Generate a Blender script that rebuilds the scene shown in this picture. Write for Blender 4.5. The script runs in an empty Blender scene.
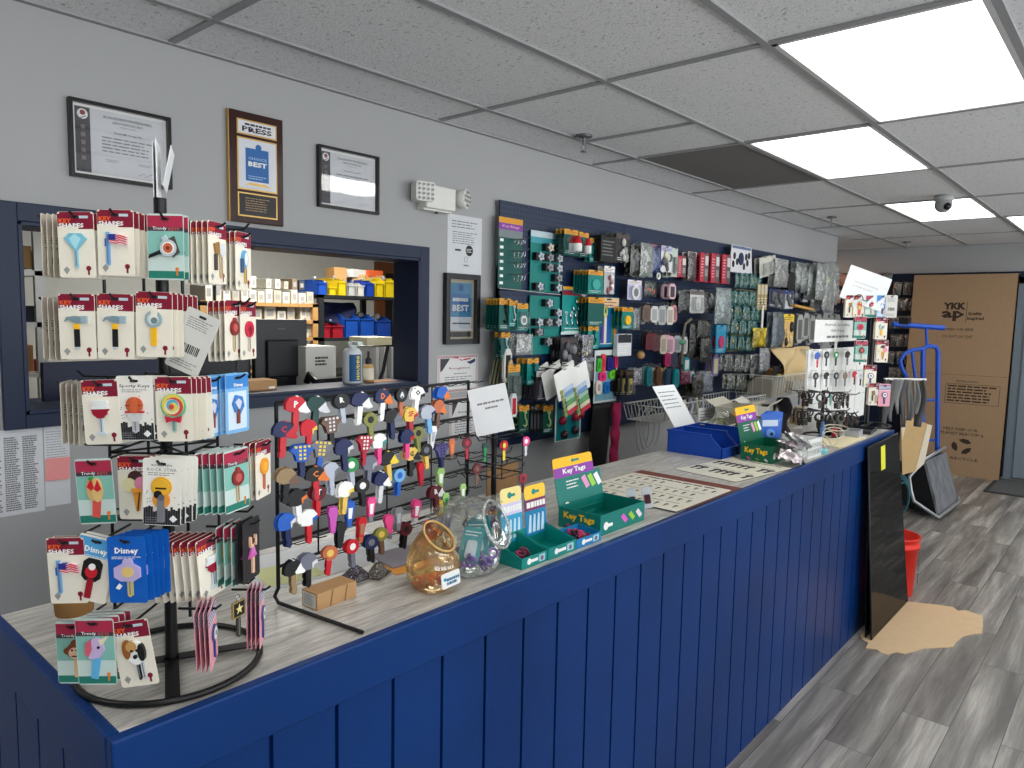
import bpy, math, random
from mathutils import Vector, Matrix
from math import sin, cos, pi
rnd = random.Random(4)
SC = bpy.context.scene
COL = SC.collection
# ---------------------------------------------------------------- camera
CAM = Vector((0, 0, 1.687)); FPX = 726.24
YAW, PIT, ROL = .71891, -.09506, .01938
FW = Vector((cos(YAW)*cos(PIT), sin(YAW)*cos(PIT), sin(PIT)))
_r = Vector((sin(YAW), -cos(YAW), 0)); _u = _r.cross(FW)
RT = cos(ROL)*_r + sin(ROL)*_u
UP = -sin(ROL)*_r + cos(ROL)*_u
cd = bpy.data.cameras.new('camera'); cam = bpy.data.objects.new('camera', cd); COL.objects.link(cam)
cd.sensor_width = 36; cd.lens = FPX/1024*36; cd.clip_start = .02
cam.matrix_world = Matrix(((RT.x, UP.x, -FW.x, CAM.x), (RT.y, UP.y, -FW.y, CAM.y), (RT.z, UP.z, -FW.z, CAM.z), (0, 0, 0, 1)))
SC.camera = cam
def ray(x, y): return FW + RT*((x-512)/FPX) - UP*((y-384)/FPX)
def PA(x, y, ax, v):
    d = ray(x, y); return CAM + d*((v-CAM[ax])/d[ax])
def PX(x, y, v): return PA(x, y, 0, v)      # survey points: where a sight line meets a real plane
def PY(x, y, v): return PA(x, y, 1, v)
def PZ(x, y, v): return PA(x, y, 2, v)
def PD(x, y, d): return CAM + ray(x, y)*d
V3 = Vector; ZUP = V3((0, 0, 1))
# ---------------------------------------------------------------- materials
def lin(c):
    c = c/255; return c/12.92 if c <= .04045 else ((c+.055)/1.055)**2.4
_mc = {}
def M(r, g, b, rough=.5, metal=0., var=.06, emit=0., alpha=1., trans=0., spec=.35):
    k = (r, g, b, rough, metal, var, emit, alpha, trans, spec)
    if k in _mc: return _mc[k]
    m = bpy.data.materials.new('paint_%d_%d_%d' % (r, g, b)); m.use_nodes = True
    nt = m.node_tree; bs = nt.nodes['Principled BSDF']
    c = (lin(r), lin(g), lin(b), 1)
    if var:
        n = nt.nodes.new('ShaderNodeTexNoise'); n.inputs['Scale'].default_value = 18; n.inputs['Detail'].default_value = 2
        tc = nt.nodes.new('ShaderNodeTexCoord'); nt.links.new(tc.outputs['Object'], n.inputs['Vector'])
        mx = nt.nodes.new('ShaderNodeMix'); mx.data_type = 'RGBA'
        mx.inputs[6].default_value = tuple(x*(1-var) for x in c[:3])+(1,); mx.inputs[7].default_value = tuple(min(1, x*(1+var)) for x in c[:3])+(1,)
        nt.links.new(n.outputs['Fac'], mx.inputs[0]); nt.links.new(mx.outputs[2], bs.inputs['Base Color'])
    else: bs.inputs['Base Color'].default_value = c
    bs.inputs['Roughness'].default_value = rough; bs.inputs['Metallic'].default_value = metal
    bs.inputs['Specular IOR Level'].default_value = spec
    if emit:
        bs.inputs['Emission Color'].default_value = c; bs.inputs['Emission Strength'].default_value = emit
    bs.inputs['Alpha'].default_value = alpha; bs.inputs['Transmission Weight'].default_value = trans
    _mc[k] = m; return m
_gc = {}
def GL(c, dif=.1, refl=1., rough=.04, bump=0.):
    """thin clear stuff (glass, film): see-through with a tint, some body and mirror-like glints at grazing angles"""
    k = (c, dif, refl, rough, bump)
    if k in _gc: return _gc[k]
    m = bpy.data.materials.new('clear_film'); m.use_nodes = True; nt = m.node_tree; nt.nodes.clear(); n = nt.nodes.new
    col = (lin(c[0]), lin(c[1]), lin(c[2]), 1); out = n('ShaderNodeOutputMaterial'); tr = n('ShaderNodeBsdfTransparent'); df = n('ShaderNodeBsdfDiffuse'); gl = n('ShaderNodeBsdfGlossy'); fr = n('ShaderNodeLayerWeight'); m1 = n('ShaderNodeMixShader'); m2 = n('ShaderNodeMixShader'); ml = n('ShaderNodeMath')
    tr.inputs[0].default_value = tuple(x**.5 for x in col); df.inputs[0].default_value = col; gl.inputs[0].default_value = (1, 1, 1, 1); gl.inputs['Roughness'].default_value = rough; fr.inputs[0].default_value = .35
    ml.operation = 'MULTIPLY_ADD'; ml.inputs[1].default_value = .55*refl; ml.inputs[2].default_value = .05*refl; nt.links.new(fr.outputs['Fresnel'], ml.inputs[0])
    m1.inputs[0].default_value = dif; nt.links.new(tr.outputs[0], m1.inputs[1]); nt.links.new(df.outputs[0], m1.inputs[2]); nt.links.new(ml.outputs[0], m2.inputs[0]); nt.links.new(m1.outputs[0], m2.inputs[1]); nt.links.new(gl.outputs[0], m2.inputs[2]); nt.links.new(m2.outputs[0], out.inputs[0])
    if bump:
        tc = n('ShaderNodeTexCoord'); ns = n('ShaderNodeTexNoise'); ns.inputs['Scale'].default_value = 34; ns.inputs['Detail'].default_value = 3; bp = n('ShaderNodeBump'); bp.inputs['Strength'].default_value = bump; bp.inputs['Distance'].default_value = .02
        nt.links.new(tc.outputs['Object'], ns.inputs['Vector']); nt.links.new(ns.outputs['Fac'], bp.inputs['Height'])
        for q in (gl, df, fr): nt.links.new(bp.outputs[0], q.inputs['Normal'])
    _gc[k] = m; return m
def nodemat(name, rough=.6):
    m = bpy.data.materials.new(name); m.use_nodes = True
    bs = m.node_tree.nodes['Principled BSDF']; bs.inputs['Roughness'].default_value = rough
    return m, m.node_tree, bs
def N(nt, t, **kw):
    n = nt.nodes.new('ShaderNode'+t)
    for k, v in kw.items():
        if k.startswith('i_'): n.inputs[k[2:].replace('_', ' ')].default_value = v
        else: setattr(n, k, v)
    return n
def ramp(nt, src, stops):
    r = nt.nodes.new('ShaderNodeValToRGB'); nt.links.new(src, r.inputs[0]); e = r.color_ramp.elements
    while len(e) < len(stops): e.new(.5)
    for q, (p, c) in zip(e, stops):
        q.position = p; q.color = (lin(c[0]), lin(c[1]), lin(c[2]), 1)
    return r
# ---------------------------------------------------------------- mesh builder
_tc = {}; BOLD = ('KEY', 'SHAPES', 'Key Tags', 'YKK', 'ap', 'PRESS', 'BEST', 'HOUDINI', 'Key Holders', 'Key Reels', 'Disney', 'CANDY', 'Quality', 'Inspired', 'P', 'C', 'R', 'SF', 'G', 'D', 'A', 'O', 'T')
def tgeo(s):
    if s not in _tc:
        c = bpy.data.curves.new('t', 'FONT'); c.body = s; c.resolution_u = 1; c.align_x = 'CENTER'; c.align_y = 'CENTER'; c.offset = .055 if s == 'YKK' else .034 if s in BOLD else .012
        o = bpy.data.objects.new('t', c); me = bpy.data.meshes.new_from_object(o)
        vs = [(v.co.x, v.co.y) for v in me.vertices]; fs = [list(p.vertices) for p in me.polygons]
        if fs:
            a, b = vs, fs[0]
            ar = sum(a[b[i]][0]*a[b[(i+1) % len(b)]][1]-a[b[(i+1) % len(b)]][0]*a[b[i]][1] for i in range(len(b)))
            if ar < 0: fs = [f[::-1] for f in fs]
        bpy.data.meshes.remove(me); bpy.data.objects.remove(o); bpy.data.curves.remove(c)
        xs = [p[0] for p in vs] or [0]; ys = [p[1] for p in vs] or [0]
        _tc[s] = (vs, fs, min(xs), max(xs), min(ys), max(ys))
    return _tc[s]
def FR(P, R=(1, 0, 0), U=(0, 0, 1)):
    R = V3(R).normalized(); U = V3(U); Nn = R.cross(U).normalized(); U = Nn.cross(R)
    return Matrix(((R.x, U.x, Nn.x, P[0]), (R.y, U.y, Nn.y, P[1]), (R.z, U.z, Nn.z, P[2]), (0, 0, 0, 1)))
def FN(P, Nn, tilt=0.):       # upright frame whose front faces the horizontal direction Nn
    Nn = V3(Nn); Nn.z = 0; Nn.normalize(); m = FR(P, ZUP.cross(Nn), ZUP)
    return m @ Matrix.Rotation(tilt, 4, 'Z') if tilt else m
def T(x=0, y=0, z=0): return Matrix.Translation((x, y, z))
def RX(a): return Matrix.Rotation(a, 4, 'X')
def RY(a): return Matrix.Rotation(a, 4, 'Y')
def RZ(a): return Matrix.Rotation(a, 4, 'Z')
def rrect(w, h, r=.004, n=3, cx=0, cy=0):
    out = []
    for sx, sy, a0 in ((1, 1, 0), (-1, 1, pi/2), (-1, -1, pi), (1, -1, 1.5*pi)):
        for i in range(n+1):
            a = a0+i*pi/2/n; out.append((cx+sx*(w/2-r)+r*cos(a), cy+sy*(h/2-r)+r*sin(a)))
    return out
def circ(r, n=16, cx=0, cy=0, ry=None): return [(cx+r*cos(2*pi*i/n), cy+(ry or r)*sin(2*pi*i/n)) for i in range(n)]
class MB:
    def __init__(s): s.v = []; s.f = []; s.m = []; s.s = []
    def add(s, V, Fc, mi=0, sm=False, X=None):
        o = len(s.v)
        s.v += [tuple(X @ V3(p)) for p in V] if X else [tuple(p) for p in V]
        for f in Fc: s.f.append([i+o for i in f]); s.m.append(mi); s.s.append(sm)
        return s
    def box(s, lo, hi, mi=0, X=None):
        (a, b, c), (d, e, f) = lo, hi
        if a > d: a, d = d, a
        if b > e: b, e = e, b
        if c > f: c, f = f, c
        return s.add([(a, b, c), (d, b, c), (d, e, c), (a, e, c), (a, b, f), (d, b, f), (d, e, f), (a, e, f)],
                     [(0, 3, 2, 1), (4, 5, 6, 7), (0, 1, 5, 4), (1, 2, 6, 5), (2, 3, 7, 6), (3, 0, 4, 7)], mi, False, X)
    def cb(s, c, z, mi=0, X=None): return s.box([c[i]-z[i]/2 for i in range(3)], [c[i]+z[i]/2 for i in range(3)], mi, X)
    def prism(s, p, z0, z1, mi=0, X=None, sm=False):
        n = len(p); a = sum(p[i][0]*p[(i+1) % n][1]-p[(i+1) % n][0]*p[i][1] for i in range(n))
        if a < 0: p = p[::-1]
        s.add([(x, y, z0) for x, y in p]+[(x, y, z1) for x, y in p], [list(range(n))[::-1], list(range(n, 2*n))], mi, False, X)
        return s.add([(x, y, z0) for x, y in p]+[(x, y, z1) for x, y in p], [(i, (i+1) % n, n+(i+1) % n, n+i) for i in range(n)], mi, sm, X)
    def poly(s, p, z, mi=0, X=None):
        n = len(p); a = sum(p[i][0]*p[(i+1) % n][1]-p[(i+1) % n][0]*p[i][1] for i in range(n))
        if a < 0: p = p[::-1]
        return s.add([(x, y, z) for x, y in p], [list(range(n))], mi, False, X)
    def rect(s, x0, y0, x1, y1, z, mi=0, X=None): return s.poly([(x0, y0), (x1, y0), (x1, y1), (x0, y1)], z, mi, X)
    def lathe(s, pr, n=20, mi=0, X=None, sm=True):
        k = len(pr); V = []
        for r, z in pr: V += [(r*cos(2*pi*i/n), r*sin(2*pi*i/n), z) for i in range(n)]
        Fc = [(j*n+i, j*n+(i+1) % n, (j+1)*n+(i+1) % n, (j+1)*n+i) for j in range(k-1) for i in range(n)]
        s.add(V, Fc, mi, sm, X)
        if pr[0][0] > 1e-4 and pr[0] != pr[-1]: s.add(V[:n], [list(range(n))[::-1]], mi, False, X)
        if pr[-1][0] > 1e-4 and pr[0] != pr[-1]: s.add(V[-n:], [list(range(n))], mi, False, X)
        return s
    def cyl(s, r, z0, z1, n=16, mi=0, X=None): return s.lathe([(r, z0), (r, z1)], n, mi, X)
    def tube(s, pts, r, n=6, mi=0, closed=False, X=None):
        P = [V3(p) for p in pts]; k = len(P); V = []; up = None
        for i in range(k):
            a = P[(i-1) % k] if (closed or i) else P[i]; b = P[(i+1) % k] if (closed or i < k-1) else P[i]
            t = (b-a).normalized()
            if up is None: up = t.cross(ZUP if abs(t.z) < .9 else V3((1, 0, 0))).normalized()
            else:
                up = (up-t*up.dot(t))
                up = up.normalized() if up.length > 1e-6 else t.cross(V3((1, 0.1, 0))).normalized()
            w = t.cross(up)
            V += [P[i]+(up*cos(2*pi*j/n)+w*sin(2*pi*j/n))*r for j in range(n)]
        Fc = [(i*n+j, i*n+(j+1) % n, ((i+1) % k)*n+(j+1) % n, ((i+1) % k)*n+j) for i in range(k if closed else k-1) for j in range(n)]
        s.add(V, Fc, mi, True, X)
        if not closed: s.add(V[:n], [list(range(n))[::-1]], mi, False, X); s.add(V[-n:], [list(range(n))], mi, False, X)
        return s
    def grid(s, fn, nu, nv, mi=0, X=None, sm=True):
        V = [fn(i/nu, j/nv) for j in range(nv+1) for i in range(nu+1)]; w = nu+1
        return s.add(V, [(j*w+i, j*w+i+1, (j+1)*w+i+1, (j+1)*w+i) for j in range(nv) for i in range(nu)], mi, sm, X)
    def ball(s, c, r, mi=0, X=None, n=10, sc=(1, 1, 1)):
        V = []; k = max(4, n//2)
        for j in range(k+1):
            a = pi*j/k-pi/2; V += [(c[0]+sc[0]*r*cos(a)*cos(2*pi*i/n), c[1]+sc[1]*r*cos(a)*sin(2*pi*i/n), c[2]+sc[2]*r*sin(a)) for i in range(n)]
        return s.add(V, [(j*n+i, j*n+(i+1) % n, (j+1)*n+(i+1) % n, (j+1)*n+i) for j in range(k) for i in range(n)], mi, True, X)
    def text(s, t, x, y, z, w=None, h=None, mi=0, X=None):
        vs, fs, a, b, c, d = tgeo(t)
        if not fs: return s
        k = 1e9
        if w: k = w/(b-a)
        if h: k = min(k, h/(d-c)) if not w else k
        ky = k if not (w and h) else h/(d-c)
        mx, my = (a+b)/2, (c+d)/2
        return s.add([(x+(p-mx)*k, y+(q-my)*ky, z) for p, q in vs], fs, mi, False, X)
    def lines(s, x0, x1, y0, y1, n, z, mi=0, X=None, t=.35, seed=1):      # rows of small print
        g = random.Random(seed); st = (y1-y0)/n
        for i in range(n):
            y = y1-(i+.5)*st; x = x0
            e = x1-(x1-x0)*g.uniform(0, .3)
            while x < e-1e-5:
                q = min(e, x+(x1-x0)*g.uniform(.06, .2)); s.rect(x, y-st*t/2, q, y+st*t/2, z, mi, X); x = q+(x1-x0)*.025
        return s
    def build(s, name, mats, parent=None, X=None, bevel=0, solid=0):
        me = bpy.data.meshes.new(name); me.from_pydata(s.v, [], s.f)
        for m in (mats if isinstance(mats, (list, tuple)) else [mats]): me.materials.append(m)
        me.polygons.foreach_set('material_index', s.m); me.polygons.foreach_set('use_smooth', s.s); me.update()
        o = bpy.data.objects.new(name, me); COL.objects.link(o)
        if parent: o.parent = parent
        if X is not None: o.matrix_basis = X
        if bevel:
            b = o.modifiers.new('bevel', 'BEVEL'); b.width = bevel; b.segments = 2; b.limit_method = 'ANGLE'
        if solid:
            b = o.modifiers.new('solid', 'SOLIDIFY'); b.thickness = solid
        return o
def tag(o, label, cat, group=None):
    o['label'] = label; o['category'] = cat
    if group: o['group'] = group
    return o
def thing(name, label, cat, X=None, group=None):
    o = bpy.data.objects.new(name, None); COL.objects.link(o); o.empty_display_size = .02
    if X is not None: o.matrix_basis = X
    return tag(o, label, cat, group)
def struct(o): o['kind'] = 'structure'; return o
def dup(root, X, label=None, group=None):
    r = root.copy(); COL.objects.link(r); r.matrix_basis = X
    if label: r['label'] = label
    if group: r['group'] = group
    elif 'group' in r: del r['group']
    for ch in list(root.children):
        c = ch.copy(); COL.objects.link(c); c.parent = r
        for g in list(ch.children):
            d = g.copy(); COL.objects.link(d); d.parent = c
    return r
# common materials
BLACK = M(18, 18, 20, .45); WIRE = M(14, 14, 15, .35); CHROME = M(190, 192, 196, .22, 1.); STEEL = M(150, 150, 150, .35, 1.)
WHITE = M(232, 232, 228, .6); PAPER = M(226, 228, 230, .8); INK = M(40, 40, 44, .7); GINK = M(120, 122, 126, .8)
NAVY = M(20, 42, 84, .42); CARDB = M(176, 138, 96, .85); TEAL = M(0, 128, 124, .5); TEALD = M(0, 92, 88, .5); YELL = M(240, 178, 32, .5)
MAROON = M(128, 18, 48, .5); CREAM = M(232, 226, 210, .6); PURP = M(128, 62, 156, .5)
LAMP = 6.; SKY = 10.5; EXPO = -.25
# ================================================================ room
WY = 2.5435; CZ = 2.569; XF = 9.62; X0 = -2.6; Y0 = -4.2; YB = 5.4; CT = 1.067
XE = 8.05
# --- floor planks
fm, nt, bs = nodemat('grey_wood_planks', .38)
tc = N(nt, 'TexCoord'); mp = N(nt, 'Mapping'); mp.inputs['Rotation'].default_value = (0, 0, 0); mp.inputs['Location'].default_value = (.25, .033, 0)
nt.links.new(tc.outputs['Object'], mp.inputs['Vector'])
br = N(nt, 'TexBrick', offset=.37, i_Scale=1, i_Mortar_Size=.0016, i_Mortar_Smooth=.1, i_Bias=0, i_Brick_Width=1.22, i_Row_Height=.18)
br.inputs['Color1'].default_value = (0, 0, 0, 1); br.inputs['Color2'].default_value = (1, 1, 1, 1); br.inputs['Mortar'].default_value = (.5, .5, .5, 1)
nt.links.new(mp.outputs[0], br.inputs['Vector'])
wn = N(nt, 'TexWhiteNoise', noise_dimensions='1D'); nt.links.new(br.outputs['Color'], wn.inputs['W'])
off = N(nt, 'VectorMath', operation='MULTIPLY_ADD'); nt.links.new(wn.outputs['Color'], off.inputs[0]); off.inputs[1].default_value = (17, 9, 5); nt.links.new(mp.outputs[0], off.inputs[2])
sc = N(nt, 'VectorMath', operation='MULTIPLY'); sc.inputs[1].default_value = (.7, 8, 1); nt.links.new(off.outputs[0], sc.inputs[0])
n1 = N(nt, 'TexNoise', i_Scale=1.2, i_Detail=5, i_Roughness=.55, i_Distortion=.5); nt.links.new(sc.outputs[0], n1.inputs['Vector'])
sc2 = N(nt, 'VectorMath', operation='MULTIPLY'); sc2.inputs[1].default_value = (5, 110, 1); nt.links.new(off.outputs[0], sc2.inputs[0])
n2 = N(nt, 'TexNoise', i_Scale=1, i_Detail=4, i_Roughness=.7); nt.links.new(sc2.outputs[0], n2.inputs['Vector'])
a1 = N(nt, 'Math', operation='MULTIPLY_ADD'); nt.links.new(n2.outputs['Fac'], a1.inputs[0]); a1.inputs[1].default_value = .30; nt.links.new(n1.outputs['Fac'], a1.inputs[2])
a2 = N(nt, 'Math', operation='MULTIPLY_ADD'); nt.links.new(wn.outputs['Value'], a2.inputs[0]); a2.inputs[1].default_value = .09; nt.links.new(a1.outputs[0], a2.inputs[2])
rp = ramp(nt, a2.outputs[0], [(.5, (96, 92, 89)), (.64, (122, 118, 114)), (.74, (144, 140, 135)), (.9, (188, 183, 176))])
mo = N(nt, 'Mix', data_type='RGBA'); nt.links.new(br.outputs['Fac'], mo.inputs[0]); nt.links.new(rp.outputs[0], mo.inputs[6]); mo.inputs[7].default_value = (.05, .05, .05, 1)
nt.links.new(mo.outputs[2], bs.inputs['Base Color'])
bp = N(nt, 'Bump', i_Strength=.12, i_Distance=.01); nt.links.new(a1.outputs[0], bp.inputs['Height']); nt.links.new(bp.outputs[0], bs.inputs['Normal'])
struct(MB().box((X0-.1, Y0-.1, -.1), (XF+.1, YB+.1, 0)).build('floor', fm))
# --- ceiling
cm, nt, bs = nodemat('acoustic_tile', .9)
tc = N(nt, 'TexCoord'); v1 = N(nt, 'TexNoise', i_Scale=75, i_Detail=3, i_Roughness=.6, i_Distortion=1.2); nt.links.new(tc.outputs['Object'], v1.inputs['Vector'])
rp = ramp(nt, v1.outputs['Fac'], [(.3, (150, 150, 150)), (.41, (228, 229, 230)), (1, (236, 237, 238))])
nt.links.new(rp.outputs[0], bs.inputs['Base Color'])
bp = N(nt, 'Bump', i_Strength=.5, i_Distance=.01); nt.links.new(v1.outputs['Fac'], bp.inputs['Height']); nt.links.new(bp.outputs[0], bs.inputs['Normal'])
ROW = [2.2309-.6149*k for k in range(-1, 12)]; ROW[0] = WY          # ROW[1] is the first runner out from the wall
CX = [2.35+1.2192*k for k in range(-5, 7)]                            # CX[5] = 2.35
lights = [(5, 3), (6, 2), (8, 2), (9, 3), (5, 7), (8, 7), (2, 5), (3, 3), (4, 6), (7, 5), (2, 1)]                  # (column, row) troffer cells: first four in view, others added to brighten the room
cb = MB()
cb.box((X0, Y0, CZ+.06), (XF, YB, CZ+.2))
for i in range(len(CX)-1):
    for j in range(len(ROW)-1):
        if (i, j) in lights or (i, j) == (6, 1): continue
        x0, x1, y1, y0 = max(CX[i], X0), min(CX[i+1], XF), ROW[j], max(ROW[j+1], Y0)
        cb.box((x0, y0, CZ+.004), (x1, y1, CZ+.02))
cb.box((XE, WY, CZ+.004), (XF, YB, CZ+.02)); cb.box((X0, WY+.1, CZ+.004), (XE, YB, CZ+.02))
ceil = struct(cb.build('ceiling', cm))
g = MB(); GR = M(150, 151, 152, .6)
for y in ROW[1:]:
    if y > Y0: g.box((X0, y-.012, CZ-.004), (XF, y+.012, CZ+.004))
for x in CX:
    if X0 < x < XF: g.box((x-.012, Y0, CZ-.0035), (x+.012, WY, CZ+.004))
g.box((3.07, ROW[2], CZ-.0035), (3.094, ROW[1], CZ+.004))
g.box((X0, WY-.022, CZ-.006), (XE, WY, CZ+.004)); g.box((XF-.022, Y0, CZ-.006), (XF, YB, CZ+.004))
g.build('ceiling_grid', GR, ceil)
DK = M(116, 114, 110, .9)
tag(MB().box((CX[6]+.012, ROW[2]+.012, CZ+.003), (CX[7]-.012, ROW[1]-.012, CZ+.022)).build('ceiling_panel', DK), 'dark grey ceiling panel among pale tiles beside a lit fixture', 'ceiling panel')
# troffers
dm, nt, bs = nodemat('lit_diffuser', .4)
tc = N(nt, 'TexCoord'); sx = N(nt, 'SeparateXYZ'); nt.links.new(tc.outputs['Object'], sx.inputs[0])
w = N(nt, 'Math', operation='MULTIPLY'); nt.links.new(sx.outputs['Y'], w.inputs[0]); w.inputs[1].default_value = 2*pi/.2
c = N(nt, 'Math', operation='COSINE'); nt.links.new(w.outputs[0], c.inputs[0])
mr = N(nt, 'MapRange'); mr.inputs[1].default_value = -1; mr.inputs[3].default_value = LAMP*.86 if 'LAMP' in globals() else 1.; mr.inputs[4].default_value = LAMP if 'LAMP' in globals() else 1.15
nt.links.new(c.outputs[0], mr.inputs[0])
bs.inputs['Base Color'].default_value = (.8, .8, .76, 1); bs.inputs['Emission Color'].default_value = (1, .992, .945, 1); nt.links.new(mr.outputs[0], bs.inputs['Emission Strength'])
LL = ['large lit ceiling fixture nearest the camera, over the counter', 'lit ceiling fixture beside the dark grey panel', 'lit ceiling fixture with the dome camera hanging in front of it', 'lit ceiling fixture cut off by the right edge of the picture',
      'added lit ceiling fixture out of view over the shop floor near the window', 'added lit ceiling fixture out of view over the shop floor near the door', 'added lit ceiling fixture out of view behind the camera', 'added lit ceiling fixture out of view above the near end of the counter', 'added lit ceiling fixture out of view to the right of the camera', 'added lit ceiling fixture out of view over the middle of the shop floor', 'added lit ceiling fixture out of view above the aisle behind the counter']
for k, (i, j) in enumerate(lights):
    cx, cy = (CX[i]+CX[i+1])/2, (ROW[j]+ROW[j+1])/2; a, b = .597, .295
    t = thing('ceiling_light', LL[k], 'ceiling light', T(cx, cy, CZ))
    f = MB()
    for s in (-1, 1):
        f.box((-a, s*b, -.004), (a, s*(b-.018), .05)); f.box((s*a, -b, -.004), (s*(a-.018), b, .05))
    f.box((-a, -b, .05), (a, b, .058)); f.build('frame', M(200, 200, 198, .5), t)
    MB().box((-a+.018, -b+.018, .003), (a-.018, b-.018, .008)).build('diffuser', dm, t)
# --- walls
wm, nt, bs = nodemat('grey_wall_paint', .7)
tc = N(nt, 'TexCoord'); n = N(nt, 'TexNoise', i_Scale=120, i_Detail=2); nt.links.new(tc.outputs['Object'], n.inputs['Vector'])
bp = N(nt, 'Bump', i_Strength=.06, i_Distance=.005); nt.links.new(n.outputs['Fac'], bp.inputs['Height']); nt.links.new(bp.outputs[0], bs.inputs['Normal'])
n = N(nt, 'TexNoise', i_Scale=1.1, i_Detail=3); nt.links.new(tc.outputs['Object'], n.inputs['Vector'])
rp = ramp(nt, n.outputs['Fac'], [(.3, (158, 159, 159)), (.7, (164, 165, 166))]); nt.links.new(rp.outputs[0], bs.inputs['Base Color'])
OX0, OX1, OZ0, OZ1 = .667, 2.238, 1.358, 1.934; WT = .14
w = MB(); y0, y1 = WY, WY+WT
w.box((X0, y0, 0), (OX0, y1, CZ+.06)); w.box((OX1, y0, 0), (XE, y1, CZ+.06)); w.box((OX0, y0, 0), (OX1, y1, OZ0)); w.box((OX0, y0, OZ1), (OX1, y1, CZ+.06))
struct(w.build('wall_left', wm))
NV2 = M(14, 30, 58, .5)
w = MB(); w.box((XF, Y0, 0), (XF+.1, YB, CZ+.06)); struct(w.build('wall_far', wm))
# navy slat boards covering the lower far wall
w = MB(); y = 1.12
while y < 4.6: w.box((XF-.02, y, 0), (XF-.001, min(y+.30, 4.6)-.004, 2.262)); y += .30
w.box((XF-.02, Y0, 2.2), (XF-.001, 1.116, 2.262))
struct(w.build('trim_1', NV2))
W2 = M(205, 206, 200, .8)
w = MB(); w.box((X0, YB, 0), (XF, YB+.1, CZ+.06)); struct(w.build('wall_rear', W2))
w = MB(); w.box((XE-.14, WY+WT, 0), (XE, YB, CZ+.06)); struct(w.build('wall_partition', wm))
# shop windows: right wall and the wall behind the camera
w = MB(); w.box((X0, Y0-.15, 0), (XF, Y0, .5)); w.box((X0, Y0-.15, 2.35), (XF, Y0, CZ+.06))
for x in (X0, .2, 3., 5.8, XF-.9): w.box((x, Y0-.15, .5), (x+.25 if x < XF-1 else XF, Y0, 2.35))
struct(w.build('wall_right', wm))
w = MB(); w.box((X0-.15, Y0, 0), (X0, YB, CZ+.06))
struct(w.build('wall_behind', wm))
ALU = M(120, 122, 125, .4, .8)
spans = [(X0+.25, .2), (.45, 3.), (3.25, 5.8), (6.05, XF-.9)]
for k, (a, b) in enumerate(spans):
    f = MB()
    for p, q in (((a, .5), (b, .56)), ((a, 2.29), (b, 2.35)), ((a, .5), (a+.06, 2.35)), ((b-.06, .5), (b, 2.35)), (((a+b)/2-.03, .5), ((a+b)/2+.03, 2.35))):
        f.box((p[0], Y0-.1, p[1]), (q[0], Y0-.05, q[1]))
    struct(f.build('window_%d' % (k+1), ALU))
# door at the far right
d = MB(); DY0, DY1 = .16, 1.03
d.box((XF-.05, DY0, .01), (XF-.01, DY1, 2.13)); d.box((XF-.062, DY0+.12, .25), (XF-.05, DY1-.12, 1.0)); d.box((XF-.062, DY0+.12, 1.15), (XF-.05, DY1-.12, 1.95))
door = struct(d.build('door_1', M(128, 140, 150, .5), bevel=.004))
MB().tube([(XF-.05, DY0+.07, 1.0), (XF-.11, DY0+.07, 1.0), (XF-.11, DY0+.18, 1.0)], .011, 8).build('door_handle', CHROME, door)
f = MB(); f.box((XF-.03, DY0-.07, 0), (XF-.002, DY0, 2.2)); f.box((XF-.03, DY1, 0), (XF-.002, 1.118, 2.2)); f.box((XF-.03, DY0-.07, 2.13), (XF-.002, 1.118, 2.2))
struct(f.build('trim_2', M(124, 136, 146, .5)))
# blue frame round the opening to the back room
w = MB(); t = .055; p = WY-.018
w.box((OX0-t, p, OZ0-.042), (OX0, WY, OZ1+t)); w.box((OX1, p, OZ0-.042), (OX1+t, WY, OZ1+t)); w.box((OX0, p, OZ1), (OX1, WY, OZ1+t)); w.box((OX0, p, OZ0-.042), (OX1, WY, OZ0))
w.box((OX0, WY-.018, OZ0), (OX0+.012, WY+WT+.02, OZ1)); w.box((OX1-.012, WY-.018, OZ0), (OX1, WY+WT+.02, OZ1)); w.box((OX0, WY-.018, OZ1-.012), (OX1, WY+WT+.02, OZ1)); w.box((OX0, WY-.018, OZ0), (OX1, WY+WT+.04, OZ0+.014))
struct(w.build('window_5', M(3, 24, 56, .45), bevel=.002))
# skirting along the left wall and far wall
struct(MB().box((X0, WY-.012, 0), (XE, WY, .09)).build('baseboard_left', M(60, 62, 66, .6)))
# ================================================================ light
wd = bpy.data.worlds.new('world'); SC.world = wd; wd.use_nodes = True
nt = wd.node_tree; bg = nt.nodes['Background']; bg.inputs[0].default_value = (.82, .91, 1, 1); bg.inputs[1].default_value = SKY
tc = N(nt, 'TexCoord'); sx = N(nt, 'SeparateXYZ'); nt.links.new(tc.outputs['Generated'], sx.inputs[0]); rp = N(nt, 'ValToRGB'); nt.links.new(sx.outputs['Z'], rp.inputs[0])   # pavement glow below added to lift the ceiling, hazy sky above
mr = N(nt, 'MapRange'); mr.inputs[1].default_value = -.25; mr.inputs[2].default_value = .25; nt.links.new(sx.outputs['Z'], mr.inputs[0]); nt.links.new(mr.outputs[0], rp.inputs[0])
rp.color_ramp.elements[0].color = (.97, .985, 1, 1); rp.color_ramp.elements[1].color = (.33, .37, .41, 1); nt.links.new(rp.outputs[0], bg.inputs[0])
def portal(name, X, sx, sy):
    l = bpy.data.lights.new(name, 'AREA'); l.shape = 'RECTANGLE'; l.size = sx; l.size_y = sy; l.cycles.is_portal = True
    o = bpy.data.objects.new(name, l); COL.objects.link(o); o.matrix_world = X
for a, b in spans: portal('window_light', T((a+b)/2, Y0-.02, 1.425) @ RX(pi/2), b-a, 1.85)
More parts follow.
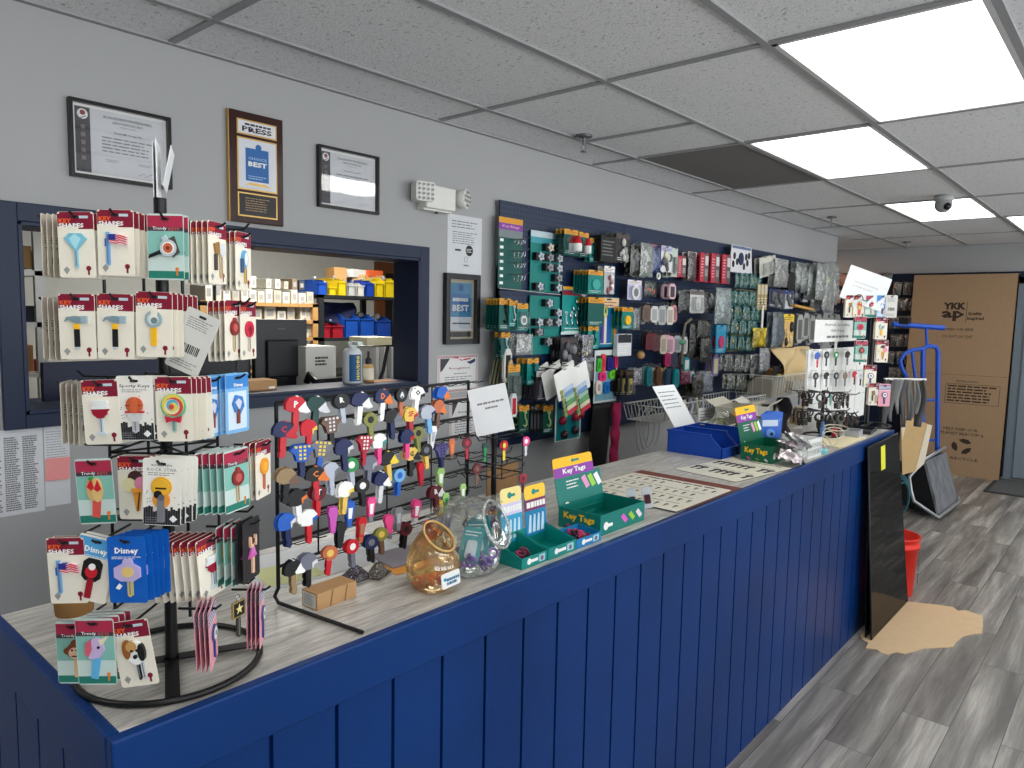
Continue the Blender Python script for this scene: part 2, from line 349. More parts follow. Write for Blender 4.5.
def lamp(name, loc, size, power, col, aim=None):
    l = bpy.data.lights.new(name, 'AREA'); l.shape = 'DISK'; l.size = size; l.energy = power; l.color = col
    o = bpy.data.objects.new(name, l); COL.objects.link(o); o.location = loc; return o
lamp('back_room_lamp', (2.6, 3.6, CZ-.02), .9, 62, (1, .97, .9))
lamp('hall_lamp', (8.85, 3.3, CZ-.03), .3, 9, (1, .55, .28))
SC.view_settings.view_transform = 'Standard'; SC.view_settings.look = 'None'; SC.view_settings.gamma = 1; SC.view_settings.use_curve_mapping = False
SC.view_settings.exposure = EXPO
# ================================================================ the counter
CX0, CX1, CY0, CY1 = .386, 4.57, 1.08, 1.69
lm, nt, bs = nodemat('grey_laminate', .35)
tc = N(nt, 'TexCoord'); mp = N(nt, 'Mapping'); mp.inputs['Scale'].default_value = (7, 60, 1); nt.links.new(tc.outputs['Object'], mp.inputs[0])
n = N(nt, 'TexNoise', i_Scale=1.4, i_Detail=8, i_Roughness=.68, i_Distortion=.6); nt.links.new(mp.outputs[0], n.inputs['Vector'])
rp = ramp(nt, n.outputs['Fac'], [(.3, (128, 125, 120)), (.5, (178, 175, 169)), (.7, (212, 209, 202))]); nt.links.new(rp.outputs[0], bs.inputs['Base Color'])
bm, nt, bs = nodemat('navy_gloss_paint', .36); bs.inputs['Specular IOR Level'].default_value = .2
tc = N(nt, 'TexCoord'); n = N(nt, 'TexNoise', i_Scale=2.2, i_Detail=4); nt.links.new(tc.outputs['Object'], n.inputs['Vector'])
rp = ramp(nt, n.outputs['Fac'], [(.3, (3, 42, 94)), (.7, (5, 51, 112))]); nt.links.new(rp.outputs[0], bs.inputs['Base Color'])
n = N(nt, 'TexNoise', i_Scale=90, i_Detail=2); nt.links.new(tc.outputs['Object'], n.inputs['Vector'])
bp = N(nt, 'Bump', i_Strength=.08, i_Distance=.004); nt.links.new(n.outputs['Fac'], bp.inputs['Height']); nt.links.new(bp.outputs[0], bs.inputs['Normal'])
ctr = thing('service_counter', 'long navy blue panelled service counter with a grey wood-look top', 'counter', T(0, 0, 0))
MB().box((CX0+.002, CY0+.008, CT-.028), (CX1, CY1, CT)).build('countertop', lm, ctr)
def boards(a, b, mk, off=0.):
    q = MB(); x = a+off
    while x < b-.01:
        e = min(x+.1338, b); q.box(*mk(max(x, a)+.0042, e-.0042, 0, .014)); x += .1338
    q.box(*mk(a, b, .010, .02)); return q
q = boards(CX0+.02, CX1, lambda x0, x1, d0, d1: ((x0, CY0+.0+d0, .0), (x1, CY0+.002+d1, CT-.085)), -.049); q.build('front_panel', bm, ctr)
q = boards(CY0+.02, CY1+.06, lambda x0, x1, d0, d1: ((CX0+d0, x0, .0), (CX0+.002+d1, x1, CT-.085)), -.03); q.build('end_panel', bm, ctr)
q = MB(); q.box((CX0-.018, CY0-.014, CT-.098), (CX1+.004, CY0+.008, CT+.003)); q.build('front_rail', bm, ctr, bevel=.004)
q = MB(); q.box((CX0-.018, CY0+.0085, CT-.098), (CX0+.002, CY1+.06, CT+.003)); q.build('end_rail', bm, ctr, bevel=.004)
q = MB(); q.box((CX1-.02, CY0+.022, 0), (CX1, CY1, CT-.028)); q.box((CX0+.03, CY1-.06, 0), (CX1-.02, CY1-.04, CT-.028)); q.build('back_panel', bm, ctr)
# ================================================================ printed cards and keys
def C3(c, rough=.45, **k): return M(c[0], c[1], c[2], rough, **k)
class Pal:                       # a mesh builder that hands out material slots by colour
    def __init__(s): s.b = MB(); s.mats = []
    def i(s, c):
        m = c if isinstance(c, bpy.types.Material) else C3(c)
        if m not in s.mats: s.mats.append(m)
        return s.mats.index(m)
    def done(s, name, parent=None, X=None, **k): return s.b.build(name, s.mats, parent, X, **k)
def relief(P, prims, z0=.0006, step=.0004, th=.002, k=.001, X=None):
    """raised shapes, millimetres: c = disc, e = ellipse, r = bar, p = polygon, t = text"""
    z = z0+th
    for q in prims:
        i = P.i(q[-1])
        if q[0] == 'c': P.b.prism(circ(q[3]*k, 14, q[1]*k, q[2]*k), z0, z, i, X)
        elif q[0] == 'e': P.b.prism(circ(q[3]*k, 14, q[1]*k, q[2]*k, q[4]*k), z0, z, i, X)
        elif q[0] == 'r': P.b.prism([(q[1]*k, q[2]*k), (q[3]*k, q[2]*k), (q[3]*k, q[4]*k), (q[1]*k, q[4]*k)], z0, z, i, X)
        elif q[0] == 'p': P.b.prism([(x*k, y*k) for x, y in q[1]], z0, z, i, X)
        elif q[0] == 't': P.b.text(q[1], q[2]*k, q[3]*k, z+.0001, None, q[4]*k, i, X)
        z += step
SIL = (186, 196, 204); LBL = (120, 186, 206); RED = (196, 28, 44); WH = (238, 238, 236); BK = (22, 22, 24); BRN = (120, 66, 38); YE = (240, 184, 30); ORG = (226, 120, 50)
GRN = (34, 140, 72); DGN = (16, 60, 56); PNK = (236, 120, 160); MAG = (206, 60, 140); BLU = (34, 92, 184); NVY = (24, 36, 82); SKN = (232, 190, 160); GRY = (128, 130, 134); GLD = (206, 172, 88)
blade = lambda c, x=0, y0=-32, y1=4, w=3: [('r', x-w, y0+3, x+w, y1, c), ('p', [(x-w, y0+3), (x+w, y0+3), (x, y0)], c), ('r', x-.6, y0+4, x+.6, y1-4, (110, 120, 128))]
DES = {
 'diamond': blade((150, 200, 216)) + [('p', [(-17, 13), (-9, 21), (9, 21), (17, 13), (0, -6)], LBL), ('p', [(-9, 13), (0, 20), (9, 13), (0, -3)], (164, 216, 228))],
 'flag': blade((120, 170, 220), -11, -31, 20) + [('r', -15, -2, -13, 10, BLU), ('p', [(-8, 3), (2, 1), (8, 3), (18, 0), (18, 14), (8, 17), (2, 15), (-8, 17)], (240, 220, 222))] + [('p', [(-8, y), (2, y-2), (8, y), (18, y-3), (18, y-1.4), (8, y+1.6), (2, y-.4), (-8, y+1.6)], (214, 60, 80)) for y in (4, 7.4, 10.8, 14.2)] + [('r', -8, 8, 2, 16.5, (36, 52, 140))],
 'wheel': [('p', [(-26, -14), (-24, -8), (14, 8), (16, 2)], BK), ('p', [(-2, 12), (14, 20), (22, -4), (12, -12)], (70, 66, 66)), ('c', 5, 2, 13, SIL), ('c', 5, 2, 9.5, (240, 236, 230)), ('c', 5, 2, 7.5, (190, 100, 66)), ('c', 5, 2, 3, (120, 50, 36)), ('p', [(-5, 17), (1, 21), (6, 14), (0, 11)], SIL)],
 'hammer': [('r', -4, -27, 4, 0, BK), ('r', -2.5, -31, 2.5, -27, SIL), ('r', -4, 0, 4, 8, YE), ('p', [(-18, 11), (-14, 18), (-2, 20), (8, 19), (8, 9), (-4, 10), (-12, 15)], (120, 142, 152)), ('r', 8, 9, 17, 20, (150, 172, 182))],
 'wrench': [('r', -4.5, -28, 4.5, 2, YE), ('c', 0, -25, 3.4, YE), ('c', 0, 12, 13, (150, 172, 178)), ('c', 0, 12, 8.5, (206, 216, 216)), ('p', [(-4, 12), (4, 12), (8, 26), (-3, 27)], CREAM), ('c', 2, 10, 5, (110, 130, 136))],
 'wine': blade((196, 208, 216), 0, -30, 4, 3) + [('c', 0, 8, 13, (228, 232, 232)), ('p', [(-13.5, 9), (13.5, 9), (11, 1), (4, -5), (-4, -5), (-11, 1)], (150, 16, 44)), ('r', -12, 17, 12, 22, (228, 232, 232)), ('p', [(-8, -30), (8, -30), (5, -26), (-5, -26)], (196, 208, 216))],
 'basketball': blade((186, 186, 190), 0, -34, 0, 5) + [('p', [(-12, -2), (12, -2), (7, -16), (-7, -16)], (206, 206, 206)), ('r', -14, -3, 14, 0, RED), ('c', 0, 9, 12.5, (196, 92, 56)), ('r', -.6, -3, .6, 21, (90, 44, 30)), ('r', -12, 8.5, 12, 9.5, (90, 44, 30)), ('e', 0, 9, 6, 12, (204, 98, 60))],
 'lollipop': blade((150, 190, 176), 0, -32, -8, 3) + [('c', 0, 9, 19, (90, 180, 140))] + [('c', sin(k*2.1)*1.5, 9+cos(k*2.1)*1.5, 17-k*2.6, c) for k, c in enumerate([(226, 206, 90), (206, 70, 70), (230, 222, 170), (84, 170, 200), (226, 206, 90), (206, 70, 70)])] + [('p', [(-12, -6), (0, -9), (12, -6), (10, -16), (0, -13), (-10, -16)], (186, 36, 60))],
 'sandals': [('p', [(-7, -34), (4, -36), (8, -6), (-4, -4)], (214, 84, 76)), ('e', -4, 8, 8, 18, (206, 170, 110)), ('e', 4, 6, 8, 18, (222, 186, 120)), ('p', [(-11, 12), (-3, 24), (0, 10), (-4, 6)], RED), ('p', [(0, 8), (6, 22), (11, 8), (5, 4)], RED), ('c', -4, 24, 3, (60, 150, 70))],
 'cone': [('p', [(-6, 6), (10, 6), (4, -32), (0, -32)], (236, 160, 56)), ('p', [(4, -10), (8, 4), (3, -32), (1, -32)], BK), ('c', 0, 20, 11, (66, 38, 36)), ('c', -9, 9, 11, (226, 222, 176)), ('c', 10, 11, 11, (226, 140, 170)), ('r', -6, -2, 10, 4, (236, 160, 56))],
 'guitar': [('c', 0, 12, 15, (226, 168, 40)), ('c', 0, -7, 12.5, (232, 150, 50)), ('c', 0, 12, 12, (232, 178, 52)), ('r', -8, 9, 8, 11.5, (60, 40, 24)), ('c', -4, 1, 6, BK), ('r', -5, -40, 5, -4, (120, 122, 128)), ('c', 1, -3, 4.5, (90, 92, 96))],
 'red_round': blade((206, 180, 140), 0, -32, 2, 3.2) + [('c', 0, 8, 13, (130, 36, 40)), ('c', 0, 8, 7, (190, 90, 84)), ('c', 0, 21, 4, (150, 50, 52))],
 'orange_round': blade((220, 110, 60), 0, -32, 2, 3) + [('c', 0, 9, 14, (236, 156, 40)), ('c', 0, 9, 8, (244, 180, 70))],
 'badge': blade((196, 170, 130), 8, -36, 4, 4) + [('p', [(-14, 18), (0, 22), (4, 6), (-8, -2)], (150, 112, 60)), ('p', [(0, 20), (16, 20), (18, 4), (8, -2), (2, 4)], (206, 212, 214)), ('r', -12, -24, -7, 2, (70, 64, 60))],
 'blue_figure': blade((206, 170, 90), 4, -34, -4, 4) + [('e', 0, 8, 10, 15, (96, 160, 206)), ('e', 3, 8, 5, 11, WH), ('r', -12, -16, -6, 8, (60, 90, 130))],
 'red_gem': blade((206, 190, 180), 0, -32, 0, 3) + [('c', 0, 6, 14, (206, 40, 70)), ('p', [(-8, 6), (0, 14), (8, 6), (0, -6)], (150, 20, 48))],
 'unicorn': [('p', [(-8, -34), (2, -36), (8, -4), (-4, -2)], (96, 176, 220)), ('p', [(-14, 4), (-10, 20), (2, 26), (12, 22), (14, 8), (6, -4), (-8, -6)], (196, 176, 214)), ('p', [(6, 22), (20, 28), (10, 14)], (236, 220, 190)), ('p', [(-14, 2), (-12, 18), (-4, 24), (-4, 8), (-9, -2)], (206, 90, 110)), ('c', 6, 12, 2, BK)],
 'monkey': [('r', 0, -34, 7, -4, (214, 176, 130)), ('c', 2, 8, 13, BRN), ('c', -10, 8, 5, BRN), ('c', 14, 8, 5, BRN), ('c', 2, 5, 9, SKN), ('c', -1, 10, 1.6, BK), ('c', 6, 10, 1.6, BK), ('r', -2, 0, 6, 1.2, BK), ('c', 2, 22, 4, BRN)],
 'dog': blade((206, 206, 206), 10, -36, -6, 3) + blade(BK, 4, -36, -6, 2) + [('e', 4, 6, 13, 18, WH), ('e', -8, 12, 6, 14, (150, 90, 40)), ('e', 0, 16, 8, 8, (196, 150, 90)), ('e', 13, 6, 5, 13, BK), ('c', 0, 10, 2, BK), ('c', 8, 10, 2, BK), ('c', 4, 1, 3, BK)],
 'dancer': [('e', 0, 14, 6, 7, SKN), ('e', 0, 18, 7, 5, (70, 40, 30)), ('p', [(-13, -8), (13, -8), (6, 4), (-6, 4)], (206, 90, 176)), ('r', -5, -2, 5, 8, (206, 120, 186)), ('r', -3, -34, 3, -8, SKN), ('e', -8, 18, 2, 9, SKN), ('e', 8, 18, 2, 9, SKN)],
 'plain_lilac': blade((200, 186, 120), 4, -36, -2, 4) + [('p', [(-18, -6), (-18, 8), (-6, 14), (-4, 20), (8, 20), (10, 14), (20, 8), (20, -6), (10, -12), (-8, -12)], (186, 172, 214)), ('e', 2, 2, 9, 8, (222, 190, 120)), ('p', [(-16, -22), (-11, -24), (-8, -20), (-12, -16)], WH)],
 'red_black': [('p', [(-14, -8), (-14, 14), (-8, 20), (8, 20), (14, 14), (14, -8), (8, -14), (-8, -14)], BK), ('r', -4, -40, 5, -10, (150, 20, 36)), ('e', 0, 0, 9, 9, RED), ('e', 0, 8, 5, 5, WH)],
 'emblem': blade((50, 54, 140), 0, -36, 2, 4) + [('c', 0, 6, 13, (70, 76, 130)), ('c', 0, 6, 10, WH), ('c', 0, 6, 4, (60, 64, 90))],
 'bluecard': [('p', [(-14, 4), (-6, 18), (10, 14), (14, -2), (4, -16), (-8, -10)], (60, 120, 190)), ('p', [(-8, 6), (0, 12), (8, 6), (2, -8)], (206, 206, 222)), ('r', -3, -30, 3, -6, (120, 60, 50))],
 'none': [],
}
CW, CH = .0555, .099
STY = {  # body, header
 'KS': (CREAM, MAROON), 'TR': (M(196, 214, 208, .45), M(170, 44, 74, .4)), 'SK': (M(232, 230, 222, .6), None), 'BL': (M(120, 176, 222, .4), M(60, 130, 200, .4)),
 'DS': (M(12, 92, 186, .4), None), 'DB': (CREAM, M(80, 160, 214, .4)), 'PK': (M(232, 160, 172, .5), M(220, 190, 200, .5)), 'BK': (M(40, 40, 44, .5), None), 'BB': (M(206, 206, 200, .6), None)}
def make_card(style, design, label, X, group=None, key='novelty_key'):
    body, head = STY[style]
    t = thing('key_card', label, 'key card', X, group)
    P = Pal(); b = P.b; w, h = CW, CH; T0 = .008; y1, y0 = T0, T0-h; cy = (y0+y1)/2
    b.prism(rrect(w, h, .004, 3, 0, cy), -.0008, 0, P.i(body))
    z = .0002; W = P.i(M(240, 240, 238, .6)); K = P.i(INK)
    if style == 'KS':
        hd = P.i(head); b.rect(-w/2+.0005, y1-.022, w/2-.0005, y1-.003, z, hd); b.rect(-w/2+.004, y1-.003, w/2-.004, y1-.0004, z, hd); b.rect(-w/2+.032, y1-.026, w/2-.0005, y1-.022, z, hd)
        b.rect(w/2-.022, y1-.010, w/2-.008, y1-.006, z*2, P.i((190, 206, 214)))
        b.text('KEY', -.0155, y1-.0135, z*2, .019, .0065, P.i((236, 96, 40))); b.text('SHAPES', -.0065, y1-.0205, z*2.5, .038, .0066, W)
        b.poly(circ(.004, 10, w/2-.011, y0+.014), z*2, P.i(MAROON)); b.rect(w/2-.0125, y0+.004, w/2-.0095, y0+.012, z*2, P.i(MAROON))
        b.poly([(-w/2+.006, y0+.012), (-w/2+.011, y0+.017), (-w/2+.016, y0+.012), (-w/2+.011, y0+.005)], z*2, P.i((150, 152, 150)))
    elif style == 'TR':
        b.rect(-w/2+.0008, y1-.020, w/2-.0008, y1-.003, z, P.i(head)); b.rect(-w/2+.0008, y1-.026, w/2-.0008, y1-.020, z, P.i(M(70, 52, 62, .5)))
        b.rect(-w/2+.0008, y1-.062, w/2-.0008, y1-.026, z, P.i(M(128, 184, 172, .5))); b.rect(-w/2+.0008, y0+.002, w/2-.0008, y0+.013, z, P.i(M(34, 120, 104, .5)))
        b.text('Trendy', -.0085, y1-.0225, z*2, .021, .0058, W); b.text('KEYS', .013, y1-.0228, z*2, .016, .0045, P.i((206, 96, 96)))
        b.poly(circ(.003, 8, w/2-.011, y0+.016), z*2, P.i(ORG)); b.rect(w/2-.0122, y0+.006, w/2-.0098, y0+.014, z*2, P.i(ORG))
    elif style == 'SK':
        if design == 'basketball': b.text('Sporty Keys', 0, y1-.016, z, .046, .006, K)
        else: b.text('ROCKIN KEYS', 0, y1-.010, z, .03, .003, K); b.text('ROCK STAR', 0, y1-.0165, z, .043, .0048, P.i((150, 150, 148)))
        b.lines(-.02, .02, y1-.026, y1-.02, 2, z, P.i(GINK))
        g = random.Random(7)
        for q in range(18): x, y = g.uniform(-w/2+.003, w/2-.003), g.uniform(y0+.03, y1-.03); b.rect(x, y, x+.0015, y+.0013, z, K)
        sk = [(-w/2+.001, y0+.001), (w/2-.001, y0+.001)]; x = w/2-.001
        while x > -w/2+.002:
            hh = g.uniform(.020, .030); sk += [(x, y0+hh), (max(x-.0035, -w/2+.001), y0+hh*g.uniform(.85, 1))]; x -= .0036
        for q in range(2, len(sk)-1, 2):
            x1_, h1 = sk[q]; x0_ = sk[q+1][0]; b.rect(x0_, y0+.001, x1_, h1, z, K)
        b.poly([(w/2-.017, y0+.010), (w/2-.011, y0+.016), (w/2-.005, y0+.010), (w/2-.011, y0+.005)], z*2, W); b.lines(-w/2+.004, 0, y0+.003, y0+.013, 3, z*2, P.i(GINK))
    elif style in ('DS', 'DB'):
        if style == 'DB': b.rect(-w/2+.0008, y1-.032, w/2-.0008, y1-.003, z, P.i(head))
        b.text('Disney', 0, y1-.022, z*2, .034, .0115, W); b.lines(-.022, .022, y1-.034, y1-.029, 2, z*2, W)
    elif style == 'BL':
        b.rect(-w/2+.001, y1-.024, w/2-.001, y1-.003, z, P.i(head)); b.text('Disney', .003, y1-.02, z*2, .022, .007, W); b.rect(-w/2+.006, y0+.006, w/2-.006, y1-.03, z, P.i(M(206, 222, 236, .5)))
    elif style == 'PK':
        b.rect(-w/2+.001, y1-.028, w/2-.001, y1-.004, z, P.i(M(110, 104, 150, .5)))
        for q in range(4): b.rect(-w/2+.001, y1-.028+q*.006, w/2-.001, y1-.026+q*.006, z*2, W)
    elif style == 'BB':
        b.lines(-.02, .02, y1-.03, y1-.012, 5, z, P.i(GINK))
        g = random.Random(3); x = -.016
        while x < .014: q = g.uniform(.0006, .0024); b.rect(x, y0+.03, x+q, y0+.044, z, K); x += q+g.uniform(.0006, .0016)
        b.lines(-.022, .022, y0+.006, y0+.018, 3, z, P.i(GINK))
    b.prism(rrect(.012, .004, .0018, 2, 0, 0), -.0009, .0009, K)
    g = random.Random(5)                                            # grey print and bar code on the back
    for q in range(7): b.add([(x, y, -.001) for x, y in ((-.018, -.03-q*.004), (-.018, -.0285-q*.004), (g.uniform(0, .02), -.0285-q*.004), (g.uniform(0, .02), -.03-q*.004))], [(0, 1, 2, 3)], P.i(GINK))
    for q in range(9): x = -.012+q*.0026; b.add([(x, -.07, -.001), (x, -.06, -.001), (x+.0014, -.06, -.001), (x+.0014, -.07, -.001)], [(0, 1, 2, 3)], K)
    P.done('card', t)
    if DES[design]:
        q = Pal(); relief(q, DES[design], X=T(0, cy-.004, 0)); q.done(key, t)
    return t
# ------------------------------------------------ loose keys with painted heads
HEAD = {
 'cap': ([(-15, -5), (-15, 3), (-11, 10), (-3, 13), (6, 12), (12, 6), (14, 0), (20, -8), (16, -10), (4, -8), (-6, -9)], 'cap-shaped key'),
 'helmet': ([(-13, -9), (-15, 0), (-12, 9), (-3, 13), (7, 11), (13, 4), (14, -3), (8, -4), (7, -9), (0, -11)], 'helmet-headed key'),
 'round': ([(13*cos(a*pi/9), 12*sin(a*pi/9)) for a in range(18)], 'round-headed key'),
 'jersey': ([(-19, 4), (-13, 12), (13, 12), (19, 4), (12, -2), (8, -14), (-8, -14), (-12, -2)], 'jersey-patterned key'),
 'fig': ([(-9, 2), (-6, 11), (6, 11), (9, 2), (6, -6), (5, -22), (-5, -22), (-6, -6)], 'slender key')}
_hk = {}
def make_key(kind, c1, c2, cb, letter, label, X, group=None, s=1.):
    k = (kind, c1, c2, cb, letter, s)
    if k in _hk: return dup(_hk[k], X, label, group)
    t = thing('house_key', label, 'key', X, group); _hk[k] = t
    pts = HEAD[kind][0]; sh = -13
    P = Pal(); f = .001*s
    hp = [(x*f, (y+sh)*f) for x, y in pts]; b = P.b
    b.prism(hp, -.0016, .0016, P.i(c1))
    for sg in (1, -1):
        z = sg*.0018
        def put(pl, c):
            pl = [(x*f, (y+sh)*f) for x, y in pl]
            n = len(pl); a = sum(pl[i][0]*pl[(i+1) % n][1]-pl[(i+1) % n][0]*pl[i][1] for i in range(n))
            if (a < 0) == (sg > 0): pl = pl[::-1]
            b.add([(x, y, z) for x, y in pl], [list(range(n))], P.i(c))
        if kind == 'cap': put([(12, 6), (14, 0), (20, -8), (16, -10), (4, -8), (2, -5)], c2); put([(-2, 12), (0, 14), (3, 12)], c2)
        elif kind == 'helmet': put([(13, 3), (14, -3), (8, -4), (7, -9), (5, -9), (5, -1)], c2)
        elif kind == 'round': put([(6*cos(a*pi/6), 6*sin(a*pi/6)) for a in range(12)], c2)
        elif kind == 'jersey':
            for i in range(4):
                for j in range(4):
                    x, y = -12+i*7, -11+j*6
                    if abs(x+2) < (17 if y > 3 else 10): put([(x, y), (x+4, y), (x+4, y+3.5), (x, y+3.5)], c2)
        else: put([(-4, 0), (4, 0), (3, -18), (-3, -18)], c2)
    if letter: b.text(letter, -.001*s if kind != 'round' else 0, (sh+2)*f, .002, None, .009*s, P.i(c2 if kind != 'round' else WH))
    P.done('key_head', t)
    q = MB(); y = -26*f if kind != 'fig' else -34*f
    if kind == 'jersey': y -= .002*s
    L = .024*s if kind != 'fig' else .012*s
    q.prism([(-.0042*s, y+.006*s), (.0042*s, y+.006*s), (.0042*s, y-L+.003*s), (.001*s, y-L), (-.003*s, y-L+.002*s), (-.0042*s, y-L*.7), (-.0026*s, y-L*.55), (-.0042*s, y-L*.4)], -.001, .001)
    q.build('blade', C3(cb, .35), t)
    return t
def ordn(i): return ['first', 'second', 'third', 'fourth', 'fifth', 'sixth', 'seventh', 'eighth', 'ninth', 'tenth', 'eleventh', 'twelfth', 'thirteenth', 'fourteenth', 'fifteenth', 'sixteenth'][i]
# ================================================================ things on the wall
def wallbox(px0, py0, px1, py1, d=0.):            # the wall rectangle seen between two image columns, rows read at its middle
    a, b = PY(px0, py0, WY-d), PY(px1, py1, WY-d); m = (px0+px1)/2
    return a.x, PY(m, py1, WY-d).z, b.x, PY(m, py0, WY-d).z
FB = M(22, 22, 24, .3); GOLD = M(196, 160, 92, .35, .6); GLASS = GL((250, 250, 250), .0, .7, .03)
def framed(name, label, cat, r, fw, dep, fmat=FB, matc=WHITE, glass=True):
    x0, z0, x1, z1 = r; w, h = x1-x0, z1-z0
    t = thing(name, label, cat, FR(((x0+x1)/2, WY, (z0+z1)/2)))
    f = MB()
    for s in (-1, 1): f.box((s*w/2, -h/2, 0), (s*(w/2-fw), h/2, dep)); f.box((-w/2+fw, s*h/2, 0), (w/2-fw, s*(h/2-fw), dep))
    f.build('frame', fmat, t, bevel=.0015)
    if glass: MB().box((-w/2+fw, -h/2+fw, dep*.55), (w/2-fw, h/2-fw, dep*.6)).build('glazing', GLASS, t)
    return t, w-2*fw, h-2*fw
LPAP = M(206, 208, 212, .7)
for k, (r, lab) in enumerate([((66.5, 108, 170, 183), 'black framed certificate with a dark side band, leftmost frame on the wall'), ((316, 151, 376.5, 211), 'black framed certificate with bright glare, right of the wooden plaque')]):
    t, w, h = framed('framed_certificate', lab, 'certificate', wallbox(*r), .011, .022)
    P = Pal(); b = P.b; b.box((-w/2, -h/2, .001), (w/2, h/2, .004), P.i(WHITE)); b.rect(-w/2+.008, -h/2+.008, w/2-.008, h/2-.008, .0044, P.i(LPAP))
    b.rect(-w/2+.009, -h/2+.009, -w/2+.052, h/2-.009, .0048, P.i(M(58, 56, 62, .6))); b.poly(circ(.0155, 20, -w/2+.031, h/2-.03), .0052, P.i(WHITE)); b.poly(circ(.008, 12, -w/2+.031, h/2-.026), .0055, P.i(MAROON))
    b.poly([(-w/2+.022, h/2-.044), (-w/2+.04, h/2-.034), (-w/2+.041, h/2-.036), (-w/2+.023, h/2-.046)], .0055, P.i(INK))
    for q in range(5): b.rect(-w/2+.025, h/2-.075-q*.0235, -w/2+.037, h/2-.062-q*.0235, .0052, P.i(M(120, 112, 118, .6)))
    cx = .022
    b.text('ALOA SECURITY PROFESSIONALS', cx, h/2-.026, .005, .15, .0085, P.i(INK)); b.text('ASSOCIATION, INC.', cx, h/2-.040, .005, .095, .0085, P.i(INK)); b.lines(cx-.025, cx+.025, h/2-.053, h/2-.048, 1, .005, P.i(GINK))
    b.text('Daniel M. Young CPL', cx, h/2-.072, .005, .085, .008, P.i(INK)); b.lines(cx-.08, cx+.085, -.03, h/2-.084, 5, .005, P.i(GINK)); b.lines(cx-.07, cx-.03, -.058, -.048, 2, .005, P.i(GINK)); b.lines(cx+.03, cx+.08, -.058, -.048, 2, .005, P.i(GINK))
    b.tube([(cx+.03, -h/2+.02, .005), (cx+.045, -h/2+.03, .005), (cx+.05, -h/2+.018, .005), (cx+.07, -h/2+.03, .005), (cx+.085, -h/2+.022, .005)], .0006, 4, P.i(INK))
    P.done('certificate_sheet', t)
# plaque
x0, z0, x1, z1 = wallbox(226, 115, 281, 224); w, h = x1-x0, z1-z0
t = thing('award_plaque', 'tall dark wooden award plaque with three gold-edged plates', 'plaque', FR(((x0+x1)/2, WY, (z0+z1)/2)))
MB().box((-w/2, -h/2, 0), (w/2, h/2, .02)).build('board', [M(52, 26, 24, .22)], t, bevel=.003)
MB().box((-w/2-.002, -h/2, .002), (-w/2+.001, h/2, .018)).build('gilt_edge', GOLD, t)
def plate(y0, y1, face, fn):
    P = Pal(); b = P.b; b.box((-w/2+.028, y0, .02), (w/2-.028, y1, .0225), P.i(GOLD)); b.rect(-w/2+.033, y0+.005, w/2-.033, y1-.005, .0228, P.i(face)); fn(P, b, y0+.005, y1-.005); P.done('plate', t)
pw = w-.066
plate(h/2-.082, h/2-.028, M(214, 214, 220, .4), lambda P, b, y0, y1: (b.lines(-pw*.33, pw*.4, y1-.016, y1-.006, 1, .0231, P.i(INK), t=.7), b.text('PRESS', 0, y0+.016, .0231, pw*.8, .019, P.i(INK))))
def blue(P, b, y0, y1):
    b.rect(-pw*.32, y0+.028, pw*.30, y1-.03, .0231, P.i(M(36, 96, 160, .4))); b.poly(circ(.012, 14, .004, y1-.024), .0233, P.i(M(36, 96, 160, .4)))
    b.text("CHOICE", 0, (y0+y1)/2+.022, .0235, pw*.5, .010, P.i(M(160, 190, 220, .5))); b.text('BEST', 0, (y0+y1)/2+.002, .0235, pw*.5, .018, P.i(WHITE)); b.lines(-pw*.25, pw*.25, y0+.034, y0+.05, 2, .0235, P.i(M(160, 190, 220, .5)))
    b.prism([(-pw*.36, y0+.012), (-pw*.2, y0+.022), (pw*.2, y0+.022), (pw*.36, y0+.012), (pw*.2, y0+.012), (-pw*.2, y0+.014)], .0231, .0238, P.i(GOLD))
plate(-h/2+.118, h/2-.092, M(206, 210, 216, .35), blue)
plate(-h/2+.022, -h/2+.108, M(24, 24, 26, .3), lambda P, b, y0, y1: b.lines(-pw*.34, pw*.34, y0+.014, y1-.01, 6, .0231, P.i(M(150, 126, 90, .5))))
# emergency light
x0, z0, x1, z1 = wallbox(412, 184, 468, 212, .05)
t = thing('emergency_light', 'white emergency light with two lamp heads, high on the grey wall', 'emergency light', FR(((x0+x1)/2, WY, (z0+z1)/2)))
IV = M(218, 218, 212, .45); w = x1-x0; DIF = M(186, 188, 186, .15)
MB().box((-w*.30, -.055, 0), (w*.22, .05, .07)).build('housing', IV, t, bevel=.008)
MB().box((-w*.30, -.062, 0), (w*.2, -.05, .05)).build('base_strip', IV, t, bevel=.002)
for s, (cx, rnd_) in enumerate(((-w*.33, 0), (w*.37, 1))):
    X = T(cx, .012, .06) @ RY(-.25 if s == 0 else .45); b = MB(); g = Pal()
    if not rnd_: b.prism(rrect(.095, .085, .012), -.03, .022, 0, X)
    else: b.lathe([(.02, -.04), (.042, -.02), (.047, .02), (.044, .022)], 20, 0, X)
    hd = b.build('lamp_head', IV, t)
    for i in range(4):
        for j in range(4):
            px_, py_ = -.033+i*.022, -.03+j*.02
            if rnd_ and px_**2+py_**2 > .0016: continue
            g.b.prism(circ(.0085, 8, px_, py_), .0222, .026, g.i(DIF), X); g.b.prism(circ(.004, 6, px_, py_), .026, .028, g.i(M(96, 98, 98, .2)), X)
    g.done('reflector', hd)
MB().cyl(.008, -.07, -.06, 8, 0, RX(-pi/2) @ T(-.01, -.03, 0) @ RX(0)).build('test_button', M(60, 60, 60, .5), t)
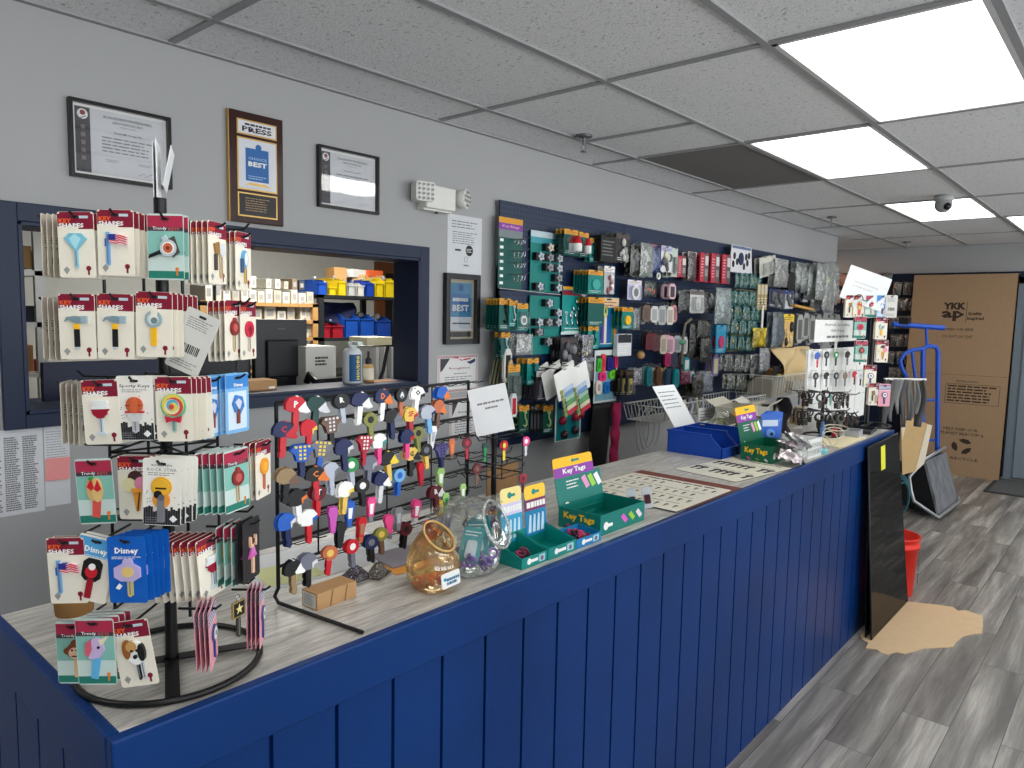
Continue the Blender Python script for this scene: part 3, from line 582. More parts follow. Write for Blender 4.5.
# notice
x0, z0, x1, z1 = wallbox(447.5, 216, 481, 276); w, h = x1-x0, z1-z0
P = Pal(); b = P.b; b.box((-w/2, -h/2, 0), (w/2, h/2, .0012), P.i(M(204, 207, 212, .8))); K = P.i(GINK)
b.lines(-w*.38, w*.38, h*.28, h*.42, 3, .0014, K); b.lines(-w*.36, w*.38, h*.02, h*.24, 6, .0014, K); b.poly(circ(.026, 20, w*.13, -h*.07), .0015, P.i(INK)); b.lines(-.02+w*.13, .02+w*.13, -h*.07-.01, -h*.07+.01, 3, .0017, P.i(WHITE))
b.rect(-w*.2-.02, -h*.09, -w*.2+.02, -h*.06, .0015, P.i(INK)); b.tube([(w*.04+.011*cos(a*.6), -h*.22+.013*sin(a*.6), .0014) for a in range(11)], .001, 4, K, True); b.rect(w*.04-.017, -h*.335, w*.04+.017, -h*.31, .0015, K)
tag(P.done('paper_notice', None, FR(((x0+x1)/2, WY, (z0+z1)/2))), 'white printed notice taped to the wall above the framed award', 'notice')
# framed award
t, w, h = framed('framed_award', 'black framed blue award print hanging under the taped notice', 'framed award', wallbox(443, 274, 476, 344), .026, .028)
P = Pal(); b = P.b; b.box((-w/2, -h/2, .001), (w/2, h/2, .005), P.i(M(186, 176, 150, .6))); b.rect(-w*.42, -h*.30, w*.42, h*.44, .0054, P.i(M(70, 140, 180, .6)))
b.rect(-w*.42, -h*.36, w*.42, -h*.13, .0056, P.i(M(210, 216, 224, .6))); b.rect(-w*.36, -h*.05, w*.36, h*.26, .0056, P.i(M(54, 110, 170, .6))); b.poly(circ(.018, 14, 0, h*.36), .006, P.i(M(40, 90, 150, .6)))
b.text('BEST', 0, h*.02, .006, w*.62, .032, P.i(WHITE)); b.lines(-w*.3, w*.3, h*.12, h*.2, 1, .006, P.i(WHITE), t=.7); b.lines(-w*.3, w*.4, -h*.26, -h*.22, 1, .006, P.i(INK), t=.6); b.rect(-w*.4, -h*.47, w*.4, -h*.38, .0056, P.i(M(40, 40, 42, .5)))
P.done('print', t)
# recognition certificates
for k, (r, lab) in enumerate([((437, 355, 477.5, 392), 'paper recognition certificate with flag ribbon, upper of the two below the framed award'), ((449, 397, 479, 438), 'paper recognition certificate with flag ribbon, lower one partly behind the sign')]):
    x0, z0, x1, z1 = wallbox(*r); w, h = x1-x0, z1-z0; P = Pal(); b = P.b
    b.box((-w/2, -h/2, 0), (w/2, h/2, .0016), P.i(M(196, 186, 184, .7)))
    g = random.Random(2)
    for i in range(26):
        for y in (-h/2+.008, h/2-.008): b.rect(-w/2+.004+i*(w-.01)/26, y-.004, -w/2+.004+(i+.55)*(w-.01)/26, y+.004, .0018, P.i(M(150, 90, 96, .7)))
    b.rect(-w/2+.018, -h/2+.016, w/2-.018, h/2-.016, .0018, P.i(M(216, 216, 214, .7)))
    b.poly([(-w/2+.02, h/2-.016), (-w*.2, h/2-.016), (-w*.38, h*.1), (-w/2+.02, h*.06)], .002, P.i(M(70, 70, 76, .7)))
    for q in range(4): b.poly([(-w*.16+q*.03, h*.42-q*.006), (-w*.05+q*.03, h*.46-q*.006), (w*.1+q*.03, h*.36+q*.004), (w*.1+q*.03, h*.33+q*.004), (-w*.05+q*.03, h*.42-q*.006)], .0021+q*.0001, P.i((M(170, 40, 50, .7), M(225, 220, 220, .7))[q % 2]))
    b.poly([(w*.2, h*.3), (w*.42, h*.4), (w*.42, h*.3), (w*.3, h*.24)], .0023, P.i(M(50, 60, 100, .7)))
    b.text('Recognition', .01, h*.14, .0022, w*.5, .014, P.i(M(120, 50, 56, .7))); b.lines(-.03, .06, -.004, .004, 1, .0022, P.i(INK)); b.lines(-w*.32, w*.36, -h*.36, -h*.06, 5, .0022, P.i(GINK))
    tag(P.done('recognition_certificate', None, FR(((x0+x1)/2, WY, (z0+z1)/2))), lab, 'certificate')
# printed list and chart at the left, with a sticky note
def sheet(name, pts, label, cat, fn, th=.0016, base=LPAP, y=None):
    q = [PY(px, py, y or WY) for px, py in pts]; R = (q[1]-q[0]); w = R.length; h = abs((q[0]-q[3]).length); c = (q[0]+q[1]+q[2]+q[3])/4
    P = Pal(); P.b.box((-w/2, -h/2, 0), (w/2, h/2, th), P.i(base)); fn(P, P.b, w, h, th+.0003)
    return tag(P.done(name, None, FR(c, R, q[0]-q[3])), label, cat)
sheet('price_list', [(-38, 435), (43, 428), (44, 508), (-36, 524)], 'large sheet of closely printed grey columns pinned at the far left', 'price list',
      lambda P, b, w, h, z: [b.lines(-w*.47+i*w*.235, -w*.27+i*w*.235, -h*.45, h*.42, 34, z, P.i(M(112, 112, 114, .8)), t=.62, seed=i) for i in range(4)])
sheet('wall_chart', [(43.5, 428), (69, 426), (72, 500), (44, 508)], 'narrow white chart with faint rows pinned beside the grey column sheet', 'chart',
      lambda P, b, w, h, z: b.lines(-w*.42, w*.42, h*.0, h*.45, 14, z, P.i(GINK), t=.2))
sheet('sticky_note', [(45, 459), (69, 457), (69, 478), (47, 481)], 'pink sticky note on the narrow white wall chart', 'sticky note', lambda P, b, w, h, z: None, .003, M(232, 150, 150, .8), WY-.0019)
# ================================================================ round-based spinner rack of novelty key cards
E3 = V3((cos(YAW), sin(YAW), 0)); R3 = V3((sin(YAW), -cos(YAW), 0)); AX = V3((.532, 1.245, 0))
sp = thing('spinner_rack', 'black wire spinner rack of novelty key cards on a round base at the counter corner', 'display rack', T(AX.x, AX.y, CT))
XI = T(-AX.x, -AX.y, -CT)
b = MB(); c = [(.146*cos(a*pi/20), .146*sin(a*pi/20), .006) for a in range(40)]; b.tube(c, .0055, 8, 0, True)
c = [(.118*cos(a*pi/20), .118*sin(a*pi/20), .012) for a in range(40)]; b.build('base_ring', WIRE, sp)
b = MB(); bx = R3*.9+E3*.43; by = V3((-bx.y, bx.x, 0))
for d in (bx, by):
    d = d.normalized(); b.box((-.146, -.011, .009), (.146, .011, .0125), 0, RZ(math.atan2(d.y, d.x)))
b.build('base_bar', WIRE, sp)
MB().cyl(.010, .009, .80, 14).build('pole', WIRE, sp)
F_, L_, R_ = -E3, -R3, (R3*.80-E3*.60).normalized()
hookn = {'F': -E3, 'L': -R3, 'R': R3, 'S': R3, 'E': R3}
face = {'F': -E3, 'L': -R3*.97-E3*.24, 'R': (R3*.94-E3*.34).normalized(), 'S': (R3*.99-E3*.12).normalized(), 'E': (R3*.98+E3*.2).normalized(), 'B': E3}
KSN = 'maroon-topped card'
TIER = ['top tier', 'second tier', 'third tier', 'fourth tier', 'fifth tier', 'lowest tier']
CARDS = [  # tier, px, py, depth, face, tilt, copies behind, step, style, design, words
 (0, 75, 217, 1.10, 'F', .02, 2, .010, 'KS', 'diamond', 'a pale blue diamond-headed key'), (0, 115, 215, 1.10, 'F', 0, 3, .010, 'KS', 'flag', 'a stars and stripes flag key'), (0, 165, 219, 1.10, 'F', 0, 1, .010, 'TR', 'wheel', 'a chrome and copper wheel key'),
 (0, 47, 220, 1.17, 'L', 0, 4, .009, 'KS', 'none', None), (0, 217, 227, 1.17, 'S', 0, 4, .009, 'KS', 'badge', 'a brown and silver badge key'), (0, 243, 237, 1.25, 'S', 0, 3, .009, 'KS', 'blue_figure', 'a pale blue figure key'),
 (1, 76, 299, 1.10, 'F', .01, 2, .010, 'KS', 'hammer', 'a claw hammer key'), (1, 115, 299, 1.10, 'F', -.01, 4, .010, 'KS', 'hammer', 'a claw hammer key'), (1, 154, 297, 1.10, 'F', -.02, 5, .010, 'KS', 'wrench', 'a yellow-handled wrench key'),
 (1, 48, 302, 1.17, 'L', 0, 4, .009, 'KS', 'none', None), (1, 203, 318, 1.13, 'F', -.42, 0, .01, 'BB', 'none', 'blank grey printed card hanging askew beside the wrench cards'), (1, 233, 305, 1.2, 'S', 0, 3, .009, 'KS', 'red_round', 'a small dark red key'), (1, 248, 306, 1.24, 'S', 0, 2, .009, 'KS', 'red_gem', 'a bright red gem key'),
 (2, 99, 385, 1.10, 'F', .05, 3, .010, 'KS', 'wine', 'a red wine glass key'), (2, 134, 381, 1.10, 'F', .02, 3, .010, 'SK', 'basketball', 'a basketball and hoop key'), (2, 173, 382, 1.10, 'F', .02, 4, .010, 'KS', 'lollipop', 'a swirled lollipop key'),
 (2, 66, 386, 1.17, 'L', 0, 3, .009, 'KS', 'none', None), (2, 212, 381, 1.16, 'S', 0, 3, .009, 'BL', 'bluecard', 'a blue and white key'), (2, 237, 378, 1.2, 'R', 0, 3, .009, 'BL', 'bluecard', 'a blue and white key'),
 (3, 93, 464, 1.08, 'F', .06, 0, .010, 'TR', 'sandals', 'a pair of red sandals key'), (3, 135, 461, 1.11, 'F', .02, 1, .010, 'KS', 'cone', 'a three-scoop ice cream cone key'), (3, 162, 464, 1.05, 'F', -.03, 3, .011, 'SK', 'guitar', 'a yellow guitar key'),
 (3, 200, 463, 1.30, 'F', .06, 0, .010, 'BB', 'none', 'white card back with a bar code seen through the rack'), (3, 236, 454, 1.14, 'R', .03, 4, .011, 'TR', 'red_round', 'a dark red round key'), (3, 263, 445, 1.25, 'S', 0, 2, .010, 'KS', 'orange_round', 'an orange round key'),
 (4, 65, 543, 1.06, 'F', .04, 1, .010, 'KS', 'flag', 'a stars and stripes flag key'), (4, 98, 542, 1.06, 'F', -.22, 1, .010, 'DB', 'red_black', 'a red and black key'), (4, 126, 542, 1.05, 'F', .02, 4, .011, 'DS', 'plain_lilac', 'a lilac-headed key'),
 (4, 209, 541, 1.13, 'R', .10, 6, .012, 'KS', 'wine', 'a red wine glass key'), (4, 240, 527, 1.16, 'S', 0, 2, .012, 'TR', 'sandals', 'a pair of red sandals key'), (4, 251, 524, 1.16, 'S', 0, 1, .010, 'BK', 'dancer', 'a dancer in a purple skirt'),
 (5, 73, 627, 1.12, 'F', .02, 1, .010, 'TR', 'monkey', 'a brown monkey face key'), (5, 94, 624, 1.04, 'F', .03, 3, .012, 'TR', 'unicorn', 'a purple unicorn key'), (5, 129, 626, 1.05, 'F', .16, 0, .010, 'KS', 'dog', 'a spaniel dog key'),
 (5, 212, 609, 1.10, 'E', .12, 3, .007, 'PK', 'emblem', 'a round white emblem key'), (5, 262, 590, 1.22, 'E', -.05, 3, .007, 'PK', 'emblem', 'a round white emblem key')]
SN = {'KS': KSN, 'TR': 'teal card', 'SK': 'black and white card', 'BL': 'pale blue card', 'DS': 'bright blue card', 'DB': 'blue-topped card', 'PK': 'pink card', 'BK': 'black card', 'BB': 'grey card'}
SIDE = {'F': 'front', 'L': 'left side', 'R': 'right side', 'S': 'right side', 'E': 'right side'}
hk = 0
seen_lab = {}
ringz = [[] for _ in range(6)]
for (ti, px, py, dep, fc, tilt, n, st, sty, des, words) in CARDS:
    P0 = PD(px, py, dep); nn = hookn[fc]
    X = FN(P0, face[fc], tilt)
    if words is None: lab = 'white card back hanging edge-on, outermost on the left side, %s of spinner' % TIER[ti]
    elif sty == 'BB': lab = words
    else:
        lab = '%s with %s, %s, %s' % (SN[sty], words, SIDE[fc], TIER[ti])
        seen_lab[lab] = seen_lab.get(lab, 0)+1
        if seen_lab[lab] > 1: lab += ', right twin'
    if fc == 'F' and sty != 'BB': ringz[ti].append(P0.z)
    t = make_card(sty, des, lab, X)
    for k in range(1, n+1):
        j = rnd.uniform(-.06, .06)
        side = (R3*(.0016 if ti == 5 else .0030)*k*(1 if fc == 'F' else 0))
        Q = P0-nn*st*k+side+V3((0, 0, -.0006*k))
        f2 = face[fc] if fc != 'F' else (face['F']+R3*.03*k)
        where = ('edge-on at the left side, '+TIER[ti]+' of spinner') if words is None else ('behind %s, %s' % (words.replace(' key', ' card'), TIER[ti]))
        if seen_lab.get('%s with %s, %s, %s' % (SN[sty], words, SIDE[fc], TIER[ti]), 0) > 1: where += ', right-hand stack'
        dup(t, FN(Q, f2, tilt+j*.5), '%s %s%s' % (SN[sty], where, ', right side' if fc in 'RSE' else ''), 'stacked key cards on the %s' % TIER[ti])
    if sty == 'BB': continue
    L = st*n+.03 if fc != 'F' else max(.09, st*n+.03)
    b = MB(); b.tube([P0+nn*.014+V3((0, 0, .007)), P0+nn*.006+V3((0, 0, .001)), P0-nn*.03, P0-nn*L], .0020, 6, 0, False, XI); b.build('hook', WIRE, sp)
# star key hanging by itself
k = Pal(); relief(k, blade((60, 56, 40), 0, -58, -22, 4)+[('r', -14, -24, 14, 2, (150, 132, 80)), ('r', -12, -22, 12, 0, BK), ('p', [((9 if i % 2 == 0 else 3.6)*sin(i*pi/5), -11+(9 if i % 2 == 0 else 3.6)*cos(i*pi/5)) for i in range(10)], (220, 206, 130))], -.0015, .0003, .003)
q = thing('star_key', 'square black key with a gold star, hanging low on the right of the spinner rack', 'key', FN(PD(238, 602, 1.16), face['R']))
k.done('key_body', q); MB().tube([(.004*cos(a), .006+.007*sin(a), 0) for a in [i*pi/6 for i in range(12)]], .0008, 5, 0, True).build('split_ring', CHROME, q)
# tier frames
b = MB(); hs = .062
zs = [sum(z)/len(z)-.004 for z in ringz]
cor = [AX+R3*(sx*hs)+E3*(sy*hs) for sx, sy in ((-1, -1), (1, -1), (1, 1), (-1, 1))]
for i, z in enumerate(zs):
    f = MB(); pts = [V3((p.x, p.y, z)) for p in cor]; f.tube(pts, .0024, 6, 0, True, XI)
    for p in pts: f.tube([p, V3((AX.x, AX.y, z))], .0020, 5, 0, False, XI)
    for sd, ax in ((-1, R3), (1, R3)): f.tube([V3((AX.x, AX.y, z))+ax*sd*hs, V3((AX.x, AX.y, z))+ax*sd*(hs+.075), V3((AX.x, AX.y, z+.010))+ax*sd*(hs+.085)], .0020, 5, 0, False, XI)
    f.build('tier_frame', WIRE, sp)
for a, c_ in ((0, 1), (2, 3), (4, 5)):
    for p in cor: f = MB(); f.tube([V3((p.x, p.y, zs[a]+.005)), V3((p.x, p.y, zs[c_]-.035))], .0026, 6, 0, False, XI); f.build('upright', WIRE, sp)
# folded paper sign on top
A = PD(158, 215, 1.25); B = PD(155, 142, 1.25); hh = (B-A).length
def leaf(u, v): return (0, -.05+.10*u, hh*v)
t = thing('paper_sign', 'folded white paper sign standing edge-on on top of the spinner rack', 'sign', T(A.x, A.y, A.z) @ RZ(YAW+.38))
b = MB(); b.box((-.05, -.003, -.002), (.05, -.0022, hh-.006)); b.box((-.05, .0018, -.002), (.045, .0026, hh-.012)); b.build('front_leaf', PAPER, t)
b = MB(); b.box((-.04, -.006, 0), (.05, -.0052, hh*.55), 0, T(0, -.006, hh*.36) @ RX(.2)); b.build('loose_tab', PAPER, t)
b = MB(); b.tube([A+V3((0, 0, -.03)), A+V3((0, 0, .01)), A+E3*.01+V3((0, 0, .03)), A+E3*.02+V3((0, 0, .01))], .0015, 5, 0, False, XI); b.build('sign_clip', WIRE, sp)
# ================================================================ wire grid rack of painted house keys
L0 = V3((.795, 1.338, 0)); KU = V3((cos(.14), sin(.14), 0)); KN = V3((sin(.14), -cos(.14), 0))
kr = thing('key_rack', 'long black wire grid rack hung with painted house keys', 'display rack', T(L0.x, L0.y, CT)); XI = T(-L0.x, -L0.y, -CT)
KL = .66; ZB = [1.499-.0497*k for k in range(8)]
f = MB(); PF = L0+KN*.255
f.tube([V3((L0.x, L0.y, 1.50)), V3((L0.x, L0.y, 1.105)), L0+KN*-.012+V3((0, 0, 1.085)), L0+KN*.0+V3((0, 0, CT+.006)), L0+KN*.245+V3((0, 0, CT+.006))], .0042, 8, 0, False, XI)
f.build('leg', WIRE, kr)
E1 = L0+KU*KL
f = MB(); f.tube([V3((E1.x, E1.y, 1.50)), V3((E1.x, E1.y, 1.105)), E1+KN*-.012+V3((0, 0, 1.085)), E1+V3((0, 0, CT+.006)), E1+KN*.2+V3((0, 0, CT+.006))], .0042, 8, 0, False, XI); f.build('leg', WIRE, kr)
for z in ZB:
    f = MB(); f.tube([L0+V3((0, 0, z)), E1+V3((0, 0, z))], .0036, 6, 0, False, XI)
    f.tube([L0+KN*.03+V3((0, 0, z+.002)), E1+KN*.03+V3((0, 0, z+.002))], .0014, 5, 0, False, XI)
    n = 12
    for i in range(n):
        p = L0+KU*(.02+i*(KL-.03)/(n-1))+V3((0, 0, z)); f.tube([p, p+KN*.03+KU*.006+V3((0, 0, -.003)), p+KN*.05+KU*.012+V3((0, 0, .004))], .0013, 5, 0, False, XI)
    f.build('hook_bar', WIRE, kr)
f = MB()
for s in (.11, .33, .5): p = L0+KU*s; f.tube([p+V3((0, 0, ZB[0])), p+V3((0, 0, ZB[-1]))], .002, 6, 0, False, XI)
f.build('cross_wire', WIRE, kr)
def onrack(px, py, off=.05):
    d = ray(px, py); o = L0+KN*off; s = (o-CAM).dot(KN)/d.dot(KN); return CAM+d*s
CN = {'red': RED, 'white': WH, 'black': BK, 'navy': NVY, 'dark green': DGN, 'green': GRN, 'orange': ORG, 'blue': BLU, 'olive': (130, 132, 66), 'gold': (226, 190, 90), 'silver': (176, 182, 196), 'brown': (112, 84, 70), 'yellow': (236, 206, 60),
      'crimson': (170, 40, 60), 'grey': GRY, 'tan': (150, 126, 92), 'pink': (230, 70, 140), 'light blue': (110, 170, 214), 'magenta': (196, 84, 176), 'dark red': (96, 24, 34), 'purple': (84, 76, 130), 'lime': (150, 190, 110), 'teal': (60, 150, 140), 'pale grey': (210, 212, 216), 'copper': (190, 104, 70), 'slate': (110, 112, 126)}
ROWS = [
 [(297, 407, 'cap', 'red', 'white', 'red', 'P'), (318, 407, 'cap', 'dark green', 'pale grey', 'dark green', ''), (341, 404, 'round', 'black', 'black', 'silver', 'R'), (362, 403, 'cap', 'navy', 'white', 'white', ''), (384, 400, 'cap', 'navy', 'orange', 'white', 'D'), (402, 399, 'round', 'black', 'slate', 'copper', 'A'), (419, 397, 'helmet', 'white', 'black', 'white', 'O'), (443, 397, 'cap', 'blue', 'orange', 'black', '')],
 [(285, 432, 'cap', 'navy', 'red', 'red', 'C'), (309, 430, 'helmet', 'red', 'gold', 'red', ''), (331, 427, 'jersey', 'brown', 'pale grey', 'black', ''), (370, 423, 'round', 'olive', 'black', 'olive', ''), (392, 420, 'cap', 'black', 'slate', 'navy', ''), (411, 418, 'helmet', 'gold', 'red', 'crimson', 'SF'), (428, 416, 'helmet', 'silver', 'navy', 'light blue', ''), (440, 411, 'cap', 'copper', 'orange', 'brown', '')],
 [(302, 455, 'jersey', 'blue', 'yellow', 'navy', ''), (323, 451, 'jersey', 'slate', 'yellow', 'blue', ''), (344, 450, 'helmet', 'navy', 'pale grey', 'navy', ''), (366, 446, 'jersey', 'crimson', 'white', 'crimson', ''), (380, 444, 'helmet', 'white', 'teal', 'pink', ''), (408, 440, 'helmet', 'navy', 'red', 'pink', ''), (418, 437, 'round', 'olive', 'black', 'olive', ''), (434, 436, 'fig', 'white', 'silver', 'white', '')],
 [(288, 479, 'cap', 'tan', 'brown', 'black', ''), (316, 477, 'cap', 'black', 'orange', 'red', 'C'), (331, 473, 'helmet', 'silver', 'slate', 'silver', ''), (351, 468, 'round', 'green', 'white', 'silver', ''), (371, 466, 'helmet', 'slate', 'silver', 'slate', ''), (388, 462, 'cap', 'black', 'yellow', 'gold', ''), (412, 458, 'cap', 'gold', 'black', 'black', 'G'), (426, 454, 'round', 'black', 'slate', 'gold', ''), (442, 454, 'jersey', 'purple', 'navy', 'navy', '')],
 [(297, 500, 'helmet', 'black', 'orange', 'white', ''), (319, 496, 'round', 'dark red', 'black', 'red', 'T'), (347, 492, 'helmet', 'white', 'yellow', 'gold', ''), (362, 489, 'round', 'black', 'white', 'black', 'O'), (383, 483, 'cap', 'navy', 'white', 'pale grey', ''), (400, 479, 'round', 'light blue', 'blue', 'blue', ''), (421, 473, 'fig', 'red', 'crimson', 'crimson', ''), (441, 478, 'fig', 'lime', 'white', 'lime', '')],
 [(286, 524, 'helmet', 'blue', 'pale grey', 'navy', ''), (309, 520, 'helmet', 'white', 'blue', 'red', ''), (333, 517, 'fig', 'magenta', 'magenta', 'magenta', ''), (351, 511, 'fig', 'blue', 'white', 'blue', ''), (372, 507, 'fig', 'pink', 'white', 'grey', ''), (418, 510, 'fig', 'pink', 'white', 'pale grey', ''), (436, 496, 'cap', 'dark red', 'white', 'dark red', 'R'), (440, 511, 'fig', 'yellow', 'olive', 'pale grey', '')],
 [(342, 532, 'fig', 'black', 'black', 'black', ''), (363, 527, 'fig', 'red', 'tan', 'copper', ''), (389, 525, 'fig', 'pink', 'pink', 'slate', ''), (399, 517, 'fig', 'grey', 'silver', 'grey', ''), (407, 533, 'round', 'dark red', 'black', 'black', ''), (429, 531, 'round', 'pink', 'black', 'pale grey', '')],
 [(293, 571, 'cap', 'black', 'white', 'tan', ''), (309, 564, 'helmet', 'slate', 'pale grey', 'black', ''), (331, 556, 'round', 'copper', 'gold', 'red', ''), (352, 550, 'round', 'red', 'white', 'slate', ''), (371, 546, 'round', 'navy', 'slate', 'black', ''), (381, 538, 'round', 'olive', 'gold', 'brown', '')]]
RN = ['top', 'second', 'third', 'fourth', 'fifth', 'sixth', 'seventh', 'lowest']
for ri, row in enumerate(ROWS):
    for ci, (px, py, kd, c1, c2, cb, let) in enumerate(row):
        lab = '%s %s, %s marking, %s from left, %s row, grid rack' % (c1, HEAD[kd][1], c2, ordn(ci), RN[ri])
        P0 = onrack(px, py-11); s = 1.5 if kd in ('cap', 'helmet') else 1.36
        X = FN(P0, KN*1+KU*rnd.uniform(-.4, .0)) @ RZ(rnd.uniform(-.16, .1))
        t = make_key(kd, CN[c1], CN[c2], CN[cb], let, lab, X, None, s)
        dup(t, T(*(KN*-.009+KU*rnd.uniform(-.003, .004)+V3((0, 0, rnd.uniform(-.003, .002))))) @ X @ RY(rnd.uniform(-.2, .2)), lab+', behind')
# ---------------------------------------------------------------- second rack: black post with hook arms
K2 = V3((1.44, 1.32, CT))
r2 = thing('hook_stand', 'small black hook stand with a centre post, right of the wire grid rack', 'display rack', T(*K2))
MB().cyl(.0075, 0, .315, 12).build('post', WIRE, r2)
f = MB(); f.tube([(.08*cos(a*pi/12), .08*sin(a*pi/12), .005) for a in range(24)], .0045, 6, 0, True); f.box((-.08, -.008, .002), (.08, .008, .006)); f.box((-.008, -.08, .002), (.008, .08, .006)); f.build('base', WIRE, r2)
f = MB(); f.tube([(-.012, 0, .31), (-.013, 0, .35), (-.006, 0, .366), (.006, 0, .366), (.013, 0, .35), (.012, 0, .31)], .0016, 6); f.build('sign_loop', WIRE, r2)
def arms(z, w, up):
    for d, L in ((1, w), (-1, w*.95)):
        for o in (-.028, .028):
            f = MB(); u = KU*d; v = KN*o
            f.tube([v*1+V3((0, 0, z)), v+u*L*.8+V3((0, 0, z)), v+u*L+V3((0, 0, z)), v+u*(L+.012)+V3((0, 0, z+.014))], .0016, 5); f.build('hook', WIRE, r2)
    f = MB(); f.tube([KN*.06*a+KU*.05*b_+V3((0, 0, z)) for a, b_ in ((1, 1), (1, -1), (-1, -1), (-1, 1))], .0018, 5, 0, True); f.build('arm_frame', WIRE, r2)
arms(.295, .115, 1); arms(.19, .10, 1); arms(.225, .12, 1)
for a, b_ in ((1, 1), (1, -1), (-1, -1), (-1, 1)):
    f = MB(); p = KN*.06*a+KU*.05*b_; f.tube([p+V3((0, 0, .295)), p+V3((0, 0, .19))], .0017, 5); f.build('upright', WIRE, r2)
for k, (px, py, kd, c1, c2, cb) in enumerate([(485, 447, 'fig', 'dark green', 'green', 'green'), (504, 445, 'round', 'red', 'yellow', 'yellow'), (526, 441, 'round', 'pink', 'white', 'pale grey'), (452, 443, 'fig', 'copper', 'orange', 'brown'), (467, 442, 'round', 'dark red', 'crimson', 'crimson'),
     (477, 468, 'round', 'dark red', 'brown', 'brown'), (523, 478, 'round', 'crimson', 'dark red', 'dark red'), (446, 497, 'fig', 'lime', 'green', 'green'), (463, 488, 'fig', 'lime', 'white', 'lime')]):
    d = ray(px, py-5); o = V3((1.44, 1.32, 0))+KN*.035; P0 = CAM+d*((o-CAM).dot(KN)/d.dot(KN))
    make_key(kd, CN[c1], CN[c2], CN[cb], '', '%s %s with %s marking, hanging on the small hook stand' % (c1, HEAD[kd][1], c2), FN(P0, KN-KU*.2), None, 1.15)
q = [PD(px, py, 1.93) for px, py in ((469, 391), (507, 383), (513, 427), (475, 438))]
R = q[1]-q[0]; w = R.length; h = (q[0]-q[3]).length
P = Pal(); P.b.box((-w/2, -h/2, -.0008), (w/2, h/2, 0), P.i(PAPER)); P.b.lines(-w*.32, w*.4, h*.13, h*.19, 1, .0003, P.i(GINK), t=.6); P.b.lines(-w*.14, w*.2, h*.02, h*.08, 1, .0003, P.i(GINK), t=.6)
tag(P.done('price_sign', None, FR((q[0]+q[1]+q[2]+q[3])/4, R, q[0]-q[3])), 'tilted white price sign held by the wire loop of the small hook stand', 'sign')
# ================================================================ pegboard and everything hanging on it
PY0, PY1 = WY-.034, WY-.026; PB0, PB1, PBZ0, PBZ1 = 2.749, 7.608, .998, 2.262
pm, nt, bs = nodemat('navy_pegboard', .5)
tc = N(nt, 'TexCoord'); mp = N(nt, 'Mapping'); mp.inputs['Scale'].default_value = (1/.0254,)*3; nt.links.new(tc.outputs['Object'], mp.inputs[0])
fr = N(nt, 'VectorMath', operation='FRACTION'); nt.links.new(mp.outputs[0], fr.inputs[0]); sb = N(nt, 'VectorMath', operation='SUBTRACT'); sb.inputs[1].default_value = (.5, .5, .5); nt.links.new(fr.outputs[0], sb.inputs[0])
ml = N(nt, 'VectorMath', operation='MULTIPLY'); ml.inputs[1].default_value = (1, 0, 1); nt.links.new(sb.outputs[0], ml.inputs[0]); ln = N(nt, 'VectorMath', operation='LENGTH'); nt.links.new(ml.outputs[0], ln.inputs[0])
lt = N(nt, 'Math', operation='LESS_THAN'); lt.inputs[1].default_value = .25; nt.links.new(ln.outputs['Value'], lt.inputs[0])
mx = N(nt, 'Mix', data_type='RGBA'); nt.links.new(lt.outputs[0], mx.inputs[0]); mx.inputs[6].default_value = (lin(6), lin(36), lin(72), 1); mx.inputs[7].default_value = (.0015, .002, .004, 1); nt.links.new(mx.outputs[2], bs.inputs['Base Color'])
pb = thing('pegboard', 'long navy blue pegboard panel full of hanging merchandise on the grey wall', 'pegboard')
MB().box((PB0, PY0, PBZ0), (PB1, PY1, PBZ1)).build('panel', pm, pb)
b = MB()
for x in (PB0+.005, PB0+1.22, PB0+2.44, PB0+3.64, PB1-.025): b.box((x, PY1, PBZ0+.01), (x+.02, WY, PBZ1-.01))
b.box((PB0, PY1, PBZ1-.025), (PB1, WY, PBZ1-.003)); b.build('batten', M(120, 122, 124, .6), pb)
b = MB()
for s in (0, .006): b.box((PB0-.016+s*0, PY0-.012, PBZ0+.02), (PB0-.001, PY0+.006, 1.93))
for i in range(26): b.box((PB0-.012, PY0-.0125, 1.06+i*.033), (PB0-.005, PY0-.0118, 1.078+i*.033), 1)
b.build('slotted_standard', [M(206, 206, 200, .4), BLACK], pb)
def hookw(P, d): b = MB(); b.tube([V3((P.x, PY0, P.z+.004)), V3((P.x, P.y-.012, P.z)), V3((P.x, P.y-.018, P.z+.01))], .0022, 5); b.build('hook', STEEL, pb)
CLR = lambda c, a=.55: GL(tuple(c), a*.5, 1.2, .08, .8)
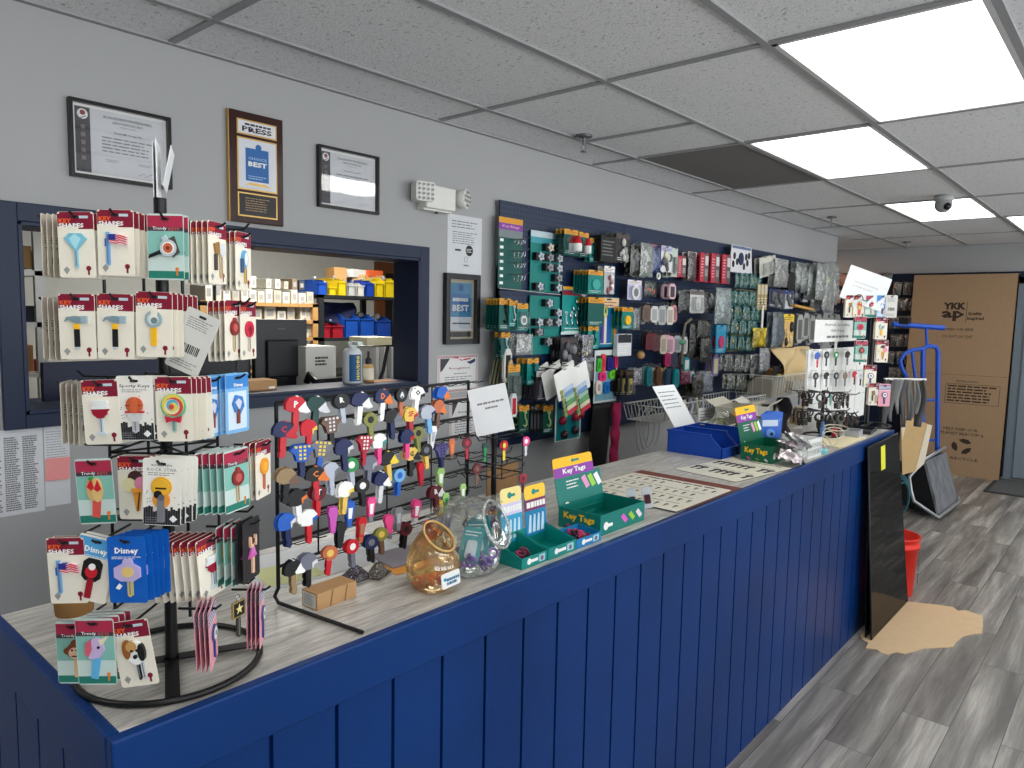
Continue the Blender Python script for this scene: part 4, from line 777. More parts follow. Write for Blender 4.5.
def item(P, w, h, it):
    """what is mounted on a hanging card; w, h are the card, origin at its middle"""
    k, c = it[0], it[1]; b = P.b
    if k == 'tube': b.lathe([(.001, h*.18), (w*.12, h*.16), (w*.22, -h*.08), (w*.23, -h*.12)], 10, P.i(c), T(w*.1, h*.06, w*.24) @ RX(-pi/2)); b.lathe([(w*.23, -h*.12), (w*.24, -h*.42), (.001, -h*.43)], 10, P.i(WH), T(w*.1, h*.06, w*.24) @ RX(-pi/2))
    elif k == 'ring': b.tube([(w*.26*cos(a*.524), -h*.05+w*.26*sin(a*.524), .005) for a in range(12)], w*.045, 5, P.i(c), True)
    elif k == 'hook': b.tube([(0, h*.22, .005), (w*.02, h*.02, .006), (w*.16, -h*.05, .006), (w*.17, -h*.2, .006), (0, -h*.28, .006), (-w*.13, -h*.2, .006)], w*.06, 5, P.i(c)); b.ball((0, h*.24, .006), w*.13, P.i(c))
    elif k == 'disc': b.prism(circ(w*.28, 14, 0, -h*.12), .0005, .012, P.i(c)); b.prism(circ(w*.16, 12, 0, -h*.12), .012, .014, P.i(GRY))
    elif k == 'oval': b.prism(circ(w*.26, 14, 0, -h*.1, h*.22), .0005, .008, P.i(c))
    elif k == 'bar': b.prism(rrect(w*.34, h*.56, w*.1, 3, 0, -h*.1), .0005, .012, P.i(c)); b.rect(-w*.12, -h*.3, w*.12, -h*.05, .0124, P.i(it[2] if len(it) > 2 else WH))
    elif k == 'strips':
        for i, q in enumerate(it[1:]): b.prism(rrect(w*.12, h*.6, w*.04, 2, -w*.3+i*w*.6/max(1, len(it)-2), -h*.12), .0005, .006, P.i(q))
    elif k == 'lumps':
        g = random.Random(it[2] if len(it) > 2 else 1)
        for i in range(7): b.ball((g.uniform(-.3, .3)*w, g.uniform(-.38, .22)*h, .006), g.uniform(.1, .17)*w, P.i(c if i % 3 else it[3] if len(it) > 3 else c), None, 7, (1, 1.3, .5))
    elif k == 'keyrow':
        for i in range(it[2]):
            x = -w*.34+w*.68*i/max(1, it[2]-1); b.prism(circ(w*.05, 8, x, -h*.05), .0005, .003, P.i(c)); b.prism([(x-w*.018, -h*.3), (x+w*.018, -h*.3), (x+w*.018, -h*.05), (x-w*.018, -h*.05)], .0005, .003, P.i(c))
def put(kind, r, label, cat, body, head=None, it=None, n=0, d=.09, name=None, tilt=0., txt=None, grp=None, blab=None, step=None, yaw=0., base=None):
    """kind: card | bag | box | tag; r = the image box it fills when seen from the photograph's place"""
    Yp = (PY0 if base is None else base)-d
    a, z0, c, z1 = PY(r[0], (r[1]+r[3])/2, Yp).x, PY((r[0]+r[2])/2, r[3], Yp).z, PY(r[2], (r[1]+r[3])/2, Yp).x, PY((r[0]+r[2])/2, r[1], Yp).z
    w, h = c-a, z1-z0; P0 = V3(((a+c)/2, Yp, z1-.004)); X = FN(P0, (sin(yaw), -cos(yaw), 0), tilt)
    nm = name or {'card': 'blister_card', 'bag': 'parts_bag', 'box': 'boxed_item', 'tag': 'key_tag'}[kind]
    t = thing(nm, label, cat, X, grp); O = T(0, .004-h/2, 0); P = Pal(); b = P.b
    if kind == 'card':
        b.prism(rrect(w, h, min(w, h)*.06, 2), -.001, 0, P.i(body), O)
        if head: b.rect(-w*.49, h*.29, w*.49, h*.485, .0004, P.i(head), O); b.prism(rrect(w*.24, h*.03, h*.012, 2, 0, h*.45), 0, .0008, P.i(BK), O)
        if txt: b.text(txt, 0, h*.34, .0008, w*.8, None, P.i(WH if head not in (YELL,) else MAROON), O)
        elif head: b.lines(-w*.38, w*.38, h*.31, h*.42, 2, .0008, P.i(M(110, 60, 70, .6)), O)
        b.lines(-w*.38, w*.38, -h*.46, -h*.34, 2, .0006, P.i(M(210, 220, 216, .6)), O)
        P.done('card', t)
        if it: q = Pal(); item(q, w, h, it); o = q.done('hardware', t); o.matrix_basis = O
        if it and it[0] in ('tube', 'bar', 'disc'):
            MB().prism(rrect(w*.8, h*.62, w*.06, 2, 0, -h*.12), 0, min(.02, w*.5)).build('blister', GL((240, 242, 242), .04, 1.), t, O)
    elif kind == 'bag':
        g = random.Random(int(r[0]*7+r[1])); ph = [g.uniform(0, 6) for _ in range(6)]
        def fs(sg):
            def f(u, v):
                x, y = (u-.5)*w, (v-.5)*h; m = (1-(2*u-1)**4)*(1-max(0, (2*v-1))**3)*(1-max(0, (1-2*v))**6)
                return (x*(1-.08*v+.02*sin(9*v+ph[0])), y, sg*(.002+m*min(w, h)*.13*(1+.35*sin(7*u+ph[1]+5*v)*sin(6*v+ph[2]))))
            return f
        i = P.i(CLR(body, .62)); b.grid(fs(1), 10, 12, i, O); b.grid(fs(-1), 10, 12, i, O)
        if head: b.box((-w*.5, h*.34, -.003), (w*.5, h*.5, .003), P.i(head), O); b.lines(-w*.36, w*.36, h*.37, h*.47, 2, .0034, P.i(INK), O)
        P.done('bag', t)
        if it: q = Pal(); item(q, w*.9, h*.9, it); o = q.done('contents', t); o.matrix_basis = O
    elif kind == 'box':
        dp = it[1] if it and it[0] == 'deep' else .03
        b.box((-w/2, -h/2, -dp), (w/2, h/2, 0), P.i(body), O); P.done('carton', t, bevel=.001)
        q = Pal()
        if nm == 'red_packet': q.b.rect(-w*.02, -h*.47, w*.48, h*.47, .0006, q.i(M(90, 84, 86, .4)), O); q.b.rect(w*.06, h*.08, w*.44, h*.4, .001, q.i(head), O); q.b.rect(w*.08, -h*.3, w*.42, -h*.05, .001, q.i(M(150, 146, 146, .4)), O); q.b.lines(-w*.42, -w*.08, -h*.35, h*.35, 7, .0006, q.i(M(236, 190, 200, .5)), O)
        elif head: q.b.rect(-w*.47, h*.1, w*.47, h*.47, .0006, q.i(head), O); q.b.lines(-w*.4, w*.4, -h*.4, h*.0, 4, .0006, q.i(WH), O)
        else: q.b.lines(-w*.4, w*.4, -h*.3, h*.35, 5, .0006, q.i(M(120, 120, 120, .6)), O)
        q.done('print', t)
    elif kind == 'tag':
        b.prism([(x*w/2, y*h/2) for x, y in ((-.5, .8), (.5, .8), (.95, .45), (1, -.7), (.6, -1), (-.6, -1), (-1, -.7), (-.95, .45))], -min(w, .016)/2, min(w, .016)/2, P.i(body), O)
        if head: b.prism([(x*w/2*.6, y*h/2*.62-h*.08) for x, y in ((-1, 1), (1, 1), (1, -1), (-1, -1))], -min(w, .016)/2-.0006, min(w, .016)/2+.0006, P.i(head), O)
        P.done('fob', t)
        rr = min(.014, w*.5); MB().tube([(rr*.2*sin(a*.628), .004+rr*cos(a*.628), rr*.9*sin(a*.628)) for a in range(10)], .0012, 5, 0, True).build('split_ring', CHROME, t)
    hookw(P0, d)
    st = step or (d-.012)/(n+1)
    for k in range(1, n+1):
        dup(t, FN(P0+V3((rnd.uniform(-.002, .002), st*k, rnd.uniform(-.002, .001))), (sin(yaw), -cos(yaw), 0), tilt+rnd.uniform(-.03, .03)), blab or label+', one behind', (grp or label)[:60])
    return t
YELL = M(216, 152, 38, .5); TC = M(10, 122, 116, .45); TD = M(8, 84, 78, .5); CLRC = (198, 206, 204)
p = put
# ---- first columns at the left end
def rack_panel(nm, label, r, d, cols, fn):
    a, z0, c, z1 = wallbox(*r, WY-PY0+d); w, h = c-a, z1-z0; t = thing(nm, label, 'display board', FR(((a+c)/2, PY0-d, (z0+z1)/2)))
    P = Pal(); P.b.box((-w/2, -h/2, -.004), (w/2, h/2, 0), P.i(cols[0])); fn(P, P.b, w, h); P.done('backing_board', t); return t, w, h
t, w, h = rack_panel('ring_display', 'tall teal key-ring display with a yellow and purple top, far left of the pegboard', (499, 218, 521.5, 289), .02, [TD],
   lambda P, b, w, h: (b.rect(-w/2, h*.42, w/2, h*.5, .0004, P.i(YELL)), b.rect(-w/2, h*.33, w/2, h*.42, .0004, P.i(PURP)), b.text('Key Rings', 0, h*.375, .0008, w*.7, .016, P.i(M(240, 180, 200, .5))), b.rect(-w/2, h*.22, w/2, h*.33, .0004, P.i(M(120, 130, 134, .5))), [b.rect(-w*.44, h*.16-i*h*.1, -w*.3, h*.2-i*h*.1, .0006, P.i(WH)) for i in range(7)]))
for i in range(4):
    z = h*.2-i*h*.165; b = MB(); b.tube([(0, z, 0), (w*.1, z, .10), (w*.1, z+.01, .11)], .002, 5); b.build('hook', STEEL, t)
    for j in range(3):
        b = MB(); R = .016+.004*(i % 2); b.tube([(w*.06+R*.25*sin(a*.524+j), z-R+.002+R*cos(a*.524), .03+j*.026+R*.5*sin(a*.524)) for a in range(12)], .0024, 5, 0, True)
        o = b.build('key_ring', CHROME); o.matrix_basis = t.matrix_basis
        tag(o, 'steel key ring on the tall display, %s hook down, %s from the board' % (ordn(i), ordn(j)), 'key ring')
b = MB(); b.tube([(-w*.5, -h*.5, .01), (w*1.6, -h*.5-.02, .10)], .004, 6); b.build('lower_bar', STEEL, t)
def tray_panel(nm, label, r, seed, top):
    def fn(P, b, w, h):
        if top: b.rect(-w/2, h*.40, w/2, h*.5, .0004, P.i(M(190, 206, 214, .5))); b.rect(-w/2, h*.30, w/2, h*.40, .0004, P.i(M(60, 150, 160, .5)))
    t, w, h = rack_panel(nm, label, r, .015, [TC], fn); g = random.Random(seed); nr = 5
    for i in range(nr):
        for j in range(3):
            if g.random() < .25: continue
            cx, cy = -w*.31+j*w*.31, h*(.24 if top else .38)-i*h*.165; b = MB(); b.box((cx-w*.14, cy-h*.06, 0), (cx+w*.14, cy+h*.06, .03)); b.build('tray', M(26, 26, 30, .5), t)
            q = Pal(); c = g.choice([SIL, SIL, (206, 200, 180), (150, 150, 156)])
            q.b.prism([(cx+w*.11*cos(a*.63)*(1 if a % 2 else .55), cy+w*.1*sin(a*.63)*(1 if a % 2 else .6)) for a in range(10)], .03, .036, q.i(c)); q.b.ball((cx, cy, .038), w*.04, q.i(c))
            o = q.done('knob_key'); o.matrix_basis = t.matrix_basis
            tag(o, 'small metal key part in tray %s down and %s across, %s' % (ordn(i), ordn(j), 'upper tray board' if top else 'lower tray board'), 'key part')
    return t
tray_panel('tray_display', 'teal tray board with a pale blue top and dark trays of key parts', (531, 232, 560, 292), 3, True)
t = tray_panel('tray_display', 'teal tray board without header, dark trays, below the pale blue topped one', (530, 296, 559, 354), 8, False)
for i, r in enumerate([(564, 229, 578, 255), (579, 232, 588.5, 257)]): p('card', r, 'red and white tube on teal card, %s of top two' % ('left' if i == 0 else 'right'), 'tube card', TD, YELL, ('tube', RED), 2 if i == 0 else 1, .1)
p('card', (589.5, 238, 597.5, 262), 'small teal card with a black snap hook, right of the red tubes', 'snap hook card', TC, YELL, ('hook', BK), 1, .08)
p('card', (499, 298, 511, 330), 'yellow-topped dark green card, left one under the ring display', 'hardware card', TD, YELL, ('hook', BK), 4, .12); p('card', (509, 300, 517.5, 327), 'yellow-topped teal card with an S hook, middle under the ring display', 'hardware card', TC, YELL, ('hook', SIL), 1, .13); p('card', (517, 303, 528, 331), 'yellow-topped teal card with a round tag, right one under the ring display', 'hardware card', TC, YELL, ('disc', WH), 1, .14)
p('card', (501, 332, 510, 359), 'narrow teal card with a chain, above the striped straps', 'hardware card', TD, YELL, ('hook', SIL), 1, .1)
p('bag', (516, 334, 533, 355), 'clear bag of small white parts left of the tray boards', 'parts bag', (206, 210, 208), None, ('lumps', WH, 3, GRY), 1, .12)
p('card', (508, 364, 520, 402), 'slim grey-green card hanging left of the tartan packet', 'hardware card', M(84, 108, 100, .5), YELL, ('bar', (60, 84, 76), (90, 110, 104)), 1, .12)
p('card', (527, 358, 538.5, 384.5), 'teal card with a yellow and white top hanging above the tartan packet', 'hardware card', TC, YELL, ('hook', (0, 70, 70)), 2, .12)
p('card', (562, 287, 586.5, 334.5), 'large teal hook display card with a maroon and yellow top', 'hook display', M(0, 138, 134, .45), None, ('keyrow', SIL, 4), 0, .03, 'hook_display')
P = Pal(); a, z0, c, z1 = wallbox(562, 287, 586.5, 334.5, WY-PY0+.034); w, h = c-a, z1-z0
P.b.rect(-w/2, h*.44, w/2, h*.5, .001, P.i(YELL)); P.b.rect(-w*.46, h*.32, w*.2, h*.42, .001, P.i(MAROON)); P.b.rect(w*.22, h*.32, w*.46, h*.42, .001, P.i(M(206, 60, 70, .5))); P.b.poly(circ(w*.08, 12, w*.34, h*.37), .0014, P.i(WH)); P.b.rect(-w/2, -h/2, w/2, -h*.44, .001, P.i(M(200, 220, 218, .5)))
for rr, m_ in enumerate((4, 3, 2, 1)):
    for i in range(m_): x = -w*.32+i*w*.2+rr*w*.2*.6; y = -h*.28+rr*h*.15; P.b.tube([(x, y+h*.06, .006), (x, y, .008), (x+w*.03, y-h*.04, .008), (x+w*.06, y, .008)], w*.016, 5, P.i(CHROME))
P.done('print', [o for o in bpy.data.objects if o.name.startswith('hook_display') and o.type == 'EMPTY'][0], T(0, .004-h/2, 0))
p('card', (560.5, 337, 577, 366), 'black card with a grey key pattern below the hook display card', 'key card', M(34, 34, 38, .5), M(60, 60, 62, .5), ('lumps', (120, 120, 124), 5, (80, 80, 84)), 3, .1)
for i, y in enumerate((335, 358)): p('bag', (582, y, 593, y+23), 'clear blister with a lilac top and yellow parts, %s of two' % ('upper' if i == 0 else 'lower'), 'parts bag', (150, 150, 156), M(176, 176, 206, .5), ('lumps', (236, 220, 120), 4+i, WH), 1, .12)
p('card', (588, 326, 598.5, 349), 'teal card with a green hook beside the colourful lanyard board', 'hardware card', M(30, 140, 130, .5), YELL, ('hook', (0, 90, 84)), 2, .1)
p('card', (588, 270, 603, 294), 'foremost card in the thick stack of yellow-topped green cards', 'hardware card', TC, YELL, ('oval', (60, 160, 150)), 5, .13, blab='yellow-topped green card in the thick stack above the lanyard board')
p('card', (588, 297, 604, 326), 'yellow-topped dark green card just left of the lanyard board', 'hardware card', TD, YELL, None, 3, .11, blab='dark green card stacked just left of the lanyard board')
p('card', (604, 266, 614.5, 294), 'grey and white multi-print card right of the thick green stack', 'hardware card', M(176, 178, 180, .5), WHITE, ('lumps', (150, 90, 96), 6, WH), 1, .1)
p('card', (598, 297, 618.5, 347), 'teal lanyard board with purple, blue, green and orange straps', 'lanyard display', M(0, 110, 140, .45), M(226, 190, 150, .5), ('strips', (90, 60, 150), (220, 214, 200), (24, 90, 160), (24, 90, 160), (60, 140, 60), (226, 110, 40)), 0, .05, 'lanyard_display')
for i, (r, c) in enumerate([((598.5, 303, 603.5, 314), PNK), ((603.5, 307, 607.5, 317), (230, 220, 60))]): 
    Yp = PY0-.09; m0 = PY((r[0]+r[2])/2, r[1], Yp); m1 = PY((r[0]+r[2])/2, r[3], Yp); rz = (m0.z-m1.z)/2; b = MB(); b.tube([(rz*.55*cos(a*.524), rz*sin(a*.524), 0) for a in range(12)], .004, 6, 0, True)
    tag(b.build('carabiner', C3(c), None, FR((m0+m1)/2)), '%s oval carabiner hanging on the lanyard board' % ('pink', 'yellow')[i], 'carabiner'); hookw(m0, .09)
# ---- middle top row
p('card', (616, 233, 629.5, 262), 'dark card with a grey key pattern, before the black packets at top', 'key card', M(44, 44, 46, .5), M(70, 70, 66, .5), ('lumps', (150, 150, 146), 9, (196, 196, 190)), 2, .12)
p('box', (601, 236, 616, 262), 'black packet foremost in the stack left of the patterned dark card', 'packet', M(20, 20, 22, .5), None, ('deep', .02), 3, .13, 'black_packet', blab='black packet in the stack left of the patterned dark card')
p('bag', (630, 245, 641, 276), 'dark bag left of the silver bag in the top row', 'parts bag', (40, 46, 44), None, ('lumps', (30, 30, 32), 2), 1, .1); p('bag', (640, 243, 653, 277), 'silver bag with curled metal parts in the top row', 'parts bag', (196, 204, 198), None, ('lumps', (60, 66, 62), 3, WH), 1, .12)
p('bag', (652, 245, 662, 273), 'blue bag with a red label in the top row', 'parts bag', (60, 90, 160), M(190, 60, 70, .5), ('lumps', (90, 110, 170), 4), 1, .1); p('card', (661, 246, 672, 272), 'white card with grey metal parts in the top row', 'hardware card', M(220, 220, 222, .5), M(170, 176, 206, .5), ('lumps', (90, 92, 96), 5, (206, 206, 190)), 1, .12); p('card', (671.5, 248, 677.5, 277), 'narrow pale green card at the end of the white cards', 'hardware card', M(190, 202, 192, .5), None, ('bar', (150, 160, 152), (90, 96, 92)), 2, .11)
b = MB(); b.tube([(.018*cos(a*.5236), .018*sin(a*.5236), 0) for a in range(12)], .006, 8, 0, True); q = PY(658.5, 276, PY0-.1); hookw(q+V3((0, 0, .018)), .1); tag(b.build('white_ring', WHITE, None, FR(q)), 'white plastic ring hanging below the blue bag', 'ring')
p('card', (627.5, 280, 641.5, 300), 'lavender card with a white round button', 'hardware card', M(196, 192, 226, .5), M(226, 220, 220, .5), ('disc', WH), 0, .08)
p('bag', (644, 281, 656.5, 297), 'small dark bag with red, white and green bits beside the lavender card', 'parts bag', (90, 90, 92), None, ('lumps', (206, 90, 80), 3, (90, 190, 150)), 0, .09); p('tag', (668, 282, 675, 299), 'pale pink fob on a dark ring, end of the second row', 'key fob', M(214, 180, 190, .5), M(60, 60, 66, .5), None, 1, .1)
for i, (x, c) in enumerate([(681, 0), (691, 0), (703.5, 1), (714.5, 1), (725.5, 1)]):
    y = 253+i*.9; p('bag' if c == 0 and i else 'box', (x-3.2, y-2+(5 if i == 0 else 0), x+5, y+27-(3 if i == 0 else 0)), 'red and grey packet in the top row, %s from left' % ordn(i), 'packet', (110, 96, 100) if (c == 0 and i) else M(190, 46, 66, .45), M(214, 206, 208, .5) if i else M(216, 216, 206, .5), ('lumps', (120, 30, 44), 2) if (c == 0 and i) else ('deep', .012), 1, .1, 'red_packet')
# white shaped card board
a, z0, c, z1 = wallbox(730, 246, 752, 273, WY-PY0+.06); w, h = c-a, z1-z0; t = thing('shape_card', 'white trapezoid card with dark shapes and a grey-blue top', 'display card', FR(((a+c)/2, PY0-.06, (z0+z1)/2)))
P = Pal(); P.b.prism([(-w*.42, h/2), (w*.42, h/2), (w/2, -h/2), (-w/2, -h/2)], -.003, 0, P.i(M(222, 222, 226, .5))); P.b.rect(-w*.4, h*.38, w*.4, h*.48, .0004, P.i(M(96, 112, 150, .5))); P.done('card', t)
P = Pal(); P.b.prism(circ(w*.11, 14, -w*.02, h*.02, h*.24), 0, .004, P.i(NVY)); [P.b.prism(circ(w*.045, 10, x*w, y*h, h*.13), 0, .004, P.i(BK)) for x, y in ((-.3, .1), (.2, .12), (.32, .18), (-.18, -.1), (.26, -.1), (-.34, -.2), (.12, -.25))]; P.done('shape', t); hookw(V3(((a+c)/2, PY0-.06, z1-.01)), .06)
# teal bag rows on narrow shelves of hooks
for ri, (x0, x1, y) in enumerate([(735, 760, 281), (723, 760, 298), (730, 760, 313), (727, 756, 327), (726, 754, 343)]):
    m = 7 if ri else 5
    for i in range(m):
        x = x0+(x1-x0)*i/m; p('bag', (x, y-8+.25*i, x+(x1-x0)/m*1.15, y+7+.25*i), 'small teal bag of brass keys, %s from left in teal row %s' % (ordn(i), ordn(ri)), 'parts bag', (40, 132, 128), M(20, 100, 98, .45), ('lumps', (190, 160, 84), i+ri), 0, .07+.02*(i % 2), 'teal_bag')
    A = PY(x0, y+7.5, PY0-.05); B = PY(x1, y+9, PY0-.05); b = MB(); b.box((A.x, PY0-.06, A.z-.008), (B.x, PY0, A.z-.003)); b.build('strip_shelf', M(150, 134, 84, .5), pb)
p('bag', (678, 291, 691, 313), 'dark packet with a white edge, left in the row of grey bags', 'parts bag', (80, 82, 86), M(120, 124, 128, .5), ('lumps', (40, 40, 44), 2), 1, .1); p('card', (690, 290, 704, 313), 'grey bag with a bright white card inside', 'parts bag', M(206, 208, 206, .3), M(110, 112, 112, .4), ('bar', (236, 236, 232), (206, 206, 206)), 1, .12); p('bag', (704, 293, 721, 313), 'dark glossy bag of tools right of the bright white card', 'parts bag', (66, 68, 72), None, ('lumps', (120, 120, 124), 3, WH), 1, .11)
p('bag', (715, 288, 731, 324), 'large crumpled clear bag in front of the teal rows', 'parts bag', (190, 204, 206), None, ('lumps', (206, 214, 214), 3), 0, .17)
for i in range(3): p('box', (757.5+i*3.4, 284, 760.4+i*3.4, 310), 'slim gold tube card, %s of three right of the teal rows' % ordn(i), 'tube card', M(170, 150, 100, .35), M(206, 196, 170, .4), ('deep', .012), 0, .09, 'gold_tube_card')
# ---- keychain rows
def row(cols, x0, y0, st, hgt, wd, lab, dy=0., nm='key_tag'):
    for i, c in enumerate(cols):
        if c is None: continue
        nme, rgb = c; x = x0+i*st
        p('tag', (x, y0+dy*i+rnd.uniform(-1, 1), x+wd, y0+dy*i+hgt+rnd.uniform(-2, 2)), '%s fob, %s from left in the %s' % (nme, ordn(i), lab), 'key fob', C3(rgb), C3(tuple(int(v*.8) for v in rgb)), None, 0, .08+.03*(i % 2), nm, yaw=rnd.uniform(-.9, .2))
row([('grey', (130, 132, 130)), ('brown', (110, 86, 70)), ('dark', (44, 44, 46)), ('white', (206, 208, 206)), ('large white', (226, 226, 226)), ('silver', (176, 180, 182)), ('pale green', (140, 160, 146)), ('cream', (214, 206, 196)), ('pink', (206, 140, 146))], 640, 304, 3.9, 19, 4.6, 'upper keychain row')
row([('black', (40, 36, 38)), ('dark red', (100, 26, 40)), ('red', (140, 34, 50)), ('maroon', (90, 24, 36)), ('black leather', (30, 28, 30)), ('cream', (196, 186, 170)), ('pink', (226, 150, 176)), ('pale pink', (230, 180, 196)), ('grey', (110, 110, 116)), ('silver', (170, 176, 180)), ('teal', (50, 110, 112)), ('white', (206, 206, 206))], 643, 331, 3.5, 19, 4.6, 'middle keychain row', .4)
row([('black', (30, 30, 34)), ('magenta', (170, 40, 96)), ('black and pink', (60, 30, 44)), ('navy', (30, 40, 70)), ('pink', (206, 90, 140)), ('dark', (36, 36, 40))], 662, 352, 3.3, 15, 3.8, 'short pink and black row')
row([('grey-teal', (90, 126, 124)), ('teal', (30, 116, 124)), ('cream', (214, 186, 170)), ('brown', (92, 60, 40)), ('tan', (196, 156, 96)), ('dark blue', (24, 60, 96)), ('dark teal', (14, 84, 100)), ('bright teal', (14, 140, 150))], 642, 365, 4.5, 19, 5, 'lower tag row', .3)
p('tag', (683, 356, 689, 371), 'teal tag with a white stripe above the magenta pouch', 'key tag', M(20, 150, 160, .5), WHITE, None, 0, .12); p('bag', (680.5, 369, 690, 384), 'magenta pouch at the end of the lower tag row', 'pouch', (160, 40, 100), None, None, 1, .12, 'pouch'); p('tag', (690, 370, 693.5, 383), 'white and blue tag beside the magenta pouch', 'key tag', M(210, 220, 226, .5), M(60, 150, 190, .5), None, 0, .1)
b = MB(); q = PY(640.5, 355, PY0-.06); b.ball((0, 0, 0), .028, 0, None, 14); hookw(q+V3((0, 0, .028)), .06); tag(b.build('wooden_ball', M(190, 150, 100, .5), None, FR(q)), 'small round wooden ball on the bare navy part of the board', 'ball')
p('card', (622, 307, 633, 329), 'yellow tube on a teal card at the start of the keychains', 'tube card', TC, YELL, ('oval', YE), 3, .13, blab='teal and yellow card stacked behind the yellow tube card'); p('bag', (633, 308, 640, 330), 'pair of white strips in a clear bag', 'parts bag', (160, 166, 170), None, ('strips', WH, WH), 1, .1)
p('box', (617.5, 334, 631.5, 356), 'white and black boxed item left of the wooden ball', 'boxed item', M(216, 218, 220, .5), M(46, 48, 54, .5), ('deep', .03), 0, .09)
# second lanyard board, green, pink and blue
t, w, h = rack_panel('accessory_board', 'white-framed board with red, green, pink and blue accessories', (595, 350, 616, 402), .05, [M(206, 214, 210, .5)], lambda P, b, w, h: (b.rect(-w*.45, h*.1, w*.45, h*.40, .0006, P.i(M(20, 40, 60, .5))), b.rect(-w*.45, -h*.46, w*.45, h*.08, .0006, P.i(M(120, 170, 190, .5)))))
for i, (nme, x, y, sw, sh_, c) in enumerate([('red strap', -.18, .26, .16, .34, (214, 70, 76)), ('green carabiner', -.36, .22, .16, .26, (60, 180, 60)), ('blue strap', .12, .22, .28, .26, (24, 30, 120)), ('crimson strap', .38, .28, .14, .26, (196, 30, 90)), ('pink square', -.2, .0, .3, .17, (232, 40, 120)), ('lime square', .24, .03, .3, .17, (110, 210, 40)), ('white and red hand', -.36, -.2, .24, .26, (226, 214, 206)), ('blue glove', .0, -.22, .24, .22, (20, 110, 190)), ('black pouch', .3, -.2, .28, .22, (20, 20, 24))]):
    P = Pal(); P.b.prism(rrect(w*sw, h*sh_, w*sw*.3, 3), .002, .014, P.i(c)); P.b.prism(rrect(w*sw*.4, h*sh_*.5, w*sw*.15, 2), .014, .016, P.i(tuple(int(v*.75) for v in c))); o = P.done('accessory', None); o.matrix_basis = t.matrix_basis @ T(x*w, y*h, 0); tag(o, '%s on the white-framed accessory board' % nme, 'accessory')
# teal board hanging low with red and blue beads
t, w, h = rack_panel('bead_board', 'teal display board hanging low under the white colour-swatch cards', (556, 393, 580, 440), .10, [M(200, 214, 212, .5)], lambda P, b, w, h: b.rect(-w*.46, -h*.48, w*.46, h*.48, .0006, P.i(M(0, 116, 122, .45))))
for i, (nme, x, y, c) in enumerate([('blue', -.3, .28, (20, 60, 170)), ('blue', -.1, .26, (24, 70, 180)), ('blue', .3, .30, (20, 50, 150)), ('red', -.28, -.06, (140, 24, 44)), ('red', .22, -.02, (150, 26, 46)), ('red', .42, .02, (150, 26, 46)), ('dark', -.2, -.36, (50, 24, 34)), ('dark', .22, -.3, (40, 30, 40))]):
    b = MB(); b.ball((0, 0, .012), w*.11, 0, None, 10, (1, 1, .9)); b.tube([(0, w*.1, .012), (0, w*.3, .004)], .002, 5); o = b.build('bead', C3(c, .25)); o.matrix_basis = t.matrix_basis @ T(x*w, y*h, 0); tag(o, '%s round bead on the low teal board, %s of its beads' % (nme, ordn(i)), 'bead')
hookw(PY(568, 394, PY0-.1), .1)
# tartan pack and swatch cards
p('card', (536, 370, 557, 400), 'black and white tartan packet left of the white swatch cards', 'packet', M(46, 44, 50, .5), M(196, 196, 198, .5), ('strips', (110, 108, 116), (60, 58, 64), (110, 108, 116), (60, 58, 64), (110, 108, 116)), 3, .15, 'tartan_packet')
for i, r in enumerate([(553, 369, 573, 398), (566, 366, 586, 395)]):
    t = p('card', r, 'white card of coloured stripes jutting from the board, %s of two' % ('left' if i == 0 else 'right'), 'swatch card', WHITE, None, None, 2, .26, 'swatch_card', .34, blab='white striped card behind the %s jutting swatch card' % ('left' if i == 0 else 'right'))
    w = PY(r[2], 383, PY0-.26).x-PY(r[0], 383, PY0-.26).x; P = Pal()
    for j, c in enumerate([(190, 206, 226), (120, 160, 206), (170, 206, 180), (110, 170, 110), (220, 220, 190), (206, 60, 80)]): P.b.prism(rrect(w*.5, w*.13, .004, 2, w*.06, -w*.62-j*w*.15), .0005, .004, P.i(c)); P.b.prism(rrect(w*.13, w*.13, .003, 2, -w*.3, -w*.62-j*w*.15), .0005, .004, P.i((150, 160, 90)))
    o = P.done('swatch', t)
p('tag', (503, 345, 511, 382), 'black and white striped strap hanging left of the slim grey-green card', 'strap', M(206, 206, 200, .6), M(28, 28, 30, .6), None, 0, .10, 'striped_strap'); p('tag', (507.5, 358, 512, 383), 'tan strap beside the striped strap', 'strap', M(196, 160, 110, .6), None, None, 0, .11, 'striped_strap')
b = MB(); A = PY(497, 340, PY0-.03)
for k in range(5): b.tube([A+V3((k*.012, -.01*k, 0)), A+V3((k*.012-.02, -.01*k, -.12)), A+V3((k*.014-.05, -.012*k, -.22))], .006, 5)
tag(b.build('camouflage_lanyard', M(110, 112, 84, .7), None), 'bundle of khaki camouflage cords hanging off the left edge of the board', 'lanyard')
p('tag', (510, 391, 516, 417), 'red and white tag beside the tilted price sign', 'key tag', M(206, 210, 212, .5), M(180, 30, 40, .5), None, 0, .14)
for i, x in enumerate((519, 543)): p('card', (x, 405, x+10, 433), 'yellow-topped dark green card on the bottom row, %s one' % ('left' if i == 0 else 'right'), 'hardware card', M(0, 74, 60, .5), YELL, ('hook', (170, 190, 120)), 1, .12)
for i in range(4): p('tag', (529+i*3.4, 408, 532+i*3.4, 431), 'black hanging strap between the two bottom row green cards, %s from left' % ordn(i), 'strap', M(20, 20, 24, .5), M(70, 72, 76, .5), None, 0, .1, 'black_strap')
